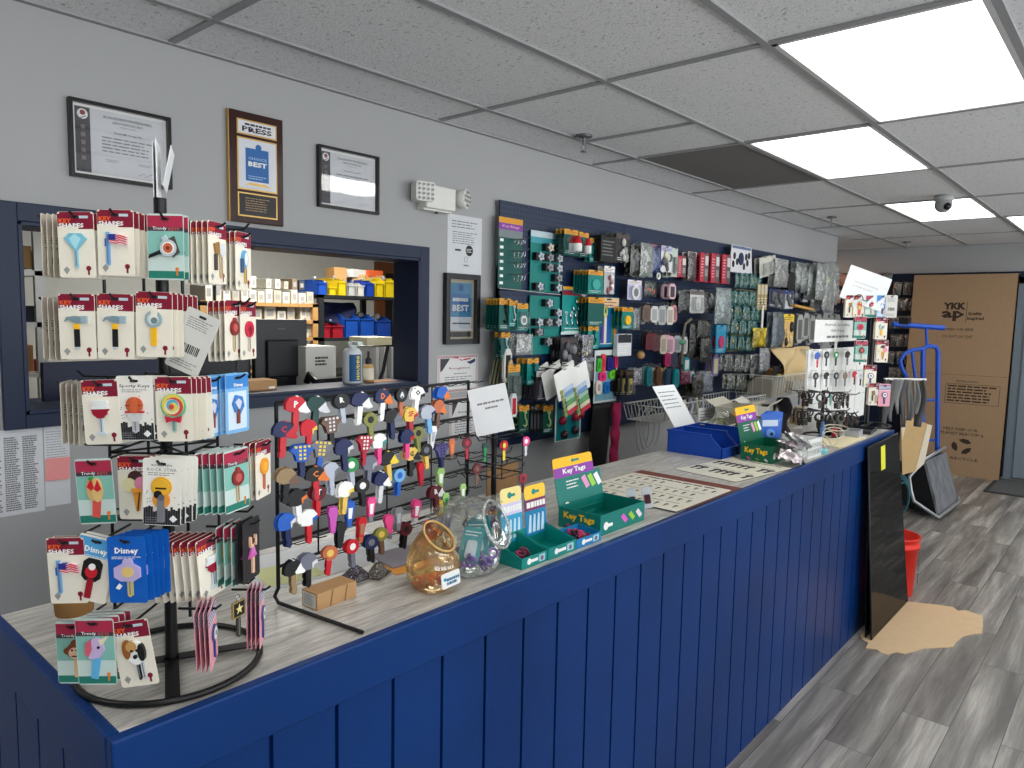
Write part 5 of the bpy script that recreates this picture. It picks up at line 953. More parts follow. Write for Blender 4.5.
# long black bag with crimson edge
A = PY(603, 404, PY0-.05); B = PY(603, 472, PY0-.05); zt, zb = A.z, B.z
t = thing('garment_bag', 'long black bag with a crimson furry strip hanging below the board', 'bag', T(A.x, PY0-.05, zb))
b = MB(); b.grid(lambda u, v: ((u-.5)*.20-.05*(1-v), -.03*sin(pi*u)*(.6+.4*sin(5*v)), v*(zt-zb)), 10, 14); b.build('body', M(16, 14, 18, .6), t, solid=.006)
b = MB(); b.grid(lambda u, v: (.09+.075*u+.006*sin(20*v+6*u)-.02*(1-v), -.035*sin(pi*u)-.01-.006*sin(31*v)*sin(9*u), v*(zt-zb)), 6, 40); b.build('strip', M(170, 34, 84, .7), t, solid=.008)
hookw(V3((A.x, PY0-.05, zt)), .05)
# ---- right half
t = p('card', (716, 325, 726, 353), 'sky blue card with a pink oval in front of the teal rows', 'hardware card', M(40, 150, 190, .4), M(60, 170, 210, .4), ('oval', (196, 60, 110)), 2, .16)
p('bag', (752.5, 328, 766, 347), 'bright yellow packet right of the teal rows', 'packet', (226, 206, 40), M(236, 220, 60, .4), ('lumps', (206, 180, 30), 2), 1, .12, 'yellow_packet')
# holsters
for i, (r, c, nme) in enumerate([((689, 323, 699, 360), (22, 22, 24), 'tall black'), ((697, 320, 711, 340), (52, 54, 50), 'wide dark grey'), ((700, 338, 711, 362), (36, 40, 38), 'lower dark green')]): p('bag', r, '%s pouch in the dark holster group' % nme, 'pouch', c, M(30, 30, 30, .6), ('lumps', (60, 60, 58), 3), 0, .12+.02*i, 'belt_pouch')
b = MB(); A = PY(691, 319, PY0-.12); B = PY(683, 338, PY0-.12); b.tube([A, (A+B)/2+V3((-.03, 0, .03)), B, B+V3((0, 0, -.18))], .01, 6); tag(b.build('tan_strap', M(120, 112, 100, .7)), 'taupe strap curling down left of the black pouches', 'strap')
b = MB(); q = PY(681.5, 342, PY0-.13); b.ball((0, 0, 0), .03, 0, None, 12, (.8, .7, 1.2)); hookw(q+V3((0, 0, .034)), .13); tag(b.build('green_fob', M(110, 170, 140, .5), None, FR(q)), 'pale green egg-shaped fob left of the black pouches', 'key fob')
p('tag', (712, 352, 718, 376), 'violet and white strip tag left of the low grey bags', 'key tag', M(120, 110, 160, .5), M(206, 196, 150, .5), None, 1, .1)
for i in range(6): p('bag', (719+i*5.2, 354+i*.2, 725+i*5.2, 371+i*.2), 'small grey bag, %s from left in the upper grey bag row' % ordn(i), 'parts bag', (130, 136, 134), M(70, 78, 84, .5), ('lumps', (90, 92, 90), i, (196, 190, 170)), 0, .08+.02*(i % 2))
for i in range(5): p('bag', (722+i*4.8, 373+i*.2, 727.5+i*4.8, 389+i*.2), 'small bag with brass bits, %s from left in the lowest bag row' % ordn(i), 'parts bag', (120, 126, 118), None, ('lumps', (170, 160, 110), i, (206, 206, 196)), 0, .08+.02*(i % 2))
p('bag', (750, 355, 764, 380), 'black bag with a white top, below the yellow packet', 'parts bag', (40, 42, 48), M(200, 200, 200, .5), ('lumps', (80, 80, 86), 2), 2, .12); p('bag', (759, 348, 769, 372), 'clear bag drooping right of the black bag', 'parts bag', (196, 200, 204), None, None, 0, .14)
for i in range(2): p('card', (619.5+i*6, 370, 627+i*6.5, 396), 'black and yellow card above the left wire basket, %s of two' % ('left' if i == 0 else 'right'), 'hardware card', M(26, 24, 22, .5), M(50, 46, 30, .5), ('bar', (200, 176, 60), BK), 2, .1+.02*i)
p('bag', (633, 368, 642, 385), 'clear bag right of the black and yellow cards', 'parts bag', (170, 172, 178), None, ('lumps', (206, 196, 206), 3), 1, .1)
p('bag', (692, 374, 703, 397), 'bag of black and yellow pieces above the right wire basket', 'parts bag', (60, 56, 40), None, ('lumps', (206, 180, 60), 4, BK), 1, .12); p('bag', (701, 371, 713, 392), 'pale clear bag right of the black and yellow pieces', 'parts bag', (180, 186, 200), None, ('lumps', (150, 156, 170), 3), 1, .1)
# top right
for i, r in enumerate([(759, 257, 768.5, 277), (767, 255.5, 775, 274)]): p('card', r, 'tilted white price tag card at the top right, %s of two' % ('left' if i == 0 else 'right'), 'price card', M(206, 206, 196, .6), None, ('bar', (190, 190, 182), (160, 160, 156)), 1, .1, None, .16)
p('bag', (774.5, 259, 787.5, 287), 'white-framed bag of parts at the top right', 'parts bag', (206, 210, 206), M(206, 208, 206, .5), ('lumps', (110, 116, 110), 2, (226, 220, 190)), 1, .12); p('tag', (787, 270, 795, 291), 'black hook fob between white bags at the top right', 'key fob', M(24, 24, 26, .5), None, None, 1, .1)
for i, x in enumerate((795, 801, 808)): p('bag', (x, 262+i*2, x+9, 290+i*3), 'hanging clear bag near the right end of the board, %s of three' % ordn(i), 'parts bag', (176, 186, 182), None, ('lumps', (206, 210, 206), i, (110, 120, 116)), 1, .1+.03*i)
for i, (x, c, hd) in enumerate([(769, (60, 66, 84), (40, 60, 110)), (777, (96, 100, 104), (44, 60, 100)), (785, (206, 208, 212), (50, 80, 150))]): p('card', (x, 289+i*.8, x+8.5, 307+i*.8), '%s card with a blue top in the third row right, %s of three' % (('dark', 'grey', 'white')[i], ordn(i)), 'hardware card', C3(c), C3(hd), ('lumps', (90, 92, 96), i), 2, .1)
p('bag', (795, 284, 803, 301), 'dark blue packet under the clear bags', 'packet', (44, 60, 84), None, None, 1, .09); p('box', (802.5, 290, 808, 302), 'small white and blue box under the clear bags', 'boxed item', M(200, 206, 216, .5), M(120, 150, 200, .5), ('deep', .02), 0, .09); p('card', (809, 291, 817, 312), 'grey-green card at the end of the third row', 'hardware card', M(130, 138, 130, .5), None, None, 2, .09)
b = MB(); A = PY(792, 300, PY0-.12); B = PY(811, 309, PY0-.12); b.box((0, -.03, 0), (B.x-A.x, .03, .022)); q = M(196, 150, 84, .6); tag(b.build('wooden_bracket', q, None, T(A.x, A.y, PY(800, 307, PY0-.12).z) @ RY(.06), bevel=.004), 'orange wooden block hooked above the grey curtain of chains', 'wooden block'); hookw(A+V3((.06, 0, -.03)), .12)
b = MB(); A = PY(763, 305, PY0-.1); B = PY(763, 330, PY0-.1); b.box((-.016, -.003, B.z-A.z), (.016, .003, 0)); tag(b.build('white_strip', M(222, 222, 214, .5), None, T(A.x, A.y, A.z)), 'narrow white plastic strip hanging above the yellow packet', 'strip'); hookw(A, .1)
p('bag', (772, 312, 783, 348), 'tall blue-grey bag right of the yellow packet', 'parts bag', (130, 146, 158), None, ('lumps', (90, 104, 118), 3), 1, .12); p('card', (783, 314, 793.5, 347), 'orange and yellow card with black tools', 'hardware card', M(214, 176, 110, .5), M(226, 196, 60, .5), ('lumps', (40, 36, 34), 4, (214, 190, 140)), 2, .12)
for i in range(14): p('tag', (794.5+i*3.1, 310+(i % 3)*1.2, 798+i*3.1, 345-(i % 4)*2), 'grey chain tassel, %s from left in the grey curtain' % ordn(i), 'chain tassel', M(118+(i*37) % 40, 120+(i*37) % 40, 116+(i*37) % 40, .5), M(90, 92, 90, .5), None, 0, .09+.03*(i % 2), 'chain_tassel', yaw=-.3)
# crumpled tan paper, cream strip, yellow knife
A = PY(774, 348, PY0-.14); B = PY(806, 386, PY0-.14); wz = A.z-B.z
b = MB(); b.grid(lambda u, v: ((B.x-A.x)*u, -.05*sin(7*u+1.5*sin(4*v))-.02*sin(17*u+3*v)-.03*sin(3*v), -wz*(1-v)*(1+.04*sin(11*u))), 26, 16); tag(b.build('paper_drape', M(206, 180, 134, .8), None, T(A.x, A.y, A.z), solid=.002), 'crumpled tan paper sheet draped over hooks left of the white key board', 'paper'); hookw(V3((A.x+.3, A.y, A.z)), .14)
p('box', (805.5, 349, 812, 388), 'tall cream carton edge between the tan paper and the white key board', 'carton', M(206, 200, 178, .6), None, ('deep', .05), 0, .16); p('card', (773, 366, 783, 390), 'yellow utility knife on a black card in front of the tan paper', 'utility knife', M(30, 30, 32, .5), None, ('bar', (220, 190, 40), (40, 40, 40)), 0, .2, 'utility_knife')
for i, (x, y0, y1) in enumerate([(816, 263, 300), (823, 262, 310), (829, 262, 305)]): p('bag', (x, y0, x+9, y1), 'clear hanging bag past the right end of the board, %s of three' % ordn(i), 'parts bag', (190, 196, 194), None, ('lumps', (170, 176, 172), i, (206, 206, 60) if i == 1 else WH), 1, .22, base=PY0)
# ---- wire baskets hooked low on the board
def basket(nm, lab, A, B, dep, hgt, n, m=STEEL):
    t = thing(nm, lab, 'basket', T(A.x, A.y, A.z)); w = B.x-A.x; q = MB()
    q.tube([(0, 0, 0), (w, 0, 0), (w, -dep, 0), (0, -dep, 0)], .005, 6, 0, True); q.build('rim', m, t); q = MB()
    for i in range(n+1): x = w*i/n; xi = .02+(w-.04)*i/n; q.tube([(x, -dep, 0), (xi, -dep+.02, -hgt), (xi, -.02, -hgt), (x, 0, 0)], .003, 5)
    q.tube([(.02, -dep+.02, -hgt), (w-.02, -dep+.02, -hgt), (w-.02, -.02, -hgt), (.02, -.02, -hgt)], .0025, 5, 0, True)
    for i in range(4): y = -dep+dep*(i+.5)/4.5; q.tube([(0, y, 0), (.02, y*.95, -hgt), (w-.02, y*.95, -hgt), (w, y, 0)], .002, 5)
    q.build('wire_body', m, t); return t
WW = M(206, 206, 202, .35)
BK1 = basket('wire_basket', 'white wire basket hooked low on the board, leftmost one above the coiled cord', V3((3.95, PY0-.005, PY(640, 398, PY0).z-.02)), V3((4.62, PY0-.005, 0)), .26, .10, 16, WW)
basket('wire_basket', 'white wire basket behind the two leaning paper notices', V3((4.78, PY0-.005, 1.11)), V3((5.5, PY0-.005, 0)), .30, .20, 16, WW)
basket('wire_basket', 'wire basket at the right, holding loose cartons', V3((5.58, PY0-.005, 1.25)), V3((6.9, PY0-.005, 0)), .36, .18, 22, WW)
for k in range(3):
    b = MB(); q = PY(640+k*3, 428, PY0-.03); b.tube([(.10*(1+.12*k)*cos(a*pi/12)*.8, -.012*k, .15*(1-.08*k)*sin(a*pi/12)) for a in range(24)], .0035, 6, 0, True)
    b.tube([(0, -.012*k, .15*(1-.08*k)), (.0, -.012*k-.02, .19)], .003, 5)
    tag(b.build('cord_loop', M(176, 176, 170, .3), None, T(q.x, q.y-.02, q.z)), '%s grey cord loop hanging under the left wire basket' % ('outer', 'middle', 'inner')[k], 'cord')
for k in range(7):
    q = Pal(); q.b.tube([(0, 0, 0), (.015*sin(k*2), -.012, -.05), (.02*sin(k*3), -.01, -.11)], .009, 6, q.i((176+(k*29) % 50, 178+(k*29) % 50, 176+(k*23) % 50))); o = q.done('metal_clip'); o.matrix_basis = T(4.03+k*.085, PY0-.255, BK1.location.z+.022); tag(o, 'grey metal clip hooked over the left basket rim, %s from left' % ordn(k), 'clip')
for k, (nm, xx, dz, sz, c) in enumerate([('large open grey carton', 5.85, 0, (.34, .2, .14), (150, 146, 132)), ('flat grey carton', 6.35, 0, (.4, .22, .10), (166, 164, 150)), ('small brown carton', 6.05, .0, (.2, .1, .2), (150, 106, 60))]):
    b = MB(); b.box((-sz[0]/2, -sz[1]/2, 0), (sz[0]/2, sz[1]/2, sz[2])); o = b.build('carton', C3(c, .8), None, T(xx, PY0-.16-(.0 if k < 2 else -.03), 1.08+dz) @ RZ(.1-.12*k) @ RX(.1)); tag(o, '%s lying in the right-hand wire basket' % nm, 'carton')
# ================================================================ things standing on the counter
TZ = lambda x, y, z=0., a=0.: T(x, y, CT+z) @ RZ(a)
def bent(b, rings, dirv, n=24, mi=0, cap=True):
    """a blown vessel: rings of (shift along dirv, height, radius, tilt towards dirv)"""
    d = V3(dirv).normalized(); s = ZUP.cross(d); V = []
    for sh, z, r, t in rings:
        c = d*sh+ZUP*z; u = d*cos(t)-ZUP*sin(t); V += [c+u*r*cos(2*pi*i/n)+s*r*sin(2*pi*i/n) for i in range(n)]
    k = len(rings); b.add(V, [(j*n+i, j*n+(i+1) % n, (j+1)*n+(i+1) % n, (j+1)*n+i) for j in range(k-1) for i in range(n)], mi, True)
    if cap: b.add(V[:n], [list(range(n))[::-1]], mi)
    return [d*rings[-1][0]+ZUP*rings[-1][1]+(d*cos(rings[-1][3])-ZUP*sin(rings[-1][3]))*rings[-1][2]*cos(2*pi*i/n)+s*rings[-1][2]*sin(2*pi*i/n) for i in range(n)]
# coffee cup
t = thing('coffee_cup', 'tall white paper coffee cup with brown sleeve and black lid behind the spinner rack', 'cup', TZ(.463, 1.505) @ Matrix.Scale(.92, 4))
MB().lathe([(.0, .001), (.030, 0), (.031, .004), (.041, .148), (.043, .150), (.041, .152)], 24).build('paper_cup', M(222, 218, 206, .6), t)
MB().lathe([(.0345, .042), (.0352, .042), (.0408, .118), (.0398, .118)], 24).build('sleeve', M(158, 116, 66, .85), t)
MB().lathe([(.044, .148), (.0445, .158), (.040, .160), (.039, .172), (.036, .174), (.034, .168), (0, .168)], 24).build('lid', M(20, 20, 22, .35), t)
# small brown carton below the key rack
t = thing('small_carton', 'small brown cardboard carton lying under the wire grid rack', 'carton', TZ(.884, 1.283, 0, .06)); MB().box((-.052, -.026, 0), (.052, .026, .036)).build('carton', CARDB, t, bevel=.001)
P = Pal(); X = T(-.0524, 0, .018) @ RZ(-pi/2) @ RX(pi/2); P.b.rect(-.022, -.015, .022, .015, .0002, P.i(M(206, 204, 196, .7)), X); P.b.lines(-.018, .018, -.012, .012, 6, .0006, P.i(GINK), X); P.done('address_label', t)
P = Pal(); X = T(0, -.0264, .018) @ RX(pi/2)
for q in (-.02, .018): P.b.poly([(q, -.017), (q+.003, -.017), (q+.010, .017), (q+.007, .017)], .0002, P.i(M(120, 90, 60, .8)), X)
P.done('printed_mark', t)
for k, (x, y, s, c, nm) in enumerate([(1.0, 1.35, .075, (96, 88, 104), 'mauve'), (1.05, 1.33, .06, (112, 104, 96), 'grey-brown')]):
    b = MB(); b.grid(lambda u, v: ((u-.5)*s, (v-.5)*s*.7, .004+.022*sin(pi*u)*sin(pi*v)*(1+.3*sin(9*u+5*v))), 10, 8); b.box((-s*.5, -s*.35, 0), (s*.5, s*.35, .004)); tag(b.build('foil_pouch', CLR((c[0], c[1], c[2]), .85), None, TZ(x, y, .001, .4*k)), 'crumpled %s pouch beside the small brown carton' % nm, 'pouch')
def flat(nm, lab, cat, pts, mt, th=.0012, z=0.):
    c = sum((V3(p+(0,)) for p in pts), V3())/len(pts); b = MB(); b.prism([(x-c.x, y-c.y) for x, y in pts], 0, th); return tag(b.build(nm, mt, None, TZ(c.x, c.y, z)), lab, cat)
flat('loose_paper', 'white sheets lying at the back of the counter behind the grid rack', 'paper', [(.80, 1.42), (1.22, 1.40), (1.24, 1.62), (.82, 1.66)], PAPER)
flat('loose_paper', 'pale yellow sheet lying on white paper behind the grid rack', 'paper', [(.83, 1.44), (.97, 1.42), (.99, 1.55), (.86, 1.56)], M(226, 228, 170, .8), .001, .0014)
flat('manila_envelope', 'orange envelope corner peeking out beside the amber bowl', 'envelope', [(1.08, 1.30), (1.22, 1.285), (1.23, 1.37), (1.11, 1.39)], M(222, 150, 60, .7), .002, .0)
flat('grey_folder', 'grey-mauve folder lying on the orange envelope', 'folder', [(1.10, 1.335), (1.25, 1.325), (1.26, 1.44), (1.12, 1.45)], M(134, 128, 140, .6), .003, .0022)
t = thing('yellow_disc', 'small yellow oval key disc on the counter by the amber bowl', 'disc', TZ(1.165, 1.262, .001)); P = Pal(); P.b.prism(circ(.024, 20, 0, 0, .018), 0, .004, P.i((222, 196, 50))); P.b.lines(-.014, .014, -.006, .006, 2, .0043, P.i(INK)); P.done('disc_body', t)
# amber glass bowl
BC = V3((1.088, 1.18, CT)); D = (-E3*.45+R3*.9)
t = thing('amber_bowl', 'amber glass bowl with slanted mouth and white sticker at the counter edge', 'bowl', T(*BC)); AMB = GL((214, 176, 110), .16, 1.2)
b = MB(); rings = [(0, .001, .001, 0), (0, 0, .036, 0), (0, .006, .044, 0), (0, .028, .058, 0), (.001, .055, .0625, .05), (.004, .082, .058, .22), (.010, .104, .047, .5), (.014, .115, .041, .66), (.017, .123, .042, .72)]
rim = bent(b, rings, D, 28); b.build('glass', AMB, t)
b = MB(); b.tube(rim, .0028, 6, 0, True); b.build('rim', M(196, 160, 96, .12), t)
P = Pal(); X = T(0, 0, .05) @ FN((0, 0, 0), -E3*.75+R3*.66) @ T(.004, -.012, .0632) @ RZ(.12); P.b.prism(rrect(.05, .034, .004), -.001, .001, P.i(WHITE), X); P.b.lines(-.012, .024, -.012, .006, 2, .0014, P.i(M(30, 110, 150, .6)), X, t=.7); P.b.prism(circ(.004, 10, -.016, .004), .001, .0016, P.i(M(60, 150, 180, .6)), X); P.done('sticker', t)
g = random.Random(8)
for k in range(26):
    a, r, z = g.uniform(0, 6.28), g.uniform(0, .040), .008+g.uniform(0, .02); q = MB(); q.ball((0, 0, 0), .0085, 0, None, 7, (1.3, .9, .55)); o = q.build('wrapped_candy', C3(g.choice([(226, 110, 40), (232, 140, 60), (214, 90, 40), (236, 170, 90), (206, 90, 70)])), None, T(BC.x+r*cos(a), BC.y+r*sin(a), CT+z) @ RZ(a)); tag(o, 'orange wrapped candy at the bottom of the amber bowl', 'candy', 'candies in the amber bowl')
# clear jar
JC = V3((1.232, 1.202, CT)); D = (-E3*.36+R3*.93)
t = thing('clear_jar', 'large clear tilted jar with a round mouth, holding purple coils and teal packets', 'jar', T(*JC)); CG = GL((236, 242, 240), .05, 1.3)
b = MB(); rings = [(0, .001, .001, 0), (0, 0, .055, 0), (0, .006, .066, 0), (-.003, .03, .077, 0), (-.006, .07, .082, .0), (-.004, .105, .080, .2), (.012, .128, .072, .55), (.036, .132, .064, .9), (.056, .126, .058, 1.1), (.068, .122, .058, 1.13)]
rim = bent(b, rings, D, 30); b.build('glass', CG, t); b = MB(); b.tube(rim, .004, 8, 0, True); b.build('rim', GL((226, 232, 230), .3, 1.5), t)
b = MB(); b.grid(lambda u, v: (-.10+.15*u, -.06+.12*v, .150+.018*sin(5*u+2)*sin(6*v)+.02*u), 10, 8); b.build('plastic_lid_bag', CLR((206, 206, 196), .35), t)
for k in range(24):
    a, r = g.uniform(0, 6.28), g.uniform(.012, .055); x, y = r*cos(a), r*sin(a)-.008; z = .014+g.uniform(0, .035); q = MB(); X = RX(g.uniform(0, 1.3)) @ RY(g.uniform(-.8, .8))
    R = .011; q.tube([(R*cos(j*.628), R*sin(j*.628), .0022*sin(j*2.5)) for j in range(10)], .0034, 6, 0, True)
    c = g.choice([(112, 70, 170), (96, 54, 150), (140, 96, 190), (84, 46, 130)]) if k % 7 else g.choice([(206, 190, 60), (30, 30, 34), (90, 130, 60)])
    nm = 'purple' if k % 7 else 'odd-coloured'; tag(q.build('wrist_coil', C3(c, .35), None, T(JC.x+x, JC.y+y, CT+z) @ X), '%s coil ring in the bottom of the clear jar' % nm, 'coil ring', nm+' coils in the clear jar')
for k, (dx, dy, dz, a, tl) in enumerate([(-.028, -.03, .095, .25, -.2), (.012, -.012, .10, -.2, .1), (.036, -.006, .105, -.5, .25)]):
    P = Pal(); P.b.prism(rrect(.05, .085, .004), -.001, .001, P.i(M(0, 140, 144, .45))); P.b.prism(rrect(.026, .045, .006, 3, 0, -.01), .001, .006, P.i((206, 214, 216))); P.b.lines(-.02, .02, .02, .036, 2, .0014, P.i(WHITE)); o = P.done('teal_packet'); o.matrix_basis = FN(JC+V3((dx, dy, dz-.02)), -E3+R3*a, tl); tag(o, 'teal packet with a clear window inside the clear jar, %s from left' % ordn(k), 'packet')
# display trays
TL_ = M(0, 128, 120, .45); TBL = M(20, 120, 176, .45)
def tray(lab, x0, x1, y0, y1, m, hf, hb, fill=None):
    t = thing('display_tray', lab, 'display tray', TZ(x0, y0)); w, d = x1-x0, y1-y0; b = MB(); s = .002
    b.box((0, 0, 0), (w, d, s)); b.box((0, 0, s), (w, s, hf)); b.box((0, d-s, s), (w, d, hb))
    for x in (0, w-s): b.add([(x, s, s), (x+s, s, s), (x+s, d-s, s), (x, d-s, s), (x, s, hf), (x+s, s, hf), (x+s, d-s, hb), (x, d-s, hb)], [(0, 3, 2, 1), (4, 5, 6, 7), (0, 1, 5, 4), (1, 2, 6, 5), (2, 3, 7, 6), (3, 0, 4, 7)])
    b.build('tray_body', m, t); P = Pal(); X = RX(pi/2) @ T(0, 0, .0004)
    P.b.prism(circ(.008, 12, w*.28, hf*.55), 0, .0004, P.i(WHITE), X); P.b.rect(w*.28, hf*.4, w*.62, hf*.68, .0005, P.i(WHITE), X); P.b.rect(w*.66, hf*.2, w*.9, hf*.85, .0004, P.i(M(150, 196, 206, .5)), X); P.b.prism(circ(.006, 10, w*.78, hf*.5), .0004, .001, P.i(M(120, 80, 110, .5)), X); P.done('print', t)
    return t
def header(t, x0, x1, y, z0, z1, yel, purp, pan, txt):
    P = Pal(); w, h = x1-x0, z1-z0; X = T((x0+x1)/2, y, z0) @ RX(pi/2-.10)
    P.b.prism(rrect(w, h, .012, 4, 0, h/2), -.0015, 0, P.i(pan), X)
    P.b.prism([(x, y_) for x, y_ in rrect(w, h*.3, .012, 4, 0, h*.85)], 0, .0006, P.i(yel), X); P.b.rect(-w/2, h*.5, w/2, h*.72, .0008, P.i(purp), X); P.b.lines(-w*.42, w*.5, h*.53, h*.69, 1, .0012, P.i(WHITE), X, t=.7)
    P.b.prism(circ(h*.06, 10, -w*.06, h*.86), .0006, .0010, P.i(TL_), X); P.b.rect(-w*.06, h*.83, w*.2, h*.88, .0011, P.i(TL_), X)
    for q in range(4): P.b.poly([(-w*.4+q*w*.2, h*.06), (-w*.3+q*w*.2, h*.42), (-w*.22+q*w*.2, h*.40), (-w*.26+q*w*.2, h*.06)], .0008, P.i(M(186, 214, 230, .5)), X)
    P.done('header_card', t)
T1 = tray('first teal display tray beside the clear jar, pale yellow header card', 1.315, 1.415, 1.108, 1.215, TL_, .028, .055); header(T1, .045, .128, .104, .03, .172, M(236, 216, 140, .5), M(206, 196, 226, .5), M(40, 150, 190, .5), 'Key Holders')
T2 = tray('second teal display tray, deep yellow header card', 1.417, 1.535, 1.106, 1.215, TL_, .030, .055); header(T2, .036, .124, .104, .03, .165, M(242, 196, 60, .5), M(120, 40, 90, .5), M(0, 120, 170, .5), 'Key Reels')
T3 = tray('blue-ended display tray of crimson rings next to the large teal box', 1.537, 1.652, 1.106, 1.185, TBL, .026, .032)
for k in range(22):
    tt = (1.537, 1.652) if k < 16 else (1.32, 1.40); x, y = g.uniform(tt[0]+.018, tt[1]-.018), g.uniform(1.122, 1.172); q = MB(); q.tube([(.010*cos(j*.628), .010*sin(j*.628), 0) for j in range(10)], .003, 5, 0, True); c = g.choice([(150, 20, 60), (60, 16, 40), (180, 40, 90), (30, 26, 40)])
    nm = 'blue-ended display tray' if k < 16 else 'first teal display tray'
    tag(q.build('key_coil', C3(c, .4), None, TZ(x, y, .012+g.uniform(0, .012)) @ RX(g.uniform(0, .9))), 'dark crimson ring lying in the %s' % nm, 'coil ring', 'crimson rings in the '+nm)
def keytag_box(lab, x0, x1, y0, y1, h, m, lid):
    t = thing('key_tag_box', lab, 'display box', TZ(x0, y0)); w, d, s = x1-x0, y1-y0, .0025; b = MB()
    b.box((0, 0, 0), (w, d, s)); b.box((0, 0, s), (w, s, h)); b.box((0, d-s, s), (w, d, h)); b.box((0, s, s), (s, d-s, h)); b.box((w-s, s, s), (w, d-s, h)); b.box((w*.0, d*.52, s), (w*.35, d*.52+s, h*.8)); b.build('carton', m, t)
    P = Pal(); X = RX(pi/2) @ T(0, 0, .0004); P.b.prism(circ(h*.2, 12, w*.12, h*.42), 0, .0004, P.i(WHITE), X); P.b.rect(w*.12, h*.34, w*.26, h*.5, .0005, P.i(WHITE), X)
    for q, c in enumerate([(214, 90, 190), (150, 196, 50), (226, 214, 216)]): P.b.poly([(w*(.44+q*.17), h*.62), (w*(.50+q*.17), h*.75), (w*(.60+q*.17), h*.38), (w*(.54+q*.17), h*.25)], .0005, P.i(c), X)
    X = RZ(-pi/2) @ RX(pi/2) @ T(-d/2, 0, .0004); P.b.text('Key Tags', 0, h*.62, .0003, d*.74, h*.42, P.i((236, 190, 30)), X)
    for q, c in enumerate([(190, 60, 150), (110, 140, 40), (206, 206, 206)]): P.b.poly([(-d*.3+q*d*.28, h*.2), (-d*.26+q*d*.28, h*.28), (-d*.16+q*d*.28, h*.16), (-d*.2+q*d*.28, h*.08)], .0005, P.i(c), X)
    P.done('print', t)
    P = Pal(); X = T(w/2, d-.004, h*.55) @ RX(pi/2-.22); lw = w*.98; lh = lid
    P.b.prism(rrect(lw, lh*.66, .006, 3, 0, lh*.33), -.002, 0, P.i(m), X); P.b.rect(-lw*.5, lh*.64, lw*.36, lh*.82, .0006, P.i(M(140, 60, 160, .5)), X); P.b.prism(rrect(lw*.86, lh*.36, .010, 3, -lw*.07, lh*.82), -.002, 0, P.i(M(244, 186, 30, .5)), X)
    P.b.text('Key Tags', -lw*.07, lh*.73, .001, lw*.5, lh*.12, P.i(WHITE), X); P.b.prism(circ(lh*.075, 12, -lw*.32, lh*.12), 0, .0006, P.i(WHITE), X); P.b.lines(-lw*.28, 0, lh*.4, lh*.58, 3, .0005, P.i(WHITE), X)
    for q, c in enumerate([(226, 150, 196), (150, 206, 60), (236, 236, 236)]): P.b.poly([(lw*(.05+q*.14), lh*.56), (lw*(.14+q*.14), lh*.60), (lw*(.22+q*.14), lh*.38), (lw*(.13+q*.14), lh*.34)], .0005, P.i(c), X)
    P.b.prism(circ(lh*.035, 10, -lw*.08, lh*.91), 0, .0006, P.i(TL_), X); P.b.rect(-lw*.08, lh*.89, lw*.06, lh*.93, .0007, P.i(TL_), X); P.done('header_card', t); return t
keytag_box('large open teal box of key tags with yellow and purple header, near chart sheets', 1.677, 1.915, 1.126, 1.275, .060, M(0, 116, 106, .45), .165)
keytag_box('darker green box of key tags behind the chart sheets, beside the blue bins', 3.06, 3.31, 1.185, 1.325, .075, M(0, 92, 66, .45), .19)
# chrome clip packet behind the large box
for k in range(2): P = Pal(); P.b.prism(rrect(.03, .07, .006), 0, .012, P.i((196, 200, 206))); P.b.prism(rrect(.02, .03, .004, 3, 0, -.004), .012, .016, P.i((70, 20, 30))); o = P.done('clip_packet'); o.matrix_basis = FN((1.985+k*.06, 1.215-k*.02, CT+.037), (-.8, -.6, 0), .15); tag(o, 'clear packet with a dark clip, %s of two right of the large teal box' % ('left', 'right')[k], 'packet')
# charts
flat('desk_mat', 'reddish-brown desk mat strip under the first chart sheet', 'desk mat', [(2.12, 1.078), (2.535, 1.083), (2.537, 1.512), (2.13, 1.512)], M(112, 52, 38, .5), .003)
def chart(lab, pts, z, seed, bold):
    o = [V3(p+(0,)) for p in pts]; c = sum(o, V3())/4; R = o[1]-o[0]; U = o[3]-o[0]; w, h = R.length, U.length
    t = thing('key_chart', lab, 'chart', FR((c.x, c.y, CT+z), R, U)); P = Pal(); P.b.prism(rrect(w, h, .006), 0, .0015, P.i(M(226, 222, 204, .3))); P.b.prism(rrect(w+.006, h+.006, .008), -.0006, .0004, P.i(M(70, 70, 70, .4)))
    g = random.Random(seed); K = P.i(INK)
    for r in range(4 if not bold else 2):
        y = h*(.34-.23*r) if not bold else h*(.2-.38*r)
        P.b.lines(-w*.44, w*.44, y+.025, y+.04, 1, .0018, P.i(GINK)); n = 11 if not bold else 9
        for i in range(n):
            x = -w*.42+w*.84*i/(n-1); s = .013 if not bold else .03
            if g.random() < .15: continue
            P.b.poly(circ(s*.55, 9, x, y), .0019, K); P.b.rect(x-s*.24, y-s*2, x+s*.24, y, .0018, K)
    P.b.lines(-w*.3, w*.4, h*.42, h*.46, 1, .0018, K, t=.6); P.done('sheet', t)
chart('cream laminated chart sheet with small key pictures, nearest on the counter', [(2.06, 1.095), (2.06, 1.505), (2.465, 1.505), (2.465, 1.095)][::1] and [(2.06, 1.505), (2.06, 1.095), (2.465, 1.095), (2.465, 1.505)], .0036, 3, False)
chart('cream laminated chart sheet with bold black key pictures, in front of the blue bins', [(2.654, 1.416), (2.613, 1.136), (3.041, 1.11), (3.075, 1.363)], .001, 5, True)
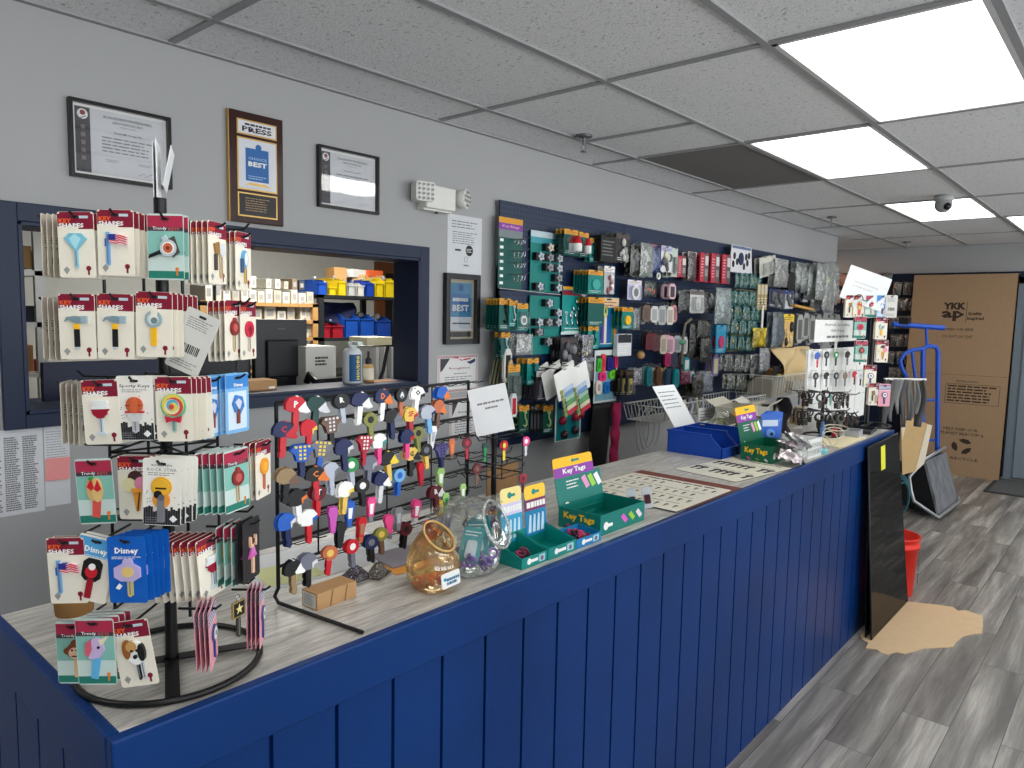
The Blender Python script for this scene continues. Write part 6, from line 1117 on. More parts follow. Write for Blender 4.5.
# blue bins
def bin_(lab, x0, x1, y0, y1, h, m, X=None, nm='storage_bin', lip=.42):
    w, d, s = x1-x0, y1-y0, .004; t = thing(nm, lab, 'bin', X if X is not None else TZ(x0, y0)); b = MB()
    b.box((0, 0, 0), (w, d, s)); b.box((0, d-s, s), (w, d, h)); b.box((0, 0, s), (w, s, h*lip))
    for x in (0, w-s): b.prism([(0, s), (d, s), (d, h), (d*.22, h), (0, h*lip)], x, x+s, 0, Matrix(((0, 0, 1, 0), (1, 0, 0, 0), (0, 1, 0, 0), (0, 0, 0, 1))))
    b.build('bin_body', m, t); b = MB(); b.box((-.004, d*.2, h-.003), (s, d, h+.004)); b.box((w-s, d*.2, h-.003), (w+.004, d, h+.004)); b.box((-.004, d-s, h-.003), (w+.004, d+.004, h+.004)); b.box((-.002, -.006, h*lip-.004), (w+.002, s, h*lip+.004)); b.build('lip', m, t); return t
BB_ = M(22, 70, 168, .4); bin_('blue plastic storage bin on the counter, nearer of the two', 3.0, 3.155, 1.385, 1.655, .10, BB_); bin_('blue plastic storage bin on the counter, farther of the two', 3.165, 3.32, 1.385, 1.655, .10, BB_)
# leaning paper notices at the back edge
for k, (px, lab) in enumerate([([(659, 388), (680, 386), (694, 430), (671, 433)], 'white paper notice leaning in front of the left wire basket'), ([(701, 408), (717, 407), (712, 429), (696, 428)], 'smaller white paper notice leaning behind the blue bins')]):
    q = [PY(x, y, 1.70+.16*((436-y)/50) if k == 0 else 1.72) for x, y in px]; R = q[1]-q[0]; U = q[0]-q[3]; w, h = R.length, U.length; P = Pal(); P.b.prism(rrect(w, h, .004), -.001, 0, P.i(PAPER)); P.b.lines(-w*.4, w*.4, h*.0 if k == 0 else -h*.3, h*.4, 5, .0005, P.i(GINK), t=.25); o = P.done('paper_notice'); o.matrix_basis = FR((q[0]+q[1]+q[2]+q[3])/4, R, U); tag(o, lab, 'notice')
# blue blister packs, foil packets, white basket
for k in range(3): P = Pal(); P.b.prism(rrect(.085, .16, .006), -.002, 0, P.i((60, 110, 206))); P.b.rect(-.036, .02, .036, .05, .0006, P.i((206, 222, 240))); P.b.prism(circ(.02, 12, 0, -.012), 0, .008, P.i((110, 160, 226))); P.b.prism(circ(.009, 10, .004, -.016), .008, .01, P.i((30, 50, 90))); o = P.done('blue_packet'); o.matrix_basis = FN((3.36+k*.05, 1.315+.014*k, CT+.10), (-.78, -.62, 0), .05-.05*k); tag(o, 'bright blue blister pack standing behind the green box, %s from the front' % ordn(k), 'blister pack')
for k in range(8):
    x, y = 3.14-.03*(k % 3)+.05*(k//4), 1.112+.028*(k % 2); q = MB(); ph = k*1.3; q.grid(lambda u, v: ((u-.5)*.095, (v-.5)*.07, .018*sin(pi*u)*sin(pi*v)*(1+.9*sin(8*u+ph)*sin(7*v))+.006*sin(19*u+ph)*sin(11*v)), 12, 9); q.grid(lambda u, v: ((.5-u)*.085, (v-.5)*.06, -.008*sin(pi*u)*sin(pi*v)), 8, 6)
    o = q.build('foil_packet', M(196+6*(k % 3), 198, 200, .18, .55), None, TZ(x, y, .02+.012*k) @ RZ(k*.9) @ RX(.6*sin(k*2.)) @ RY(.6*cos(k))); tag(o, 'crumpled silver packet in the heap before the green box, %s from the bottom' % ordn(k), 'packet')
t = thing('white_basket', 'white slotted plastic basket at the counter edge right of the silver packets', 'basket', TZ(3.37, 1.165, 0, -.04)); b = MB(); w, d, h = .16, .11, .082
def wall4(z0, z1, g0, g1):
    for sx, sy, L, a in ((0, -1, w, 0), (0, 1, w, 0), (-1, 0, d, 1), (1, 0, d, 1)):
        yield sx, sy, L, a
for sx, sy, L, a in wall4(0, 0, 0, 0):
    X = T(sx*w/2, sy*d/2, 0) @ RZ(pi/2*a); n = int(L/.018)
    for z0, z1 in ((0, .010), (.038, .044), (.068, h)): b.box((-L/2, -.0012, z0), (L/2, .0012, z1), 0, X)
    for i in range(n+1): x = -L/2+L*i/n; b.box((x-.0022, -.0012, .008), (x+.0022, .0012, .066), 0, X)
b.box((-w/2, -d/2, 0), (w/2, d/2, .002)); b.build('basket_body', M(226, 228, 226, .4), t); b = MB(); b.tube([(-w/2, -d/2, h), (w/2, -d/2, h), (w/2, d/2, h), (-w/2, d/2, h)], .0035, 6, 0, True); b.build('rim', M(230, 232, 230, .4), t)
tag(MB().cb((0, 0, .01), (.05, .035, .02)).build('turquoise_block', M(120, 200, 210, .5), None, TZ(3.50, 1.115, 0, .2), bevel=.003), 'small turquoise block just right of the white slotted basket', 'block')
# clutter at the back edge of the counter
for k, (x, y, a, w, d, h, c, lab) in enumerate([(3.62, 1.60, .1, .26, .14, .17, (176, 172, 158), 'open grey carton at the back counter edge behind the green box'), (3.52, 1.47, -.2, .14, .10, .13, (150, 104, 58), 'brown carton at the back counter edge behind the blue packs'), (3.95, 1.62, .25, .24, .13, .15, (196, 194, 184), 'pale flat carton behind the post stand'), (3.34, 1.63, .0, .12, .06, .06, (206, 208, 206), 'small white carton beside the far blue bin')]):
    t = thing('counter_carton', lab, 'carton', TZ(x, y, 0, a)); b = MB(); s = .002; b.box((-w/2, -d/2, 0), (w/2, d/2, s))
    for q in (-1, 1): b.box((q*w/2, -d/2, s), (q*(w/2-s), d/2, h)); b.box((-w/2+s, q*d/2, s), (w/2-s, q*(d/2-s), h))
    b.build('carton', C3(c, .8), t)
    b = MB()
    for q in (-1, 1): b.box((-w/2, 0, -.001), (w/2, d*.42, .001), 0, T(0, q*d/2, h) @ RX(.5 if q > 0 else pi-.5))
    b.build('flap', C3(c, .8), t)
t = thing('white_crate', 'white slotted crate of clear bags behind the blue bins', 'crate', TZ(3.42, 1.60, 0, .1)); b = MB()
for q in range(9): x = -.10+.025*q; b.box((x-.003, -.071, 0), (x+.003, -.068, .10)); b.box((x-.003, .068, 0), (x+.003, .071, .10))
for z in (0, .05, .095): b.tube([(-.10, -.07, z), (.10, -.07, z), (.10, .07, z), (-.10, .07, z)], .004, 5, 0, True)
b.build('crate_body', M(220, 222, 220, .4), t)
for k in range(5): q = MB(); q.grid(lambda u, v: ((u-.5)*.09, (v-.5)*.07, .03*sin(pi*u)*sin(pi*v)*(1+.5*sin(8*u+k))), 8, 8); tag(q.build('clear_bag', CLR((206, 210, 204) if k != 2 else (190, 206, 120), .6), None, TZ(3.36+.03*k, 1.60+.02*(k % 2), .075+.012*k) @ RX(.4*sin(k*2)) @ RY(.5*cos(k*3))), 'crumpled clear bag heaped on the white slotted crate, %s from left' % ordn(k), 'bag')
for k, (x, y, h, c) in enumerate([(3.78, 1.63, .13, (34, 34, 36)), (4.10, 1.62, .14, (60, 58, 56)), (4.28, 1.60, .16, (28, 28, 32)), (3.66, 1.42, .10, (90, 88, 84)), (4.0, 1.50, .11, (44, 42, 44))]):
    q = MB(); q.grid(lambda u, v: ((u-.5)*.15*(1-.25*v), .035*sin(pi*u)*(1+.4*sin(7*v+k)), h*v), 10, 10); q.grid(lambda u, v: ((.5-u)*.15*(1-.25*v), -.035*sin(pi*u)*(1+.4*sin(6*v+2*k)), h*v), 10, 10); tag(q.build('dark_pouch', M(c[0], c[1], c[2], .3), None, TZ(x, y, 0, .3*k-.5)), 'dark crumpled pouch standing at the back of the counter, %s of its group' % ordn(k), 'pouch')
tag(MB().box((-.075, -.003, 0), (.075, .003, .10)).build('brown_card', M(140, 106, 70, .8), None, TZ(1.86, 1.665, 0, -.05)), 'plain brown cardboard standing at the back edge behind the hook stand', 'cardboard')
# ---- hook stand with dark key rings, white key board, sign
S3 = PZ(821, 436, CT); t = thing('ring_stand', 'black wire stand with a post, in front of the white key board', 'display rack', T(*S3)); zt = PY(821, 391, S3.y).z-CT
MB().cyl(.009, 0, zt, 10).build('post', WIRE, t); b = MB(); b.tube([(.09*cos(a*pi/10), .09*sin(a*pi/10), .006) for a in range(20)], .005, 6, 0, True); b.box((-.09, -.006, .002), (.09, .006, .007)); b.build('base', WIRE, t)
for z in (zt-.01, zt*.55):
    for a in range(8): b = MB(); u = V3((cos(a*pi/4+.2), sin(a*pi/4+.2), 0)); b.tube([V3((0, 0, z)), u*.16+V3((0, 0, z)), u*.175+V3((0, 0, z+.012))], .0026, 5); b.build('hook', WIRE, t)
g = random.Random(12)
for z, nm in ((zt-.01, 'upper'), (zt*.55, 'lower')):
    for a in range(8):
        for j in range(2 if nm == 'upper' else 3):
            u = V3((cos(a*pi/4+.2), sin(a*pi/4+.2), 0))*(.10+.022*j); P = Pal(); i = P.i(g.choice([(26, 26, 28), (50, 48, 48), (96, 94, 92), (70, 40, 34), (120, 120, 120), (30, 34, 30)])); R = .02
            P.b.tube([(R*cos(q*.628), 0, -R+R*sin(q*.628)) for q in range(10)], .0045, 5, i, True); P.b.prism([(-.008, -.075), (.008, -.075), (.011, -.045), (-.011, -.045)], -.004, .004, i, RX(pi/2)); o = P.done('ring_fob'); o.matrix_basis = T(S3.x+u.x, S3.y+u.y, CT+z) @ RZ(a*pi/4+.2+pi/2)
            tag(o, 'dark ring fob on the %s hooks of the post stand' % nm, 'key fob', 'dark ring fobs on the %s hooks' % nm)
for k in range(4): b = MB(); b.tube([(.05*(1+.2*k)*cos(a*.45), .03*(1+.2*k)*sin(a*.45), .01+.05*k*.3+.02*sin(a*.45+k)) for a in range(14)], .003, 5, 0, True); tag(b.build('wire_whisk', M(196, 190, 170, .3, .6), None, TZ(3.68+.02*k, 1.16, .01+.012*k) @ RX(.5)), 'loose loop of silver wire beside the cream card, %s from bottom' % ordn(k), 'wire loop')
YBD = 1.40; q0, q1 = PY(809, 350, YBD), PY(868, 346, YBD); zb = CT; w = q1.x-q0.x; h = q0.z-zb-.0
t = thing('key_board', 'white upright key board with rows of painted keys near the counter end', 'display board', FR(((q0.x+q1.x)/2, YBD, zb+h/2))); b = MB(); b.box((-w/2, -h/2, -.012), (w/2, h/2, 0)); b.build('panel', WHITE, t)
b = MB()
for q in range(1, 5): b.box((-w/2+w*q/5-.0012, -h/2, 0), (-w/2+w*q/5+.0012, h/2, .0014))
for q in range(1, 3): b.box((-w/2, -h/2+h*q/3-.002, 0), (w/2, -h/2+h*q/3+.002, .0014))
b.build('seam', M(180, 184, 184, .6), t); MB().box((-w*.42, -h/2, -.1), (w*.42, -h/2+.006, -.012)).build('foot', WHITE, t)
for k, (px, py, c1, c2, cb) in enumerate([(818, 355, 'blue', 'red', 'red'), (827, 354, 'black', 'grey', 'black'), (836.5, 354, 'green', 'white', 'black'), (848, 354, 'black', 'slate', 'slate'), (865.5-5, 354, 'black', 'tan', 'black'), (816, 375, 'black', 'grey', 'black'), (827, 375, 'black', 'white', 'slate'), (836.5, 375, 'black', 'silver', 'slate'), (845.5, 375, 'tan', 'grey', 'slate'), (855, 374, 'red', 'white', 'dark red'), (861, 375, 'pale grey', 'silver', 'black')]):
    P0 = PY(px, py-3, YBD-.03); make_key('round' if k % 3 else 'helmet', CN[c1], CN[c2], CN[cb], '', '%s key head, %s marking, %s in the %s row of white key board' % (c1, c2, ordn(k if k < 5 else k-5), 'top' if k < 5 else 'second'), FN(P0, (-.3, -1, 0)), None, 1.75)
    b = MB(); A = V3((P0.x, YBD, P0.z+.006))-V3(((q0.x+q1.x)/2, YBD, zb+h/2)); b.cyl(.002, 0, .034, 6, 0, T(A.x, A.z, 0)); b.build('peg', CHROME, t)
for k, (px, py, c) in enumerate([(831, 398, 'teal'), (847, 399, 'black')]):
    make_key('fig', CN[c], CN['grey'], CN[c], '', '%s slender key low on the white key board' % c, FN(PY(px, py-4, YBD-.03), (-.3, -1, 0)), None, 1.5)
a, z0, c, z1 = PY(815, 331, YBD-.01).x, PY(836, 341.5, YBD-.01).z, PY(857, 331, YBD-.01).x, PY(836, 320, YBD-.01).z; w2, h2 = c-a, z1-z0
t = thing('board_sign', 'white sign on a short stick above the white key board', 'sign', FR(((a+c)/2, YBD-.01, (z0+z1)/2))); P = Pal(); P.b.box((-w2/2, -h2/2, -.003), (w2/2, h2/2, 0), P.i(WHITE)); P.b.text('Animal Specialty', 0, h2*.27, .0006, w2*.6, h2*.16, P.i(GINK)); P.b.text('Gift Keys', 0, 0, .0006, w2*.32, h2*.15, P.i(GINK)); P.b.lines(-w2*.24, w2*.3, -h2*.35, -h2*.2, 1, .0006, P.i(GINK), t=.7); P.done('sign_face', t); MB().box((-.02, -h2/2-.09, -.006), (.02, -h2/2+.02, -.003)).build('stick', WHITE, t)
flat('cream_card', 'large curled cream card lying in front of the white key board', 'card', [(3.70, 1.10), (4.16, 1.105), (4.12, 1.24), (3.86, 1.30), (3.76, 1.28)], M(226, 214, 176, .6), .004, .0)
for k in range(9):
    q = MB(); q.ball((0, 0, .035), .04, 0, None, 8, (.8, .8, .9)); q.tube([(-.03, 0, .05), (0, 0, .09), (.03, 0, .05)], .006, 5); o = q.build('black_fob', M(24+4*(k % 3), 22, 28, .5), None, TZ(4.06+.055*k, 1.27+.05*(k % 2), .0, k)); tag(o, 'black lumpy key fob, %s from left in the pile at the board foot' % ordn(k), 'key fob')
for k, (x, y, w, d, h, c, lab) in enumerate([(4.37, 1.19, .2, .13, .02, (40, 42, 44), 'flat black tray at the far end of the counter'), (4.16, 1.17, .12, .07, .035, (160, 164, 168), 'clear grey tray beside the flat black tray')]):
    b = MB(); b.box((-w/2, -d/2, 0), (w/2, d/2, .003))
    for s in (-1, 1): b.box((s*w/2, -d/2, .003), (s*(w/2-.004), d/2, h)); b.box((-w/2+.004, s*d/2, .003), (w/2-.004, s*(d/2-.004), h))
    tag(b.build('counter_tray', C3(c, .4), None, TZ(x, y, 0, .1)), lab, 'tray')
for k, (px, c) in enumerate([(828, (90, 140, 206)), (840, (170, 24, 50))]): q = PZ(px, 438, CT); b = MB(); b.box((-.014, -.010, 0), (.014, .010, .05)); b.box((-.008, -.006, .05), (.008, .006, .085)); tag(b.build('plastic_clip', C3(c), None, T(q.x, q.y+.03, CT), bevel=.003), '%s plastic clip standing by the cream card' % ('light blue', 'dark red')[k], 'clip')
# ---- far spinner with cards
S4 = PD(871, 400, 4.33); S4 = V3((S4.x, max(S4.y, 1.24), CT)); t4 = thing('card_spinner', 'second black spinner rack of key cards at the far end of the counter', 'display rack', T(*S4)); zt = PD(859, 300, 4.3).z-CT
MB().cyl(.012, 0, zt, 10).build('pole', WIRE, t4); b = MB(); b.tube([(.13*cos(a*pi/12), .13*sin(a*pi/12), .006) for a in range(24)], .006, 6, 0, True); b.box((-.13, -.01, .003), (.13, .01, .008)); b.build('base', WIRE, t4)
XI = T(-S4.x, -S4.y, -CT)
FC = [(852, 297, 'KS', 'badge', 'F'), (860, 297, 'KS', 'sandals', 'F'), (872, 297, 'TR', 'red_round', 'F'), (883, 297, 'BL', 'bluecard', 'F'), (892, 297, 'BB', 'none', 'F'), (861, 318, 'TR', 'red_gem', 'F'), (882, 319, 'KS', 'wrench', 'F'), (862, 342, 'TR', 'red_round', 'F'), (883, 342, 'KS', 'cone', 'F'), (871, 367, 'KS', 'emblem', 'F'), (875, 385, 'KS', 'badge', 'F'), (885, 386, 'PK', 'emblem', 'F')]
for k, (px, py, st, ds, fc) in enumerate(FC):
    P0 = PD(px, py, 4.2); t = make_card(st, ds, '%s, %s card on the far spinner rack' % ({'KS': 'maroon-topped card', 'TR': 'teal and red card', 'BL': 'pale blue card', 'BB': 'plain grey card', 'PK': 'pink card'}[st], ordn(k)), FN(P0, -E3+R3*.1) @ Matrix.Scale(1.3, 4))
    dup(t, FN(P0+E3*.03+R3*.006, -E3) @ Matrix.Scale(1.3, 4), 'card hanging behind the %s card on the far spinner rack' % ordn(k))
    b = MB(); b.tube([P0-E3*.015+V3((0, 0, .008)), P0+E3*.005, V3((S4.x, S4.y, P0.z))], .002, 5, 0, False, XI); b.build('hook', WIRE, t4)
q = [PD(px, py, 4.2) for px, py in ((849, 265), (890, 280), (881, 309), (843.5, 299))]; R = q[1]-q[0]; U = q[0]-q[3]; P = Pal(); P.b.prism(rrect(R.length, U.length, .004), -.001, 0, P.i(PAPER)); P.b.lines(-R.length*.3, R.length*.3, -U.length*.1, U.length*.15, 2, .0006, P.i(M(200, 202, 204, .8)), t=.3); o = P.done('paper_sign'); o.matrix_basis = FR((q[0]+q[1]+q[2]+q[3])/4, R, U); tag(o, 'tilted white paper sign on top of the far spinner rack', 'sign')
b = MB(); A = PD(859, 300, 4.18); b.tube([A+R3*.024*cos(a)+V3((0, 0, .032*sin(a))) for a in [i*pi/8 for i in range(9)]], .0025, 5, 0, False, XI); b.tube([A+R3*.024, V3((S4.x, S4.y, A.z-.02))], .0025, 5, 0, False, XI); b.build('sign_loop', WIRE, t4)
b = MB(); b.box((-.09, -.02, 0), (.09, .02, .10)); b.box((-.11, -.03, 0), (.13, .03, .055)); tag(b.build('tan_carton', M(206, 176, 130, .8), None, TZ(4.46, 1.52, 0, -.5)), 'folded tan cardboard standing at the far end of the counter', 'cardboard')
# ================================================================ back room seen through the opening
def bx2(nm, lab, cat, r, y, dep, mt, rot=0., grp=None, z0=None, bevel=.002):
    a, b_ = PY(r[0], r[3], y), PY(r[2], r[1], y); zz = z0 if z0 is not None else a.z
    t = thing(nm, lab, cat, T((a.x+b_.x)/2, y+dep/2, zz) @ RZ(rot), grp); w, h = b_.x-a.x, b_.z-zz; MB().box((-w/2, -dep/2, 0), (w/2, dep/2, h)).build('box_body', mt, t, bevel=bevel); return t, w, h
SY = 4.2
wood = M(176, 136, 84, .6)
def shelf(lab, px0, px1, ys, y, dep, mt, topx, name='shelf_unit'):
    x0, x1 = PY(px0, 300, y).x, PY(px1, 300, y).x; t = thing(name, lab, 'shelf', T(x0, y, 0)); w = x1-x0
    for k, py in enumerate(ys): z = PY((px0+px1)/2, py, y).z; MB().box((0, 0, z-.022), (w, dep, z)).build('shelf_board', mt, t)
    zt = PY((px0+px1)/2, topx, y).z
    for x in (0, w-.04): MB().box((x, 0, 0), (x+.04, .03, zt)).build('post', mt, t); MB().box((x, dep-.03, 0), (x+.04, dep, zt)).build('post', mt, t)
    return t
shelf('brown wooden shelf unit full of white boxes in the back room', 200, 318, (302.5, 320, 338, 371), SY, .42, wood, 302)
shelf('black metal shelf rack with yellow and blue bins in the back room', 319, 399, (296, 337.5, 372), SY, .42, M(34, 36, 38, .5), 296)
shelf('white wire shelf unit at the left side of the back room', -60, 46, (268.5, 322, 374.5), 3.75, .4, M(206, 206, 200, .4), 222)
wb = lambda c: M(c[0], c[1], c[2], .7)
zT = PY(259, 302.5, SY).z; z2 = PY(259, 320, SY).z; z3 = PY(259, 338, SY).z
def boxes(spec, y, z, lab, cols):
    for k, (x0, x1, h) in enumerate(spec):
        a, b_ = PY(x0, 300, y+.03).x, PY(x1, 300, y+.03).x; c = cols[k % len(cols)]; t = thing('parts_box', '%s, %s from left' % (lab, ordn(k)), 'box', T((a+b_)/2, y+.13, z), None); w = b_-a-.006
        MB().box((-w/2, -.1, 0), (w/2, .1, h)).build('carton', wb(c), t, bevel=.002); P = Pal(); P.b.rect(-w*.3, h*.25, w*.3, h*.7, .0006, P.i(M(150, 150, 150, .7)), T(0, -.1, 0) @ RX(pi/2)); P.done('printed_mark', t)
WC = [(206, 204, 192), (190, 188, 176), (214, 212, 204), (176, 170, 154)]
boxes([(205+i*9, 213+i*9, .11+.04*(i % 3)) for i in range(5)], SY, zT, 'white parts box on the brown shelf top, behind the spinner', WC)
boxes([(249, 257, .075), (257.5, 265, .07), (265.5, 273, .085), (273.5, 282, .08), (282.5, 290, .07), (291, 298, .09), (298.5, 306, .07), (306.5, 314, .08)], SY, zT, 'white parts box on the brown shelf top', WC)
boxes([(251, 257, .07), (266, 272, .06), (275, 281, .06), (284, 289, .05), (292, 298, .07), (299, 305, .06)], SY, zT+.091, 'upper white box stacked on the brown shelf top', WC+[(120, 104, 84), (60, 60, 62)])
boxes([(253, 262, .07), (264, 276, .1), (277, 286, .06), (287, 295, .09), (300, 307, .12), (307, 314, .11)], SY, z2-.0, 'white parts box on the second brown shelf', WC)
boxes([(303, 309, .13), (309, 315, .1)], SY, z3, 'pale box on the third brown shelf', WC)
def bins(spec, y, z, lab):
    for k, (nm, c, x0, x1, h) in enumerate(spec):
        a, b_ = PY(x0, 300, y).x, PY(x1, 300, y).x; bin_('%s bin %s, %s from left' % (nm, lab, ordn(k)), 0, b_-a-.008, 0, .3, h*.8, M(c[0], c[1], c[2], .45), T(a, y+.01, z), lip=.8)
        q = MB(); q.ball((0, 0, 0), (b_-a)*.28, 0, None, 8, (1.2, 1.2, .9)); q.ball(((b_-a)*.16, -.03, .04), (b_-a)*.18, 0, None, 8); tag(q.build('wrapped_parts', CLR((196, 198, 200), .8), None, T((a+b_)/2-.004, y+.15, z+h*.6)), 'pale wrapped parts filling the %s bin %s, %s' % (nm, lab, ordn(k)), 'parts')
zB = PY(359, 296, SY).z; zB2 = PY(359, 337.5, SY).z
bins([('blue', (24, 70, 160), 319, 329, .12), ('yellow', (206, 176, 24), 330, 338, .08), ('yellow', (206, 176, 24), 339, 348, .14), ('grey', (170, 174, 172), 349, 357, .11), ('grey', (190, 190, 184), 358, 366, .11), ('blue', (24, 60, 150), 367, 376, .14), ('yellow', (206, 180, 24), 377, 385, .15), ('yellow', (206, 180, 24), 386, 398, .17)], SY, zB, 'on the black rack top')
bins([('red', (150, 24, 40), 320, 332, .12), ('red', (150, 24, 40), 333, 345, .12), ('blue', (24, 74, 164), 346, 360, .2), ('blue', (24, 74, 164), 361, 376, .2), ('blue', (24, 60, 140), 377, 393, .18)], SY, zB2, 'on the black rack middle shelf')
for k, (r, c, lab) in enumerate([((337, 268, 348, 283), (190, 146, 94), 'tilted tan box on top of the bins'), ((354, 275, 366, 285), (206, 170, 116), 'square tan box on top of the bins'), ((366, 276, 384, 285), (196, 150, 100), 'wide tan box on top of the bins'), ((367, 271, 383, 276.5), (226, 100, 50), 'orange box lid on the wide tan box'), ((349, 270, 366, 277), (222, 222, 220), 'white papers heaped on top of the bins')]): bx2('stored_box', lab, 'box', r, SY+.2, .16, wb(c), .1*k-.2)
b = MB(); A = PY(318, 302, SY+.1); B = PY(354, 324, SY+.1); b.grid(lambda u, v: ((B.x-A.x)*u, -.03*sin(6*u+4*v), -(A.z-B.z)*v*(.7+.3*sin(3*u))), 12, 8); tag(b.build('navy_cloth', M(24, 32, 70, .8), None, T(A.x, A.y, A.z), solid=.006), 'navy cloth hanging under the black rack top', 'cloth')
# brown door at the rear wall
dx0, dx1 = PY(374, 262, YB).x, PY(420, 262, YB).x; zt = PY(380, 262, YB).z
f = MB(); f.box((dx0, YB-.04, 0), (dx0+.1, YB, zt)); f.box((dx0+.1, YB-.04, zt-.1), (dx1, YB, zt)); struct(f.build('trim_3', M(120, 74, 44, .6))); struct(MB().box((dx0+.1, YB-.02, .01), (dx1, YB-.002, zt-.1)).build('door_2', M(40, 32, 30, .6)))
# desk with screens and things by the opening
t = thing('back_desk', 'dark navy desk behind the wall opening', 'desk', T(.7, 2.75, 0)); MB().box((-.3, 0, 1.265), (2.0, .75, 1.30)).build('desktop', M(40, 50, 70, .5), t); MB().box((-.3, .70, .2), (2.0, .73, 1.265)).build('back_panel', M(30, 38, 56, .5), t)
for x in (-.28, 1.96): MB().box((x, .02, 0), (x+.03, .70, 1.265)).build('side_panel', M(30, 38, 56, .5), t)
DZ = 1.30
def monitor(lab, px0, px1, py0, py1, y, rz):
    a, b_ = PY(px0, py0, y), PY(px1, py1, y); w, h = b_.x-a.x, a.z-b_.z; t = thing('computer_monitor', lab, 'monitor', T((a.x+b_.x)/2, y, DZ) @ RZ(rz)); z = b_.z-DZ
    MB().box((-w/2, -.012, z), (w/2, .02, z+h)).build('casing', M(22, 24, 28, .4), t, bevel=.004); MB().box((-w*.3, -.03, z+h*.15), (w*.3, -.012, z+h*.7)).build('rear_bulge', M(26, 28, 32, .5), t, bevel=.008)
    b = MB(); b.box((-.03, -.02, 0), (.03, .0, z+h*.3)); b.box((-.11, -.09, 0), (.11, .08, .012)); b.build('stand', M(20, 21, 24, .5), t); P = Pal(); P.b.rect(-.02, z+h*.85, .02, z+h*.87, 0, P.i(M(70, 72, 76, .5)), T(0, -.0125, 0) @ RX(pi/2)); P.done('logo', t)
monitor('black computer monitor seen from behind, right one in the wall opening', 253, 306, 319, 385, 2.95, .0); monitor('black computer monitor seen from behind, partly hidden by the spinner rack', 165, 250, 322, 388, 2.98, .0)
bx2('desk_divider', 'long low navy divider panel standing on the back desk', 'divider', (44, 359, 164, 400), 2.96, .03, M(22, 32, 58, .5), z0=DZ)
t, w, h = bx2('sill_carton', 'small brown carton with a white label on the ledge of the opening', 'carton', (249, 379.5, 277, 393), 2.6, .1, CARDB, z0=OZ0+.014); P = Pal(); P.b.rect(w*.2, h*.15, w*.42, h*.35, .0006, P.i(WHITE), T(0, -.05, 0) @ RX(pi/2)); P.done('label', t)
t, w, h = bx2('white_carton', 'white carton with small dark print behind the opening', 'carton', (306, 346, 336, 388), 2.86, .2, M(206, 206, 200, .6), z0=DZ); P = Pal(); P.b.lines(-w*.2, w*.24, h*.6, h*.8, 3, 0, P.i(INK), T(0, -.1004, 0) @ RX(pi/2), t=.6); P.done('lettering', t)
t = thing('desk_phone', 'black desk telephone in front of the white carton', 'telephone', T(PY(325, 388, 2.78).x, 2.79, DZ)); b = MB(); b.prism([(-.05, 0), (.05, 0), (.05, .03), (-.05, .09)], -.07, .07, 0, RZ(pi/2) @ RX(pi/2)); b.build('phone_body', M(18, 18, 20, .4), t, bevel=.004); b = MB(); b.tube([(-.075, .02, .07), (-.075, .0, .105), (-.075, -.05, .075)], .016, 8); b.build('handset', M(20, 20, 22, .4), t)
q = PY(344, 388, 2.70); s = 726.24*.0+1; rb = (PY(352, 380, 2.70).x-PY(336.5, 380, 2.70).x)/2; hb = PY(344, 341, 2.70).z-OZ0-.014
t = thing('spray_bottle', 'white bottle with a blue and yellow upright label on the opening ledge', 'bottle', T(q.x, 2.64, OZ0+.014)); MB().lathe([(0, .001), (rb*.95, 0), (rb, .01), (rb, hb*.74), (rb*.75, hb*.82), (rb*.4, hb*.86), (rb*.4, hb*.9)], 22).build('bottle_body', M(206, 212, 216, .4), t)
MB().lathe([(rb*.5, hb*.88), (rb*.5, hb*.97), (rb*.3, hb), (0, hb)], 16).build('cap', M(226, 230, 228, .5), t); b = MB(); b.box((-rb*.3, -rb*1.4, hb*.92), (rb*.3, 0, hb)); b.build('nozzle', M(206, 226, 220, .5), t)
P = Pal(); n = 8
def curved(a0, a1, z0, z1, rr, c): V = [(rr*cos(a0+(a1-a0)*i/n), rr*sin(a0+(a1-a0)*i/n), z) for z in (z0, z1) for i in range(n+1)]; P.b.add(V, [(i, i+1, n+2+i, n+1+i) for i in range(n)], P.i(c), True)
a0 = -2.5; curved(a0, a0+1.4, hb*.06, hb*.70, rb*1.006, M(14, 78, 128, .5)); X = RZ(a0+.95+pi/2) @ T(0, -rb*1.03, hb*.38) @ RX(pi/2) @ RZ(pi/2); P.b.text('HOUDINI', 0, 0, 0, hb*.56, rb*.42, P.i((226, 206, 60)), X); P.done('label', t)
q = PY(365, 386, 2.66); t = thing('oil_bottle', 'small amber and cream bottle with a black cap on the opening ledge', 'bottle', T(q.x, 2.635, OZ0+.014)); MB().lathe([(0, .001), (.024, 0), (.0245, .07), (.02, .078), (.011, .084)], 16).build('bottle_body', M(196, 160, 100, .4), t); MB().lathe([(.0252, .012), (.0252, .064)], 16).build('label', M(216, 206, 186, .6), t); MB().lathe([(.014, .082), (.014, .104), (.006, .112), (.005, .14)], 12).build('cap', M(24, 24, 26, .4), t)
bx2('brown_tray', 'flat brown cardboard tray at the right end of the opening ledge', 'tray', (374, 380.5, 399, 386), 2.6, .09, M(150, 104, 62, .8), z0=OZ0+.014)
for k in range(6): bx2('ring_binder', 'grey and white binder standing on the back desk, %s from left' % ordn(k), 'binder', (376+k*3.8, 347+k % 2, 379.4+k*3.8, 384), 2.95, .2, M((206, 170, 214, 150, 196, 180)[k], (204, 170, 212, 150, 196, 182)[k], (200, 172, 210, 152, 194, 186)[k], .6), z0=DZ)
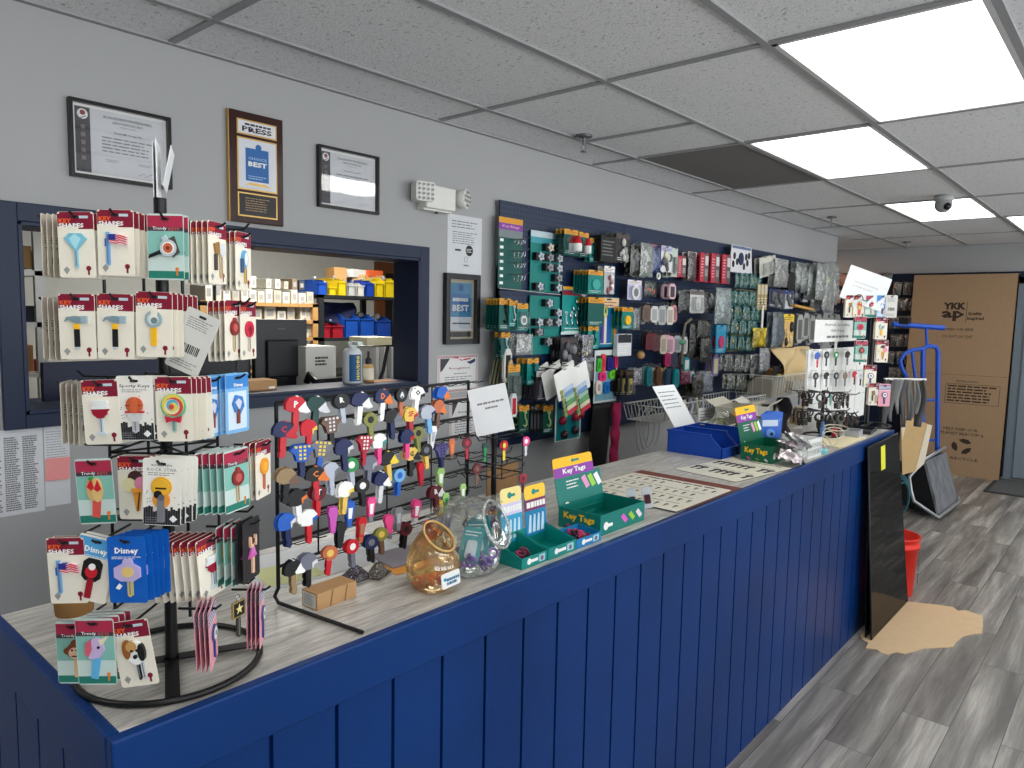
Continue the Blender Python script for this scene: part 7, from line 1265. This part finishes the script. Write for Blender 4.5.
bx2('cream_box', 'cream box lying on top of the binders', 'box', (367, 337, 392, 345.5), 2.97, .15, M(222, 214, 180, .6)); b = MB(); A = PY(375, 384, 2.85); B = PY(388, 346, 2.85); b.tube([V3((A.x, 2.85, DZ)), A+V3((.05, 0, .06)), B], .009, 6); b.tube([V3((A.x-.05, 2.85, DZ+.02)), V3((A.x+.16, 2.85, DZ+.05))], .014, 6); tag(b.build('lamp_arm', M(20, 20, 22, .5)), 'black desk lamp arm leaning in front of the binders', 'lamp arm')
for k, (r, c, lab) in enumerate([((19, 246, 31, 268), (150, 116, 70), 'tan carton on the top wire shelf'), ((31, 252, 44, 268), (120, 96, 60), 'brown carton on the top wire shelf'), ((30, 258, 40, 268), (120, 30, 40), 'dark red tin on the top wire shelf'), ((20, 306, 44, 322), (26, 30, 40), 'dark bag on the second wire shelf'), ((20, 345, 33, 374), (150, 110, 70), 'brown carton on the lowest wire shelf'), ((33, 360, 42, 374), (110, 24, 34), 'dark red box on the lowest wire shelf')]): bx2('stored_carton', lab, 'carton', r, 3.77+.01*k, .1, wb(c))
# ================================================================ right side: glass panels, bucket, cart, hand truck, long carton
gm = GL((22, 25, 30), .25, .6, .03)
def panel(lab, co, th, note=False):
    O = co[0]; t = thing('glass_panel', lab, 'glass panel', T(*O)); n = (co[1]-co[0]).cross(co[3]-co[0]).normalized()*th; q = [p-O for p in co]
    q = [V3(p) for p in q]; v = q+[p-n for p in q]
    MB().add(v, [(0, 1, 2), (0, 2, 3), (6, 5, 4), (7, 6, 4), (0, 4, 5, 1), (1, 5, 6, 2), (2, 6, 7, 3), (3, 7, 4, 0)]).build('pane', gm, t)
    b = MB(); b.tube([q[0]-n*.5, q[3]-n*.5, q[2]-n*.5], th*.72, 6); b.build('edge_strip', M(10, 10, 11, .3), t)
    if note:
        f = lambda u, v_: q[0]+(q[3]-q[0])*v_+(q[2]-q[3])*u+n*.3
        w = [f(u, v_) for u, v_ in ((.36, .85), (.50, .85), (.50, .975), (.36, .975))]; MB().add(w+[p+n*.12 for p in w], [(3, 2, 1, 0), (4, 5, 6, 7), (0, 1, 5, 4), (1, 2, 6, 5), (2, 3, 7, 6), (3, 0, 4, 7)]).build('yellow_note', M(226, 222, 60, .7), t)
panel('tall dark tinted glass panel leaning on the counter end, with a yellow note', [V3((4.07, .987, 0)), V3((4.805, .981, 0)), V3((4.575, 1.046, 1.05)), V3((3.985, 1.044, 1.045))], .008, True)
panel('second dark glass panel standing behind the one with the yellow note', [V3((4.08, 1.02, 0)), V3((4.60, 1.02, 0)), V3((4.56, 1.060, .90)), V3((4.07, 1.058, .90))], .005)
pts = [PZ(800+x*.21875, 560+y*.21875, .004) for x, y in ((275, 345), (318, 300), (330, 240), (410, 200), (490, 190), (560, 198), (630, 205), (700, 216), (722, 232), (760, 230), (800, 244), (834, 256), (836, 300), (832, 336), (790, 338), (742, 350), (716, 372), (700, 396), (640, 400), (560, 404), (520, 418), (480, 428), (440, 420), (400, 432), (370, 424), (350, 408), (300, 402), (312, 378), (286, 366))]
c = sum(pts, V3())/len(pts); b = MB(); b.prism([(p.x-c.x, p.y-c.y) for p in pts], 0, .004); tag(b.build('cardboard_piece', M(216, 186, 148, .85), None, T(c.x, c.y, .001)), 'torn tan cardboard piece on the floor under the glass panel', 'cardboard')
# red bucket
t = thing('red_bucket', 'red plastic bucket on the floor behind the glass panel', 'bucket', T(4.94, 1.12, 0)); RB = M(226, 44, 30, .35)
MB().lathe([(0, .004), (.128, .0), (.130, .004), (.146, .30), (.154, .30), (.155, .316), (.148, .318), (.150, .355), (.156, .357), (.156, .368), (.147, .368), (.128, .008), (0, .008)], 30).build('bucket_body', RB, t)
b = MB(); b.tube([(.157*cos(a), .157*sin(a), .33-.05*abs(sin(a/1))) for a in [i*pi/12 for i in range(13)]], .003, 6); b.build('handle', STEEL, t); P = Pal(); P.b.text("LET'S DO THIS", 0, 0, 0, .22, .05, P.i(M(70, 16, 14, .5)), RZ(.35) @ T(0, -.152, .17) @ RX(pi/2) @ RZ(-pi/2)); P.done('lettering', t)
# tilted rolling cart
t = thing('folded_cart', 'black cart tipped on its side with a grey wood top and silver tube frame', 'cart', T(7.2, 1.3, 0)); O = V3((7.2, 1.3, 0)); XI = T(-7.2, -1.3, 0)
q = [PD(925.7, 461, 6.28), PD(946, 452, 6.75), PD(957.4, 499.8, 6.72), PD(939, 514, 6.25)]; n_ = (q[1]-q[0]).cross(q[3]-q[0]).normalized()
if n_.dot(CAM-q[0]) < 0: n_ = -n_
bk = V3((-.02, .34, -.02))
gw, nt, bs = nodemat('grey_wood_panel', .5); tcn = N(nt, 'TexCoord'); mp = N(nt, 'Mapping'); mp.inputs['Scale'].default_value = (14, 14, 2); nt.links.new(tcn.outputs['Object'], mp.inputs[0]); nn = N(nt, 'TexNoise', i_Scale=2, i_Detail=5); nt.links.new(mp.outputs[0], nn.inputs['Vector']); r_ = ramp(nt, nn.outputs['Fac'], [(.3, (84, 86, 90)), (.7, (140, 142, 146))]); nt.links.new(r_.outputs[0], bs.inputs['Base Color'])
b = MB(); v = [p for p in q]+[p-n_*.02 for p in q]; b.add(v, [(0, 1, 2, 3), (7, 6, 5, 4), (0, 4, 5, 1), (1, 5, 6, 2), (2, 6, 7, 3), (3, 7, 4, 0)], 0, False, XI); b.build('wood_top', gw, t)
v = [p-n_*.022 for p in q]+[p-n_*.022+bk*.8+(sum(q, V3())/4-p)*.25 for p in q]; b = MB(); b.add(v, [(0, 1, 2, 3), (7, 6, 5, 4), (0, 4, 5, 1), (1, 5, 6, 2), (2, 6, 7, 3), (3, 7, 4, 0)], 0, False, XI); b.build('crate', M(26, 27, 30, .5), t)
b = MB(); b.tube([PD(945, 447.5, 6.7), PD(925, 459, 6.28), PD(909.5, 476.6, 6.3), PD(911, 490, 6.3), PD(914, 501, 6.28), PD(938, 517.5, 6.2), PD(959, 502, 6.65), PD(958, 497, 6.7)], .014, 8, 0, False, XI); b.build('tube_frame', M(176, 178, 180, .3, .7), t)
for px, py, d in ((920, 505, 6.35), (912, 503, 6.6)): b = MB(); b.cyl(.05, -.015, .015, 14, 0, XI @ T(*PD(px, py, d)) @ RY(pi/2)); b.build('wheel', BLACK, t)
for k in range(4):                                                     # coiled hose behind the cart
    b = MB(); q0 = PD(904, 478, 6.0); q0.z = .24; b.tube([q0+R3*(.05+.018*k)*cos(a*.3)+V3((0, 0, (.13+.02*k)*sin(a*.3)))+E3*.03*k for a in range(21)], .009, 6, 0, True); tag(b.build('hose_coil', M(30, 84, 92, .5)), 'dark teal hose loop beside the tipped cart, %s from inside' % ordn(k), 'hose')
# tan board over the cart
q = [PD(x, y, 5.9) for x, y in ((899, 414), (912, 418), (930, 425), (927, 445), (924, 463), (916, 472), (904, 475.5), (902, 450))]; c = sum(q, V3())/8; X = FN(c, -E3); XIv = X.inverted()
b = MB(); b.prism([((XIv @ p).x, (XIv @ p).y) for p in q], -.004, 0); b.prism([((XIv @ p).x, (XIv @ p).y) for p in (PD(926, 424, 5.9), PD(931, 425, 5.9), PD(925, 464, 5.9), PD(916, 473, 5.9))], .0, .003, 1); b.prism([((XIv @ p).x, (XIv @ p).y) for p in (PD(899, 414, 5.9), PD(902, 415, 5.9), PD(905, 424, 5.9), PD(902, 440, 5.9))], 0, .003, 1)
tag(b.build('cardboard_offcut', [M(206, 172, 122, .85), M(226, 214, 190, .8)], None, X), 'upright tan cardboard offcut with pale torn edges, in front of the blue hand truck', 'cardboard')
# grey pouches on a rail
A, B = PD(884, 379, 5.3), PD(926, 379.5, 5.5); t = thing('hanging_rail', 'thin white rail on a post behind the counter end', 'rail', T(A.x, A.y, 0)); XI = T(-A.x, -A.y, 0)
b = MB(); b.tube([A, B], .008, 8, 0, False, XI); b.build('rail_bar', WHITE, t); MB().cyl(.014, 0, A.z, 8).build('post', BLACK, t); MB().cyl(.13, 0, .015, 20).build('foot', BLACK, t)
for k in range(7):
    P0 = A+(B-A)*((k+.4)/7); L = .36-.05*(k % 3); q = MB(); ph = k; q.grid(lambda u, v: ((u-.5)*(.032+.018*sin(pi*v))+.012*sin(5*v+ph), .012*sin(4*u+3*v+ph), -L*v), 6, 12); tag(q.build('grey_glove', M(84+22*(k % 3), 84+22*(k % 3), 86+20*(k % 3), .85), None, FN(P0, -E3*.9+R3*(.5-k*.15)) @ RX(pi/2) @ RX(-pi/2) @ Matrix(((1, 0, 0, 0), (0, 0, 1, 0), (0, -1, 0, 0), (0, 0, 0, 1))), solid=.012), 'limp grey work glove hanging on the white rail, %s from left' % ordn(k), 'glove')
# hand truck
HB = M(20, 74, 176, .35); d = 6.75; t = thing('hand_truck', 'blue hand truck with a looped handle standing before the long carton', 'hand truck', T(7.55, 1.5, 0)); XI = T(-7.55, -1.5, 0)
foot = PD(926, 505, d); foot.z = .15
for px in (921, 936): p0, p1 = PD(px, 505, d), PD(px+2, 352, d); p0.z = .12; b = MB(); b.tube([p0, p1], .021, 8, 0, False, XI); b.build('upright', HB, t)
b = MB(); b.tube([PD(923, 352, d), PD(924, 348, d), PD(929, 346, d), PD(936, 347, d), PD(938, 352, d)], .021, 8, 0, False, XI); b.build('top_bend', HB, t)
b = MB(); b.tube([PD(923, 349, d), PD(912, 350, d), PD(904, 354, d), PD(900, 361, d), PD(902, 369, d), PD(907, 377, d)], .019, 8, 0, False, XI); b.build('loop_handle', HB, t)
b = MB(); b.tube([PD(912, 352, d), PD(916, 384, d), PD(917, 505, d)], .014, 8, 0, False, XI); b.build('brace', HB, t)
for py in (400, 440, 478): b = MB(); b.tube([PD(921, py, d), PD(938, py, d)], .013, 6, 0, False, XI); b.build('rung', HB, t)
a_, b_ = PD(914, 506, d), PD(942, 506, d); b = MB(); b.box((min(a_.x, b_.x)-7.55-.05, -.1, .0), (max(a_.x, b_.x)-7.55, .12, .01)); b.build('toe_plate', HB, t)
for p in (a_, b_): b = MB(); b.cyl(.12, -.03, .03, 18, 0, T(p.x-7.55, p.y-1.5+.1, .12) @ RY(pi/2)); b.build('wheel', BLACK, t)
b = MB(); b.tube([PD(893, 324, d), PD(944, 328, d)], .024, 8, 0, False, XI); b.tube([PD(926, 327, d), PD(927, 346, d)], .012, 6, 0, False, XI); b.build('cross_handle', HB, t); b = MB(); A = PD(905, 321, d); b.cb((A.x-7.55, A.y-1.5, A.z), (.12, .08, .06)); b.build('grip_bracket', BLACK, t)
# long carton leaning on the far wall
LW, LH, LT = 1.0, 2.24, .12; lean = math.atan2(.17, 2.2)
t = thing('long_carton', 'tall flat brown shipping carton leaning on the far wall beside the door', 'carton', T(9.28, 1.112, .0) @ RY(lean)); BRC = M(160, 132, 102, .8)
MB().box((0, 0, 0), (LT, LW, LH)).build('carton', BRC, t, bevel=.003)
X = T(0, LW, 0) @ RZ(-pi/2) @ RX(pi/2); P = Pal(); K = P.i(M(52, 40, 30, .7)); b = P.b; z = .0012
# face frame: x to the right 0..LW, y up
b.text('YKK', .435, 1.885, z, .22, .078, K, X); b.text('ap', .425, 1.775, z, .225, .115, K, X); b.rect(.552, 1.70, .557, 1.93, z, K, X); b.text('Quality', .635, 1.80, z, .135, .045, K, X); b.text('Inspired', .645, 1.745, z, .155, .045, K, X)
b.text('OPEN ON SIDE', .49, 1.625, z, .29, .03, K, X); b.text('DO NOT LAY FLAT', .49, 1.545, z, .29, .03, K, X)
b.rect(0, 1.118, LW, 1.122, z, P.i(M(120, 88, 58, .8)), X)
for x0, y0, x1, y1 in ((.42, .80, .424, 1.02), (.93, .80, .934, 1.02), (.42, .80, .934, .804), (.42, 1.016, .934, 1.02)): b.rect(x0, y0, x1, y1, z, K, X)
b.text('INSTALLATION', .62, 1.05, z, .2, .022, K, X); b.lines(.44, .92, .815, 1.01, 6, z, K, X, t=.5)
b.text('HELP KEEP OUR', .60, .515, z, .33, .03, K, X); b.text('PLANET BEAUTIFUL', .62, .465, z, .42, .03, K, X); b.text('RECYCLE', .66, .19, z, .26, .03, K, X)
for q in range(3): a = q*2*pi/3+.5; b.poly([(.63+.10*cos(a+s)*r, .33+.085*sin(a+s)*r) for s, r in ((0, 1), (.5, 1.05), (1., 1), (1.5, .9), (1.2, .5), (.7, .45), (.1, .6))], z, K, X)
P.done('printing', t)
MB().box((-.001, .0, 0), (LT, .002, LH)).build('side_edge', M(176, 144, 106, .8), t)
# door mat
t = thing('door_mat', 'dark grey door mat on the floor in front of the far door', 'mat', T(9.0, .68, 0)); b = MB(); b.prism(rrect(.86, .95, .03), 0, .008); b.build('rubber_base', M(60, 62, 64, .8), t); b = MB(); b.prism(rrect(.78, .87, .03), .008, .012); b.build('pile', M(92, 94, 96, .95), t)
# grey packs on the navy far wall
g = random.Random(21); XW = XF-.06
rows_ = [(288, [(894, 902), (904, 912), (913, 919)]), (304, [(897, 903), (904, 910), (911, 917)]), (322, [(889, 896), (897, 904), (905, 911), (911, 916)]), (340, [(890, 897), (898, 904), (905, 910), (910, 915)]), (357, [(888, 895), (896, 902), (903, 909), (909, 914)]), (373, [(889, 896), (897, 903), (904, 910)]), (279, [(838, 847), (884, 892)]), (296, [(834, 842), (842, 848)])]
for ri, (y, cs) in enumerate(rows_):
    for ci, (x0, x1) in enumerate(cs):
        a, b_ = PX(x0, y-6, XW), PX(x1, y+7, XW); w, h = abs(a.y-b_.y), a.z-b_.z; X = FN(((XW), (a.y+b_.y)/2, a.z), (-1, 0, 0), g.uniform(-.12, .12)); ph = g.uniform(0, 6); v = g.randint(104, 150); c = (196, 150, 130) if ri >= 6 and ci == 0 else (v, v-3, v-8)
        t = thing('grey_pack', '%s pack on the dark far wall, %s in pack row %s' % ('pinkish' if c[0] == 196 else 'grey', ordn(ci), ordn(ri)), 'pack', X); q = MB(); q.grid(lambda u, v_: ((u-.5)*w*(1-.1*v_), -h*v_, .006+.03*sin(pi*u)*sin(pi*v_)*(1+.4*sin(7*u+ph))), 8, 8); q.grid(lambda u, v_: ((.5-u)*w*(1-.1*v_), -h*v_, 0), 4, 4); q.build('pouch', CLR(c, .9), t)
        q = MB(); q.box((-w*.45, -h*.18, .006), (w*.45, .0, .012)); q.tube([(0, -.01, .01), (0, .0, -.05)], .003, 5); q.build('header', M(max(0, v-30), max(0, v-30), max(0, v-34), .6), t)
# ceiling fittings
for k, (px, py, lab) in enumerate([(584, 136, 'nearest the camera, close to the wall'), (832, 217, 'middle one, beyond the dark ceiling panel'), (907, 242, 'farthest one, before the far wall')]):
    q = PZ(px, py, CZ); t = thing('fire_sprinkler', 'ceiling fire sprinkler head, %s' % lab, 'sprinkler', T(q.x, q.y, CZ)); MB().lathe([(0, .004), (.042, .002), (.040, -.008), (.018, -.012), (.0, -.012)], 18).build('escutcheon', M(120, 122, 122, .35, .7), t); b = MB(); b.cyl(.009, -.045, -.01, 10); b.tube([(-.012, 0, -.04), (-.016, 0, -.06), (0, 0, -.075), (.016, 0, -.06), (.012, 0, -.04)], .003, 5); b.build('frame', STEEL, t); b = MB(); b.lathe([(0, -.078), (.017, -.078), (.017, -.075), (0, -.075)], 12); b.build('deflector', STEEL, t)
q = PD(944, 204, 1); d_ = (CZ-.0-CAM.z)/(ray(944, 196).z); q = CAM+ray(944, 196)*d_; t = thing('dome_camera', 'grey security dome camera hanging from the ceiling before a lit fixture', 'security camera', T(q.x, q.y, CZ)); MB().lathe([(0, .0), (.062, 0), (.062, -.03), (.055, -.035), (0, -.035)], 22).build('mount', M(170, 172, 172, .5), t); b = MB(); b.ball((0, 0, -.06), .056, 0, None, 18); b.build('dome', M(150, 152, 154, .4), t); b = MB(); c = V3((0, 0, -.06))-FW*.045-V3((0, 0, .02)); b.ball(c, .026, 0, None, 12); b.build('lens', M(20, 20, 24, .15), t)
